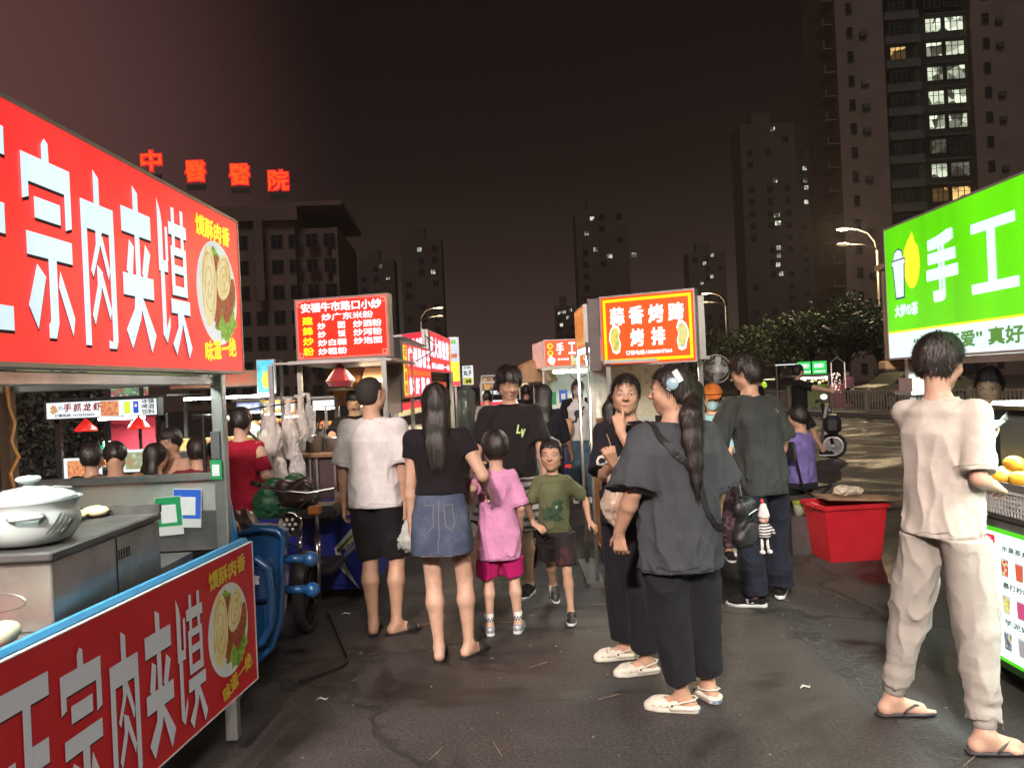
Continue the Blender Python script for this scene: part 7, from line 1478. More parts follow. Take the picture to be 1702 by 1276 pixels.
# far stalls, car and cart across the road on the right
def far_right():
    Y = 34; a = px(1325,610,Y); r = empty('far_stall', (a.x,Y,0), 0, 'green lit stall across the road behind the motorcycle rider', 'food stall'); G1 = emit('far_green', (.04,.75,.12), .95, var=.2, vs=2); zb, zt = px(1350,622,Y).z, px(1350,600,Y).z; 
    for k, (u0, u1) in enumerate(((0,.60),(.64,1.30))):
        b = board(r, (u0,0,0), (u1,0,0), zb, zt, G1, iron, .1); text(b, ('甘蔗汁','鲜榨果汁')[k], .32, (zb+zt)/2+.08, .45, .22, W1, y=-.01, bold=.012); text(b, '冰糖雪梨柠檬', .33, zb+.12, .5, .10, W1, y=-.01, bold=.004)
    MB().bb(-.1,1.5,.1,1.2,0,.95).build('cart_body', mat('lime_cart', (.25,.4,.08), .5), r); MB().bb(-.3,1.6,0,1.3,zb-.10,zb-.02).build('roof', alu, r)
    for k in range(9): MB().ball((.1+.16*k,.3,1.05+.06*(k % 3)), .07, 8).build('goods', [emit('goods_lit', (.9,.85,.55), .9, var=.4, vs=4), emit('goods_orange', (.8,.4,.1), .7)][k % 2], r)
    MB().cyl((0,.1,zb-.16),(1.3,.1,zb-.16), .03, n=6).build('tube_light', tube_m, r)
    for x in (-.05,1.4): MB().bb(x-.03,x+.03,.1,.16,0,zb).build('post', alu, r)
    r = empty('far_stall', (px(1250,610,30).x,30,0), 0, 'far stall with upright white sign behind the man in charcoal', 'food stall'); zb, zt = px(1258,625,30).z, px(1258,603,30).z; b = board(r, (0,0,0), (.36,0,0), zb, zt, W1, iron, .1); text(b, '鸡排', .18, (zb+zt)/2+.06, .28, .2, K1, y=-.01, bold=.01); text(b, '饭团', .18, zb+.1, .22, .12, K1, y=-.01, bold=.005); MB().bb(-.2,.9,.1,.9,0,.95).build('cart_body', steel_d, r); MB().ball((.45,.3,1.12), (.2,.15,.14), 12, jit=.1).build('goods', emit('goods_lime', (.45,.75,.05), .9), r); MB().bb(0,.9,.1,.14,1.3,1.35).build('tube_light', emit('goods_lit', (.9,.85,.55), .9), r); MB().bb(.16,.20,.1,.14,0,zb).build('post', alu, r)
    r = empty('canopy', (px(1290,625,32).x,32,0), 0, 'long thin lit awning edge left of the green lit stall', 'awning'); MB().bb(0,.95,0,.05,1.86,1.90).build('light_strip', W1, r); MB().bb(0,.95,.051,1.5,1.88,1.92).build('roof', alu, r)
    for x in (.05,.9): MB().bb(x-.02,x+.02,.06,.1,0,1.86).build('post', alu, r)
    Y = 33; p = px(1400,640,Y); r = empty('flower_stand', (p.x,Y,0), 0, 'pink stand with fairy lights beyond the railing', 'stand'); MB().bb(-.3,.3,0,.6,0,.95).build('stand_body', mat('pink_sheet', (.45,.12,.15), .6), r); rr = random.Random(5); b = MB()
    for k in range(70): b.ball((-.35+rr.uniform(0,.35)-.1,-.05,.9+rr.uniform(-.3,.55)), .018, 5)
    for k in range(16): b.ball((-.45,-.05,.8+k*.07), .018, 5).ball((.12,-.05,.8+k*.07), .018, 5)
    o = b.build('fairy_lights', emit('fairy_light', (1,.75,.65), 2.0, var=0), r); MB().tube([(-.45,0,0),(-.45,0,1.9),(-.2,0,2.1),(.12,0,1.9),(.12,0,0)], .02, 6).build('arch', white_p, r)
    tag(o, kind='stuff')
    # parked car
    Y = 30; p = px(1460,650,Y); r = empty('parked_car', (p.x+1.3,Y,0), R(4), 'pale parked car half hidden beyond the railing', 'car'); pm = mat('car_paint', (.20,.19,.10), .25, coat=.8); 
    body = [(-2.1,.35),(-2.15,.6),(-2.0,.85),(-1.35,.95),(-.75,1.35),(.4,1.42),(1.2,1.30),(1.8,.98),(2.15,.9),(2.2,.5),(2.1,.3)]; MB().prism([(u,-.85,v) for u, v in body], (0,1.7,0)).build('body', pm, r); MB().prism([(-1.2,-.86,.97),(-.70,-.86,1.30),(.35,-.86,1.36),(1.10,-.86,1.25),(1.5,-.86,1.0)], (0,1.72,0)).build('side_windows', dark_w, r)
    for x in (-1.35, 1.35): wheel(r, (x,-.80,.31), .31, 'y', .18)
    for sy in (-.6,.6): MB().ball((-2.08,sy,.72), (.08,.2,.09), 10).build('headlight', white_p, r, smooth=True)
    for i, (x, y, w) in enumerate(((1180,628,.2),)): pass
far_right()
def far_flag(): pass
# blank white sign behind the trotter cart roof
# ---------------------------------------------------------------- the people
cloth = lambda name, col, **k: mat(name, col, k.pop('rough', .88), var=k.pop('var', .16), vs=k.pop('vs', 9), bump=k.pop('bump', .45), bs=k.pop('bs', 42), sheen=.03, spec=.2, **k)
black_c = cloth('black_cotton', (.014,.012,.014)); blackp = cloth('black_trouser_cloth', (.016,.017,.021))
def front_print(P, o, off=.003, tree=None):
    me = o.data
    for v in me.vertices: v.co.x = -v.co.x; v.co.y = 0
    me.flip_normals(); return P.stick(o, tree or P.tree(), (0,-1,0), off)
def back_print(P, o, off=.003, tree=None):
    for v in o.data.vertices: v.co.y = 0
    return P.stick(o, tree or P.tree(), (0,1,0), off)
def stripes(name, cols, scale, axis='Z', pos=None):
    if name in MATS: return MATS[name]
    m = tex_mat(name, cols, kind='wave', scale=scale, distort=.6, rough=.9, pos=pos); w = [n for n in m.node_tree.nodes if n.type == 'TEX_WAVE'][0]; w.bands_direction = axis; return m
def to_local(P, w):
    return (Matrix.Translation(P.root.location) @ Matrix.Rotation(P.root.rotation_euler.z, 4, 'Z')).inverted() @ Vector(w)
def warm(P, sd, w, **k):
    """reach a world point with the wrist"""
    P.arm(sd, to_local(P, w)/P.k, **k)
def wfoot(P, sd, x, y, yaw, **k):
    q = to_local(P, (x, y, 0)); P.foot(sd, q.x, q.y, yaw, **k)
slip = mat('black_rubber', (.018,.016,.017), .6, bump=.2)

def white_tee_man():
    P = Person((-.93, 5.12), R(-8), 1.685, 'man in a loose white t-shirt and black shorts holding a small bag', build=1.02, tone=1, sw=.175, hyaw=-32, hpitch=-6, seed=2)
    wfoot(P, -1, -.985, 5.12, 12); wfoot(P, 1, -.83, 5.10, -50)
    P.arm(-1, (-.245,.06,.86)); warm(P, 1, (-.735,5.10,.82), pole=Vector((.5,-1,0)), d=(.0,.05,-1), n=(-1,.1,0), curl=75)
    P.build_body((True, True)); P.face(); P.hair('buzz', mat('cropped_hair', (.022,.018,.016), .75, var=.4, vs=60, bump=.5, bs=400))
    P.shirt(cloth('white_tee', (.60,.58,.57)), hem=-.10, loose=.030, sleeve=.88, sl_r=.082, fold=.009); P.trousers(cloth('black_shorts', (.012,.011,.013)), end=.47, r_end=.086, fold=.007, loose=.018, name='shorts')
    P.shoe(-1, 'slide', slip); P.shoe(1, 'slide', slip)
    h = P.hand[1][2]; w = P.root.matrix_basis @ h
    b = bag(None, (w.x+.01, w.y, w.z-.10), .17, .20, mat('clear_food_bag', (.72,.75,.70), .25, alpha=.60, bump=.8, bs=40), label='small knotted clear bag of food in the hand of the man in white', seed=31)
    g = MB()
    for i in range(14): g.ball((w.x+.01+random.uniform(-.045,.045), w.y+random.uniform(-.03,.03), w.z-.10-.135+random.uniform(-.035,.03)), random.uniform(.012,.02), 7, jit=.2, mi=i % 2)
    o = g.build('food_pieces', [mat('food_green', (.12,.22,.04), .6), mat('food_brown', (.20,.12,.06), .6)], None); tag(o, 'pieces of green and brown food inside the small clear bag', 'food', kind='stuff')
white_tee_man()
def denim_girl():
    P = Person((-.455, 4.6), R(0), 1.615, 'young woman with long straight hair, black top and denim skirt', build=1.0, tone=3, female=True, seed=4, hyaw=6)
    wfoot(P, -1, -.50, 4.58, 4); wfoot(P, 1, -.325, 4.62, -42)
    P.arm(-1, (-.20,.05,.83)); warm(P, 1, (-.20,4.76,.985), d=(.35,.6,-.7), n=(-.8,0,-.3), curl=35)
    P.build_body((True, True)); P.face(); zz = P.hc.z
    P.hair('long', back=[(0,-.055,zz+.02),(0,-.078,zz-.12),(.0,-.098,zz-.24),(0,-.105,zz-.33)], width=.085)
    P.shirt(cloth('black_top', (.013,.011,.013)), hem=.24, loose=.014, sleeve=.42, sl_r=.062, fold=.004, neck=.066)
    dn = tex_mat('denim', [(.030,.042,.075),(.055,.075,.125),(.10,.125,.18)], scale=7, detail=10, rough=.9, bump=.25); P.skirt(dn, top=.29, bottom=.665, flare=.042)
    t = P.tree('trousers'); st = mat('denim_thread', (.16,.14,.12), .8); z = P.Lz(0)
    for P0 in ([(.0,-.3,z+.13),(.0,-.3,z-.20)], [(.045,-.3,z+.105),(.150,-.3,z+.115)], [(.045,-.3,z+.105),(.052,-.3,z-.03),(.10,-.3,z-.055)], [(-.045,-.3,z+.105),(-.150,-.3,z+.115)], [(-.045,-.3,z+.105),(-.052,-.3,z-.03),(-.10,-.3,z-.055)], [(-.2,-.3,z-.225),(0,-.3,z-.24),(.2,-.3,z-.225)], [(.10,-.3,z-.055),(.145,-.3,z-.02),(.152,-.3,z+.115)]):
        P.band(P0, .005, t, st, name='seam', off=.001, t=.0022, n=18)
    P.shoe(-1, 'slide', slip); P.shoe(1, 'slide', slip)
denim_girl()
def pink_girl():
    P = Person((-.13, 5.0), R(6), 1.30, 'child with bobbed hair in long pink t-shirt and magenta shorts', build=.90, head=1.22, leg=.95, tone=3, female=True, seed=6, hyaw=14, sw=.142, res=.007)
    wfoot(P, -1, -.215, 5.0, 4); wfoot(P, 1, -.03, 5.02, -18)
    warm(P, -1, (-.30,4.93,.86), d=(-.4,-.2,.5), n=(0,-1,0), curl=40); P.arm(1, (.20,.10,.86))
    P.build_body(); P.face(); P.hair('bowl')
    P.shirt(cloth('pink_tee', (.60,.27,.45)), hem=-.42, loose=.032, sleeve=.95, sl_r=.080, fold=.009, flare=.015); P.trousers(cloth('magenta_shorts', (.42,.012,.12)), end=.47, r_end=.098, loose=.022, name='shorts', fold=.008)
    sk = mat('white_sock', (.60,.60,.58), .9, bump=.5); sil = mat('silver_mesh', (.42,.44,.45), .35, metal=.3, var=.25, vs=40)
    for sd in (-1, 1):
        P.shoe(sd, 'sneaker', sil, white_p); an = P.leg_joints(sd)[2]; MB().tube([an+Vector((0,0,-.02)), an+Vector((0,.004,.03)), an+Vector((0,.006,.075))], [.037*P.k,.036*P.k,.040*P.k], 14).build('sock', sk, P.root, smooth=True)
        ch = MB()
        for i in range(8): a = i*.30-2.6; ch.box(an+Vector((math.cos(a)*.031,math.sin(a)*.031+.006,.03+.014*(i % 2))), (.009,.004,.010), rz=a+PI/2)
        ch.build('sock_checks', blk, P.root)
pink_girl()
def iv_man():
    P = Person((-.02, 5.85), R(172), 1.72, 'tall man in black t-shirt with pale chest letters looking down', build=.98, tone=1, sw=.178, hyaw=24, hpitch=20, seed=8)
    P.gaze = .001; wfoot(P, 1, -.42, 5.62, 10); wfoot(P, -1, .06, 5.9, -10)
    P.arm(1, (.28,.16,.93), d=(.0,.6,-.8), n=(-1,0,0), curl=40); P.arm(-1, (-.25,.10,.86), d=(.2,.2,-1), curl=35)
    P.build_body(); P.face(eyes='down'); P.hair('mop', seed=5, thick=.9)
    P.shirt(cloth('black_tee_soft', (.016,.014,.014)), hem=-.02, loose=.035, sleeve=.80, sl_r=.085, fold=.010)
    P.trousers(stripes('striped_shorts', [(.38,.37,.36),(.36,.35,.34),(.05,.05,.055)], 5.5, 'Z', [0,.55,.72]), end=.46, r_end=.12, loose=.03, name='shorts')
    z = P.Lz(.62); w = mat('chest_print', (.55,.75,.30), .7)
    for s_, x, dz in (('L', .075, .02), ('V', .10, -.012)): front_print(P, text(P.root, s_, x, z+dz, .030, .065, w, bold=.003, slant=.2))
    for i in range(3):
        wv = P.hand[-1][2]; MB().tube([wv+Vector((math.cos(a)*.034,math.sin(a)*.030,.02+.007*i)) for a in np.linspace(0,2*PI,15)[:-1]], .0035, 6, closed=True).build('bracelet', mat('dark_beads', (.06,.02,.015), .3), P.root, smooth=True)
    for sd in (-1,1): P.shoe(sd, 'sneaker', black_c, white_p)
iv_man()
def boy():
    P = Person((.245, 5.3), R(176), 1.21, 'small boy in olive green printed t-shirt walking towards the camera', build=.82, head=1.30, leg=.93, tone=1, sw=.135, hyaw=-6, seed=10, res=.007)
    wfoot(P, -1, .325, 5.18, 4); wfoot(P, 1, .235, 5.62, 8, lift=.07, pitch=35)
    P.arm(1, (.19,.20,.93), pole=Vector((.5,-.8,-.2)), d=(-.7,.5,-.3), n=(-.2,-.4,-1), curl=35); P.arm(-1, (-.33,.10,.93), pole=Vector((-.5,-1,0)), d=(-.5,.3,-.6), n=(.5,-.3,-.5), curl=30)
    P.build_body(); P.face(); P.hair('short', seed=12, thick=1.0)
    P.shirt(cloth('olive_tee', (.11,.12,.06)), hem=-.04, loose=.030, sleeve=.80, sl_r=.078, fold=.008, collar=cloth('olive_rib', (.10,.10,.05)))
    pm = tex_mat('dinosaur_print', [(.010,.020,.012),(.03,.07,.03),(.02,.05,.02),(.45,.50,.38)], scale=24, detail=3, rough=.8, pos=[.35,.5,.62,.68]); k = P.k; z = P.Lz(.36)
    for u, v, a, b, s_ in ((-.0,.0,.088,.06,1),(.035,.07,.06,.035,2),(-.04,-.055,.055,.03,3),(.05,-.07,.05,.025,4)): 
        bm = bmesh.new(); pts = [bm.verts.new((p[0], 0, p[2])) for p in blob(u*k, z+v*k, a*k, b*k, 0, 30, .22, .2, s_)]; bm.faces.new(pts); bmesh.ops.triangulate(bm, faces=bm.faces[:]); bmesh.ops.subdivide_edges(bm, edges=bm.edges[:], cuts=3, use_grid_fill=True); me = bpy.data.meshes.new('shirt_print'); bm.to_mesh(me); bm.free(); me.materials.append(pm); front_print(P, link_mesh('shirt_print', me, P.root), .003)
    P.trousers(tex_mat('dark_red_shorts', [(.016,.012,.014),(.018,.012,.014),(.10,.018,.02)], scale=9, rough=.9, pos=[.3,.55,.68]), end=.43, r_end=.105, loose=.026, name='shorts')
    P.shoe(-1, 'sneaker', tex_mat('sneaker_patch', [(.02,.02,.022),(.03,.03,.03),(.6,.58,.56)], kind='voronoi', scale=14, rough=.5), white_p, trim=blk); P.shoe(1, 'sneaker', tex_mat('sneaker_patch', [(.02,.02,.022)]), white_p, trim=blk)
    an = P.leg_joints(1)[2]; MB().tube([an+Vector((0,0,-.01)), an+Vector((0,.0,.04))], [.034*P.k,.036*P.k], 12).build('sock', mat('coral_sock', (.6,.10,.07), .8), P.root, smooth=True)
boy()
clog_w = mat('clog_white', (.62,.60,.50), .55, var=.06, dirt=.06)
def grey_woman():
    P = Person((.755, 3.69), R(14), 1.645, 'woman in oversized grey t-shirt with crossbody bag and long ponytail', build=1.13, tone=1, female=True, sw=.178, hyaw=58, hpitch=4, seed=12, lean=(.0,.0))
    wfoot(P, -1, .75, 3.72, 62); wfoot(P, 1, .90, 3.83, 8)
    warm(P, -1, (.475,3.68,.875), d=(.10,.15,-1), n=(.5,.6,0), curl=38, thumb=20); P.arm(1, (.30,.16,.90))
    P.build_body((True, True)); P.face(eyes='open'); hc = P.hc
    P.hair('pony', back=[tuple(P.head_local((.035,-.115,-.01))), (.02,-.150,hc.z-.12), (.015,-.160,hc.z-.22), (.02,-.165,hc.z-.32), (.025,-.165,hc.z-.40), (.03,-.160,hc.z-.48)], width=.046, thick=1.5)
    P.shirt(cloth('grey_tee', (.052,.058,.064)), hem=-.34, loose=.045, sleeve=1.0, sl_r=.118, fold=.011, flare=.0, neck=.076); P.trousers(blackp, end=.915, r_knee=.105, r_end=.075, loose=.028, fold=.008, top=.2)
    for sd in (-1, 1): P.shoe(sd, 'croc', clog_w)
    t = P.tree(); sm = mat('bag_strap', (.012,.012,.014), .6)
    P.band([(-.125,.02,P.zn-.0),(-.115,-.12,P.zn-.06),(-.05,-.30,P.Lz(.70)),(.08,-.32,P.Lz(.35)),(.20,-.28,P.Lz(.10)),(.29,-.10,P.Lz(.02))], .032, t, sm, off=.004, t=.004, n=40); P.band([(-.125,.02,P.zn),(-.10,.16,P.Lz(.8)),(.05,.3,P.Lz(.5)),(.2,.26,P.Lz(.2)),(.29,.06,P.Lz(.02))], .032, t, sm, n=30)
    # crossbody bag, its charm, the hair clip
    B = empty('crossbody_bag', P.root.matrix_basis @ Vector((.262,-.165,.79)), R(14+38), 'black crossbody bag at the hip of the woman in grey', 'bag'); f = Field(grid(-.12,.12,.006), grid(-.07,.07,.006), grid(-.03,.30,.006)); f.cone((-.05,0,.06), (.05,0,.06), .055, .055, 0, flat=((0,1,0),.75)); f.cone((-.052,0,.19), (.052,0,.19), .042, .042, .05, flat=((0,1,0),.75)); f.cone((-.05,-.03,.09), (.05,-.03,.09), .035, .035, .008, flat=((0,1,0),.5)); f.disp(folds(3,.004,30)); V_, F_ = f.mesh(); mesh_obj('bag_body', V_, F_, mat('bag_nylon', (.014,.014,.016), .5, bump=.3), B)
    MB().tube([(-.07,-.045,.17),(0,-.055,.185),(.07,-.045,.17)], .003, 6).build('zip', mat('zip_metal', (.3,.3,.3), .3, metal=1), B); MB().tube([(-.035,0,.25),(-.06,0,.31)], .007, 6).build('strap_ring', mat('zip_metal', (.3,.3,.3), .3, metal=1), B)
    q = B.matrix_basis @ Vector((.075,-.06,.13)); C = empty('plush_charm', q, R(10), 'white capped plush doll charm in striped top on the bag', 'charm'); wf = mat('plush_white', (.62,.60,.58), .95, bump=.8); bw = stripes('charm_stripes', [(.62,.60,.58),(.6,.6,.58),(.015,.015,.015),(.015,.015,.015)], 24, 'Z', [0,.45,.55,1])
    MB().lathe([(0,.075),(.012,.07),(.022,.04),(.028,.015),(.026,.005)], n=16).build('cap', wf, C, smooth=True); MB().ball((0,0,0), (.024,.022,.022), 14).build('head', mat('charm_skin', (.62,.45,.36), .9), C, smooth=True); MB().ball((.0,-.023,-.003), .0042, 8).build('nose', mat('charm_red', (.5,.03,.05), .6), C)
    MB().lathe([(.012,-.02),(.024,-.035),(.032,-.07),(.028,-.085),(.0,-.086)], n=14).build('striped_top', bw, C, smooth=True)
    for sd in (-1,1): MB().tube([(sd*.018,0,-.03),(sd*.040,-.005,-.055),(sd*.044,-.008,-.075)], .009, 7).build('arm', bw, C, smooth=True); MB().tube([(sd*.012,0,-.08),(sd*.014,0,-.12),(sd*.016,-.004,-.145)], .007, 7).build('leg', wf, C, smooth=True); MB().ball((sd*.018,-.010,-.152), (.013,.017,.010), 10).build('foot', wf, C, smooth=True)
    MB().ball((-.01,-.01,.085), .010, 8).build('bobble', mat('charm_red', (.5,.03,.05), .6), C); MB().tube([(0,0,.07),(-.005,.01,.11)], .002, 5).build('cord', blk, C)
    hl = P.head_local; side = P.HR @ Vector((1,0,0)); c = P.root.matrix_basis @ hl((-.104,-.040,.040)); cl = empty('hair_clip', c, P.root.rotation_euler.z+R(58), 'white and pale blue hair clip in the dark ponytail hair', 'hair clip'); pm_ = mat('clip_pearl', (.62,.66,.66), .3, var=.05); Mx = Matrix.Rotation(R(90), 3, 'Y')
    MB().box((.006,-.012,.026), (.006,.030,.062), M=Matrix.Rotation(R(-28),3,'X'), bev=.004).build('clip_bar', pm_, cl); MB().lathe([(0,.012),(.024,.010),(.030,.0),(.024,-.006)], (.004,.014,-.008), 18, Mx).build('clip_disc', mat('clip_blue', (.30,.45,.55), .25, coat=.5), cl, smooth=True); MB().box((.010,.030,-.030), (.006,.022,.014), M=Matrix.Rotation(R(35),3,'X')).build('clip_tag', pm_, cl)
    ink = mat('heel_ink', (.10,.22,.42), .6)
    for sd in (-1, 1):
        q = P.fq(sd); k = P.k; an = P.feet[sd]; tx = text(P.root, 'SMILE', 0, 0, .062, .016, ink, bold=.001)
        for v in tx.data.vertices: a = v.co.x/.038; u = q(math.sin(a)*.043, -.045-math.cos(a)*.040, -.061+v.co.z); v.co = u
grey_woman()
def finger_woman():
    P = Person((.63, 4.30), R(152), 1.62, 'woman in black lettered t-shirt touching her lips with a finger', build=.98, tone=1, female=True, hyaw=20, hpitch=0, hroll=-3, seed=14)
    wfoot(P, 1, .58, 4.45, 12-152+75); wfoot(P, -1, .66, 4.22, 20)
    P.feet[1] = (P.feet[1][0], R(-60), 0); P.feet[-1] = (P.feet[-1][0], R(-50), 0)
    hw = P.root.matrix_basis
    lip = hw @ P.head_local((0,.10,-.06)); warm(P, -1, (lip.x-.045, lip.y-.085, lip.z-.135), pole=Vector((-.6,-.2,-1)), d=(.15,-.05,1), n=(.2,-1,.1), curls=(18,78,85,90), curl=60, thumb=55)
    warm(P, 1, (.515,4.03,1.16), pole=Vector((.5,-.5,-1)), d=(.1,.5,.7), n=(.2,-.9,.2), curl=82, thumb=50)
    P.build_body((True, True)); P.face(); P.hair('pony', back=[tuple(P.head_local((.075,-.07,-.02))), tuple(P.head_local((.10,-.06,-.09))), tuple(P.head_local((.10,-.05,-.15)))], width=.030, thick=1.2)
    P.shirt(cloth('black_tee_print', (.015,.013,.016)), hem=-.10, loose=.038, sleeve=.9, sl_r=.095, fold=.008); P.trousers(blackp, end=.93, r_knee=.090, r_end=.085, loose=.02)
    for sd in (-1, 1): P.shoe(sd, 'croc', clog_w)
    w = mat('print_offwhite', (.60,.57,.52), .7); front_print(P, text(P.root, 'CAMBER', .0, P.Lz(.60), .26, .058, w, bold=.003)); front_print(P, text(P.root, 'CO.', .0, P.Lz(.46), .10, .04, w, bold=.002))
    wv = P.root.matrix_basis @ P.hand[1][2]; b = bag(None, (wv.x+.0, wv.y-.0, wv.z+.02), .15, .34, mat('clear_snack_bag', (.75,.62,.50), .25, alpha=.5, bump=1.0, bs=35), label='clear bag of fried snack dangling from the hand beside the cart', seed=44)
    o = MB().ball((wv.x,wv.y,wv.z-.21), (.042,.032,.07), 14, jit=.06).build('fried_snack', mat('fried_gold', (.45,.20,.05), .6, var=.3, vs=20), smooth=True); tag(o, 'golden fried snack inside the dangling clear bag', 'snack'); 
    MB_ = MB().cyl((wv.x+.02,wv.y-.02,wv.z-.03),(wv.x-.035,wv.y+.01,wv.z+.16), .0028, n=5).build('skewer', wood); tag(MB_, 'thin wooden skewer poking up from the snack bag', 'skewer')
finger_woman()
def raglan_woman():
    P = Person((.87, 10.3), R(182), 1.615, 'masked woman in white raglan top with black sleeves by the glass stall', tone=3, female=True, seed=16, hpitch=4, res=.011)
    P.arm(1, (.22,.22,1.02), d=(-.8,.5,.2), n=(-.2,-.5,.6), curl=40); P.arm(-1, (-.27,.04,.85))
    P.build_body(); P.face(mask=mat('mask_white', (.55,.55,.54), .9), glasses=True, lips=None); P.hair('long', back=[(0,-.05,P.hc.z),(0,-.06,P.hc.z-.13)], width=.085)
    P.shirt(cloth('raglan_white', (.60,.60,.55)), hem=-.08, loose=.03, sleeve=0.25, sl_r=.08, fold=.008)
    for sd in (-1, 1):
        sh, el, w, *_ = P.hand[sd]; MB().tube([sh+Vector((-sd*.07,0,.035)), sh+Vector((sd*.005,0,.012)), sh.lerp(el,.5), sh.lerp(el,1.1)], [.050,.078,.084,.088], 14).build('sleeve', black_c, P.root, smooth=True)
    P.trousers(cloth('mid_jeans', (.07,.12,.16), var=.25), end=.97, r_knee=.095, r_end=.095, loose=.03)
    for sd in (-1, 1): P.shoe(sd, 'sneaker', white_p, white_p)
    t = P.tree(); P.band([(-.10,.25,P.zn-.02),(.05,.3,P.Lz(.6)),(.18,.3,P.Lz(.35))], .03, t, blk, n=16)
    bm = MB().poly(blob(-.02, P.Lz(.62), .06, .055, 0, 24, .05)); o = bm.build('shirt_print', mat('print_navy', (.03,.035,.06), .8), P.root); bm2 = bmesh.new(); bm2.from_mesh(o.data); bmesh.ops.triangulate(bm2, faces=bm2.faces[:]); bmesh.ops.subdivide_edges(bm2, edges=bm2.edges[:], cuts=2, use_grid_fill=True); bm2.to_mesh(o.data); front_print(P, o, .004); bm2.free()
    wv = P.root.matrix_basis @ P.hand[1][2]; o = MB().tube([(wv.x+.03,wv.y-.05,wv.z-.10),(wv.x+.04,wv.y-.06,wv.z+.02),(wv.x+.03,wv.y-.05,wv.z+.15)], [.03,.055,.06], 10).build('snack_wrap', mat('snack_paper', (.55,.33,.17), .7, var=.3, vs=20), smooth=True); tag(o, 'tan paper snack wrap held by the masked woman', 'snack')
raglan_woman()
def back_woman():
    P = Person((.33, 8.1), R(-12), 1.57, 'woman with long loose black hair seen from behind in black clothes', build=1.1, tone=1, female=True, seed=18, hyaw=-20, res=.010)
    P.arm(1, (.25,.20,.92)); P.build_body(); z = P.hc.z; P.hair('long', back=[(0,-.05,z+.02),(0,-.08,z-.12),(.0,-.10,z-.28),(0,-.10,z-.42)], width=.10); P.shirt(cloth('black_shirt', (.016,.016,.02)), hem=-.05, loose=.03, sleeve=1.1, sl_r=.06, fold=.008); P.trousers(blackp, end=.97, r_knee=.085, r_end=.08)
    for sd in (-1, 1): P.shoe(sd, 'sneaker', black_c, white_p)
back_woman()
def cap_vendor():
    P = Person((1.73, 6.75), R(172), 1.50, 'stall keeper in orange cap, blue face mask and light blue shirt', tone=1, female=True, seed=20, hpitch=12, build=1.0, res=.009)
    P.arm(1, (.12,.26,1.02), curl=50); P.arm(-1, (-.10,.28,1.0), curl=50); P.build_body(); P.face(mask=mat('mask_blue', (.30,.50,.55), .85, bump=.2), eyes='down'); P.hair('short')
    P.shirt(cloth('blue_shirt', (.20,.38,.46), var=.2), hem=-.05, loose=.025, sleeve=1.2, sl_r=.05, fold=.008, collar=cloth('grey_collar', (.30,.30,.33))); P.trousers(tex_mat('plaid_cloth', [(.04,.02,.03),(.15,.08,.1)], kind='voronoi', scale=30), end=.95)
    f = Field(grid(P.hc.x-.13,P.hc.x+.13,.006), grid(P.hc.y-.15,P.hc.y+.22,.006), grid(P.hc.z-.02,P.hc.z+.16,.006)); Mr = [list(r) for r in P.HR.transposed()]; f.ell(P.head_local((0,-.012,.035)), (.096,.110,.100), 0, Mr); f.plane(P.head_local((0,0,.045)), P.HR @ Vector((0,.12,-1))); 
    V_, F_ = f.mesh(); om = cloth('orange_cap', (.42,.13,.03)); mesh_obj('cap_crown', V_, F_, om, P.root)
    b = MB(); hl = P.head_local; n = 11; P0 = [hl((math.sin(a)*.086, .070+math.cos(a)*.030*0+.018*math.cos(a), .050)) for a in np.linspace(-1.35,1.35,n)]; P1 = [hl((math.sin(a)*.080, .075+math.cos(a)*.085, .046-.016*math.cos(a))) for a in np.linspace(-1.35,1.35,n)]
    dn = Vector((0,0,-.005)); b.add(P0+P1+[p+dn for p in P0]+[p+dn for p in P1], [(i,i+1,n+i+1,n+i) for i in range(n-1)]+[(2*n+i,3*n+i,3*n+i+1,2*n+i+1) for i in range(n-1)]+[(n+i,n+i+1,3*n+i+1,3*n+i) for i in range(n-1)]); b.build('cap_peak', om, P.root, smooth=True)
    for sd in (-1, 1): P.shoe(sd, 'sneaker', black_c, white_p)
cap_vendor()
def charcoal_man():
    P = Person((1.705, 5.36), R(26), 1.72, 'man in charcoal t-shirt and glasses looking down by the trotter cart', build=.98, tone=1, sw=.178, lean=(-.055,.05), hyaw=34, hpitch=16, seed=22)
    wfoot(P, -1, 1.60, 5.33, 48); wfoot(P, 1, 1.84, 5.52, -50)
    P.arm(-1, (-.20,.30,1.12), pole=Vector((-.6,-.8,-.2)), d=(.5,.8,.2), n=(.5,-.3,-.8), curl=40); P.arm(1, (.27,.14,.90))
    P.build_body(); P.face(glasses=True, eyes='down'); P.hair('mop', seed=9, thick=.85)
    P.shirt(cloth('charcoal_tee', (.040,.044,.042)), hem=-.26, loose=.036, sleeve=.98, sl_r=.092, fold=.009); P.trousers(cloth('navy_trousers', (.016,.018,.028)), end=.985, r_knee=.088, r_end=.090, loose=.018, fold=.009, bunch=.004)
    for sd in (-1, 1): P.shoe(sd, 'sneaker', black_c, white_p, trim=blk)
    q = P.fq(-1); tx = text(P.root, 'N', 0, 0, .045, .030, white_p, bold=.004, slant=-.25)
    for v in tx.data.vertices: v.co = q(-.043+.0*v.co.x, .035+v.co.x*-1, -.030+v.co.z)
    w = mat('print_offwhite', (.60,.57,.52), .7)
    back_print(P, text(P.root, 'Run', .085, P.Lz(.80), .040, .014, w, slant=.4)); back_print(P, text(P.root, 'Motion', .10, P.Lz(.77), .065, .014, w, slant=.4))
charcoal_man()
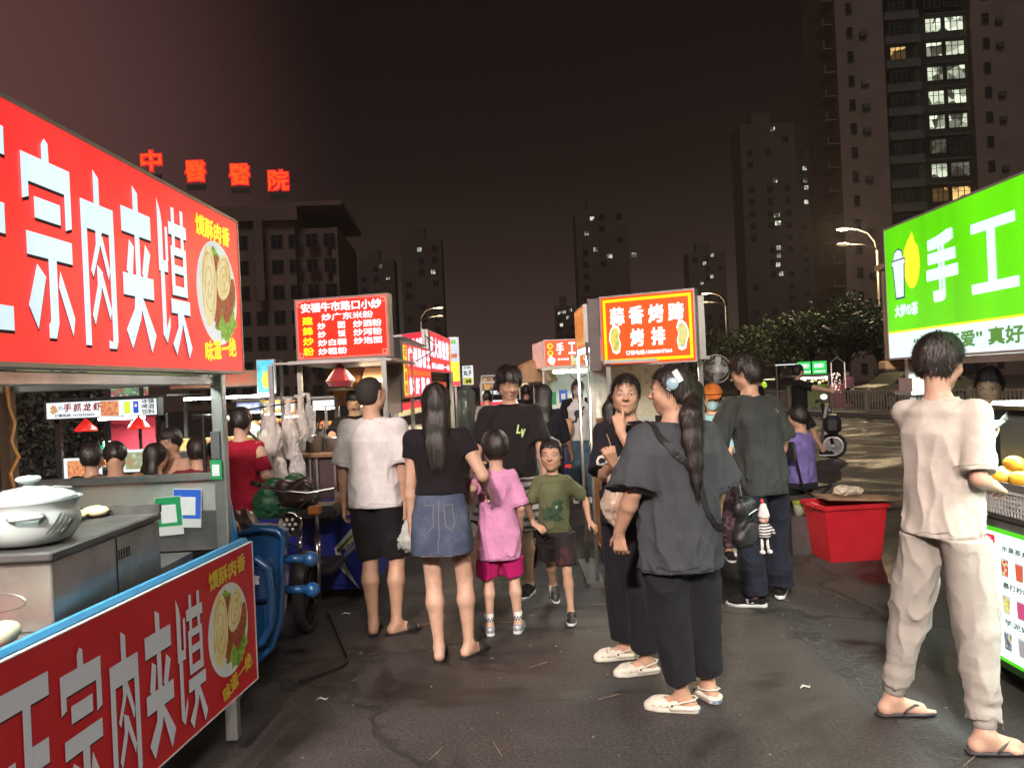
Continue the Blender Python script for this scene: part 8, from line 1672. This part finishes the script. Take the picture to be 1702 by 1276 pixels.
def cream_man():
    P = Person((1.86, 3.40), R(-58), 1.725, 'young man in cream t-shirt and baggy beige trousers at the tea stall', build=.86, tone=3, sw=.155, lean=(-.0,.02), hyaw=-8, hpitch=14, seed=24, res=.0072)
    wfoot(P, -1, 1.675, 3.56, -30); wfoot(P, 1, 1.865, 3.17, -38)
    warm(P, 1, (2.075,3.38,1.06), pole=Vector((.3,-1,-.5)), d=(-.2,1,-.15), n=(-.6,.1,-.6), curl=45)
    warm(P, -1, (2.16,3.62,1.22), pole=Vector((-.4,-1,-.4)), d=(.1,.75,.45), n=(.2,-.6,.7), curl=45, thumb=50)
    P.build_body((True, True)); P.face(eyes='down'); P.hair('short', seed=14, thick=1.15)
    P.shirt(cloth('cream_tee', (.52,.48,.42)), hem=-.10, loose=.032, sleeve=.90, sl_r=.076, fold=.008, flare=.006, collar=cloth('cream_rib', (.58,.52,.45)))
    P.trousers(cloth('beige_cloth', (.36,.34,.30), var=.08, bump=.4, bs=120), top=.22, end=.93, r_knee=.088, r_end=.060, loose=.024, fold=.009, bunch=.005, gather=True)
    fl = mat('flipflop_rubber', (.045,.042,.045), .6); P.shoe(-1, 'flip', fl); P.shoe(1, 'flip', fl)
    sd, el, wv, d, n, *_ = P.hand[-1]; c = P.root.matrix_basis @ (wv+d*.085+n*.028); o = MB().box((0,0,0), (.074,.155,.009), bev=.003).build('phone', mat('phone_case', (.10,.11,.12), .3)); o.location = c; o.rotation_euler = Euler((R(28), 0, R(-75))); tag(o, 'slim dark phone held up by the young man in cream', 'phone')
cream_man()
def simple(pos, yaw, H, label, shirt_m, pants_m=None, hair='short', res=.013, sit=None, female=False, arms=None, sleeve=.9, hp=0, hy=0, back=None, build=1.0, tone=1, grp=None, seed=30, face=True, shoes=True, shorts=False, mask=None, hair_m=None):
    base = 0 if sit is None else -(.90*H/1.7-sit)
    P = Person(pos, yaw, H, label, build=build, tone=tone, female=female, hyaw=hy, hpitch=hp, seed=seed, res=res, base=base, group=grp, sit=sit)
    if sit is not None:
        for sd in (-1, 1): P.foot(sd, sd*.12, .40*H/1.7, 0, lift=-base)
    if arms:
        for sd, a in zip((-1, 1), arms): P.arm(sd, a, curl=45)
    elif sit is not None:
        for sd in (-1, 1): P.arm(sd, (sd*.16,.34,1.10), pole=Vector((sd*.6,-.6,-.6)), curl=45)
    P.build_body()
    if face: P.face(mask=mask, eyes='open')
    z = P.hc.z; P.hair(hair, back=[(0,-.05,z+.02),(0,-.08,z-.12),(0,-.10,z-.26)] if back else None, width=.085, seed=seed, m=hair_m)
    P.shirt(shirt_m, hem=-.04 if sit is None else .02, loose=.03, sleeve=sleeve, sl_r=.08 if sleeve < 1 else .05, fold=.008)
    P.trousers(pants_m or blackp, end=.95 if not shorts else .44, r_end=.075 if not shorts else .1)
    if shoes:
        for sd in (-1, 1): P.shoe(sd, 'sneaker', black_c, white_p)
    return P
# diners behind the left cart: heads at their places in the photo
def diner(x, y, Y, yaw, lab, m, **k):
    p = px(x, y, Y); H = 1.66; seat = p.z-(1.7-.90)*H/1.7+.02      # crown minus the sitting height
    P = simple((p.x, Y), yaw, H, lab, m, sit=seat, **k)
    r = empty('plastic_stool', (p.x, Y-.02*math.cos(yaw), 0), yaw, 'low dark stool under the '+lab.split(',')[0].replace('seated ', ''), 'stool'); MB().box((0,0,seat-.115), (.30,.28,.03), bev=.01).build('seat', mat('stool_brown', (.10,.05,.04), .5), r)
    for sx in (-1,1):
        for sy in (-1,1): MB().cyl((sx*.13,sy*.12,0),(sx*.10,sy*.09,seat-.13), .015, n=6).build('leg', mat('stool_brown', (.10,.05,.04), .5), r)
    return P
tan = cloth('tan_shirt', (.30,.16,.08)); mar = cloth('maroon_shirt', (.16,.025,.03))
diner(152, 742, 6.6, R(-10), 'seated diner in black with short hair, leftmost behind the cart', black_c, seed=40, face=False)
diner(191, 740, 6.35, R(20), 'seated diner in tan shirt, bent over the table', tan, seed=41, hp=35, face=False, build=1.15)
diner(258, 742, 6.7, R(-25), 'seated diner with long dark hair, beside the white straw', black_c, seed=42, female=True, hair='long', back=True, face=False)
diner(284, 716, 6.95, R(160), 'seated woman in peach top, facing the camera', cloth('peach_top', (.42,.26,.18)), seed=43, female=True, hair='long', hp=18)
diner(327, 732, 6.75, R(30), 'seated man in maroon, with black hair near the steel post', mar, seed=44, face=False)
diner(357, 738, 6.9, R(70), 'seated person in dark red, half behind the steel post', cloth('red_tee', (.30,.03,.03)), seed=45, face=False)
for i, (x, y, Y) in enumerate(((205,800,7.0),(320,800,7.3))):
    p = px(x, y, Y); t = empty('folding_table', (p.x, Y+.25, 0), 0, ['low table before the diner in tan','low table before the woman in peach'][i], 'table'); MB().bb(-.4,.4,-.25,.25,.70,.725).build('tabletop', mat('table_top', (.3,.2,.15), .5), t)
    for sx in (-1,1):
        for sy in (-1,1): MB().cyl((sx*.36,sy*.2,0),(sx*.36,sy*.2,.70), .014, n=6).build('leg', iron, t)
def red_dress():
    p = px(400,690,6.1); P = Person((p.x,6.1), R(-10), 1.50, 'woman in red sleeveless dress with bare shoulders from behind', build=1.08, tone=3, female=True, seed=50, res=.009, hpitch=14); P.arm(1, (.24,.14,.95), curl=50); P.arm(-1, (-.15,.28,1.05), curl=50)
    P.build_body(); P.hair('bowl', seed=8); P.shirt(cloth('red_dress_cloth', (.33,.012,.03)), hem=-.6, loose=.022, sleeve=0, fold=.007, neck=.10, flare=.03, name='dress', collar=False)
    for sd in (-1,1):
        sh, el, w, *_ = P.hand[sd]; MB().tube([sh.lerp(el,.42), sh.lerp(el,.62), sh.lerp(el,.85)], [.056,.062,.064], 14).build('sleeve_ruffle', cloth('red_dress_cloth', (.33,.012,.03)), P.root, smooth=True)
    P.trousers(cloth('green_lining', (.10,.30,.20)), end=.8, r_end=.06); 
    for sd in (-1, 1): P.shoe(sd, 'slide', slip)
red_dress()
p = px(585,650,7.9); simple((p.x, 7.95), R(200), 1.60, 'cook in black leaning over the wok under the red menu sign', black_c, hp=30, hy=-10, arms=((-.30,.40,1.20),(.28,.42,1.18)), seed=51, res=.010, tone=3, sleeve=.7)
p = px(560,668,8.3); h_ = MB().lathe([(.0,.075),(.06,.072),(.085,.03),(.16,.0),(.155,-.008),(.08,.012),(0,.02)], n=20).build('bucket_hat', cloth('grey_hat', (.16,.14,.12)), smooth=True); h_.location = px(566,648,7.88); tag(h_, 'grey brimmed hat hanging above the steel pots', 'hat')
p = px(607,700,9.6); simple((p.x,9.6), R(170), 1.52, 'distant stall keeper in tan behind the cook', tan, seed=52, res=.014)
p = px(1645,620,4.45); simple((3.02,4.92), R(140), 1.56, 'tea seller in black with lanyard behind the mango tray', black_c, hp=22, female=True, arms=((-.20,.34,1.02),(.15,.36,1.05)), seed=53, res=.009, tone=1, sleeve=.9, hair='short')
# seated woman in violet
P = simple((2.80,7.63), R(50), 1.60, 'seated woman in violet shirt on the black metal chair', cloth('violet_shirt', (.17,.14,.36), var=.3), sit=.50, female=True, seed=54, res=.010, sleeve=1.5, face=False, build=1.1, hair='long', hp=10)
# rider and scooter
def scooter(pos, yaw, label, col, cat='scooter', sc=1.0):
    r = empty('motor_scooter', (pos[0], pos[1], 0), yaw, label, cat); m = mat('scooter_%s' % col[0], col[1], .3, coat=.6)
    wheel(r, (0,.62,.23), .23, 'x', .09); wheel(r, (0,-.58,.23), .23, 'x', .09)
    MB().box((0,-.40,.58), (.26,.72,.28), bev=.09).build('rear_body', m, r, smooth='auto'); MB().box((0,-.32,.76), (.27,.66,.10), bev=.045).build('seat', mat('black_vinyl', (.02,.02,.02), .35), r, smooth='auto')
    MB().box((0,.12,.30), (.28,.50,.06), bev=.02).build('footboard', m, r); MB().prism([(-.20,.40,.30),(.20,.40,.30),(.23,.47,.75),(.12,.52,.98),(-.12,.52,.98),(-.23,.47,.75)], (0,.05,0)).build('leg_shield', m, r)
    MB().tube([(0,.62,.23),(0,.54,.60),(0,.46,1.0)], .03, 8).build('fork', iron, r, smooth=True); MB().tube([(-.33,.36,1.03),(-.18,.45,1.05),(0,.48,1.04),(.18,.45,1.05),(.33,.36,1.03)], .014, 8).build('handlebar', iron, r, smooth=True)
    MB().ball((0,.58,.86), (.09,.05,.06), 12).build('headlight', mat('lens', (.35,.35,.36), .08), r, smooth=True); MB().bb(-.09,.09,-.80,-.785,.50,.62).build('number_plate', white_p, r); MB().box((0,-.76,.66), (.18,.04,.06), bev=.01).build('tail_light', emit('tail_red', (.6,.02,.02), .4), r)
    return r
sc_ = scooter((5.15,14.2), R(-112), 'dark motor scooter ridden along the far road', ('dark', (.05,.055,.06)))
MB().box((0,.62,.62), (.62,.30,.34), bev=.08).build('weather_apron', mat('apron_black', (.022,.022,.024), .5), sc_, smooth='auto')
P = simple((5.20,14.10), R(-112), 1.72, 'rider in black t-shirt and shorts on the dark scooter', black_c, sit=.90, shorts=True, seed=56, res=.014, arms=((-.26,.52,1.22),(.26,.52,1.22)), hy=40)
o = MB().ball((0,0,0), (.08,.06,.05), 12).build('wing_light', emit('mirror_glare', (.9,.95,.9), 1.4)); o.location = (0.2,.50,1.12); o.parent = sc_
s2 = scooter((.22,7.35), R(168), 'scooter with pale blue and red tail beside the long haired woman', ('pale', (.28,.42,.50)))
MB().bb(-.20,.20,-.82,-.80,.70,.735).build('tail_stripe', mat('stripe_red', (.5,.03,.03), .4), s2)
# far figures
for i, (x, y, Y, m, lab, yw) in enumerate(((874,640,14,black_c,'distant person in black beyond the tall man',0),(893,648,16,mar,'distant person in maroon near the tan umbrella',180),(1012,655,9.0,tan,'stall helper half hidden behind the finger woman',180),(1410,628,33,cloth('pink_far', (.4,.2,.22)),'distant figure standing by the fairy light stand',160),(1262,640,20,black_c,'distant person beyond the man in charcoal',90),(810,655,13,cloth('grey_far', (.2,.2,.2)),'distant figure at the left of the tall man',0))):
    p = px(x, y, Y); simple((p.x, Y), R(yw), min(1.72, max(1.5, p.z)), lab, m, seed=60+i, res=.018, face=False, shoes=False)

# ---------------------------------------------------------------- cooking smoke and night haze over the whole place
def haze():
    b = MB(); b.bb(-605,605,-205,905,-1.0,112); m = bpy.data.materials.new('haze'); m.use_nodes = True; nt = m.node_tree; nt.nodes.clear()
    o = nt.nodes.new('ShaderNodeOutputMaterial'); v = nt.nodes.new('ShaderNodeVolumePrincipled'); v.inputs['Color'].default_value = (.85,.80,.78,1); v.inputs['Density'].default_value = .00055; v.inputs['Anisotropy'].default_value = .3; nt.links.new(v.outputs[0], o.inputs['Volume'])
    tag(b.build('haze', m), kind='stuff')
haze()

# ---------------------------------------------------------------- small goods and cables
def bottle(loc, h, r, m, label, cm=None, grp='sauce bottles on the stall tables'):
    o = empty('sauce_bottle', loc, 0, label, 'bottle', grp); MB().lathe([(0,0),(r,.0),(r,h*.62),(r*.45,h*.8),(r*.4,h*.9)], n=14).build('bottle_body', m, o, smooth=True); MB().lathe([(r*.45,h*.9),(r*.48,h),(0,h)], n=12).build('cap', cm or red_p, o)
soy = mat('soy_glass', (.03,.012,.006), .12, coat=.6); chili = mat('chili_sauce', (.35,.04,.01), .3); oil_ = mat('oil_gold', (.45,.28,.04), .15, coat=.5)
for i, (x, y, h, r_, m, t) in enumerate(((-1.20,7.05,.20,.030,soy,'dark soy bottle at the front corner of the fried rice table'),(-1.27,7.10,.17,.034,chili,'red chili sauce bottle beside the dark soy bottle'),(-1.22,7.25,.24,.036,oil_,'golden oil bottle behind the soy bottle'),(-1.35,7.04,.13,.038,white_p,'white salt pot at the front of the fried rice table'))): bottle((x,y,1.06), h, r_, m, t)
for i, (x, y, h, r_, m, t) in enumerate(((.80,5.95,.19,.030,chili,'red sauce bottle at the corner of the trotter cart'),(.90,5.92,.15,.035,oil_,'amber sauce bottle beside the woman touching her lips'),(1.38,5.95,.21,.030,soy,'dark bottle at the right end of the trotter cart'),(1.28,5.93,.14,.036,white_p,'white lidded jar on the trotter cart by the orange cap'))): bottle((x,y,1.02), h, r_, m, t)
def cord(pts, label, r=.006, m=None):
    P = [Vector(p) for p in pts]; Q = []
    for i in range(len(P)-1):
        for j in range(6):
            t = j/6; a = P[max(0,i-1)]; b = P[i]; c = P[i+1]; d = P[min(len(P)-1,i+2)]
            Q.append(.5*((2*b)+(c-a)*t+(2*a-5*b+4*c-d)*t*t+(3*b-a-3*c+d)*t**3))
    tag(MB().tube(Q+[P[-1]], r, 6).build('power_cable', m or iron, smooth=True), label, 'cable')
cord([(-1.05,8.6,1.9),(-.9,9.2,2.05),(-1.0,9.9,2.2),(-1.15,10.5,2.3)], 'black cable sagging between the left row stall roofs')
cord([(.78,7.2,1.7),(.7,8.6,1.62),(.75,10,1.75),(.9,11,1.8)], 'black cable sagging between the right row stalls')
cord([(1.48,6.9,1.0),(1.62,7.2,.4),(1.9,7.6,.02),(2.6,8.2,.012),(3.9,8.6,.012),(6.5,9.6,.012)], 'black power cable running over the road from the trotter cart', .008)
cord([(-1.25,4.3,.012),(-1.05,4.55,.012),(-1.15,4.9,.012),(-1.4,5.6,.012)], 'black power cable on the ground by the blue tricycle', .008)
sq = MB()
for i in range(26):
    x, y = random.uniform(-.6,2.6), random.uniform(2.3,7.5); a = random.uniform(0,6.28); sq.cyl((x,y,.005),(x+.13*math.cos(a),y+.13*math.sin(a),.006), .0018, n=4)
tag(sq.build('dropped_skewers', wood), kind='stuff')
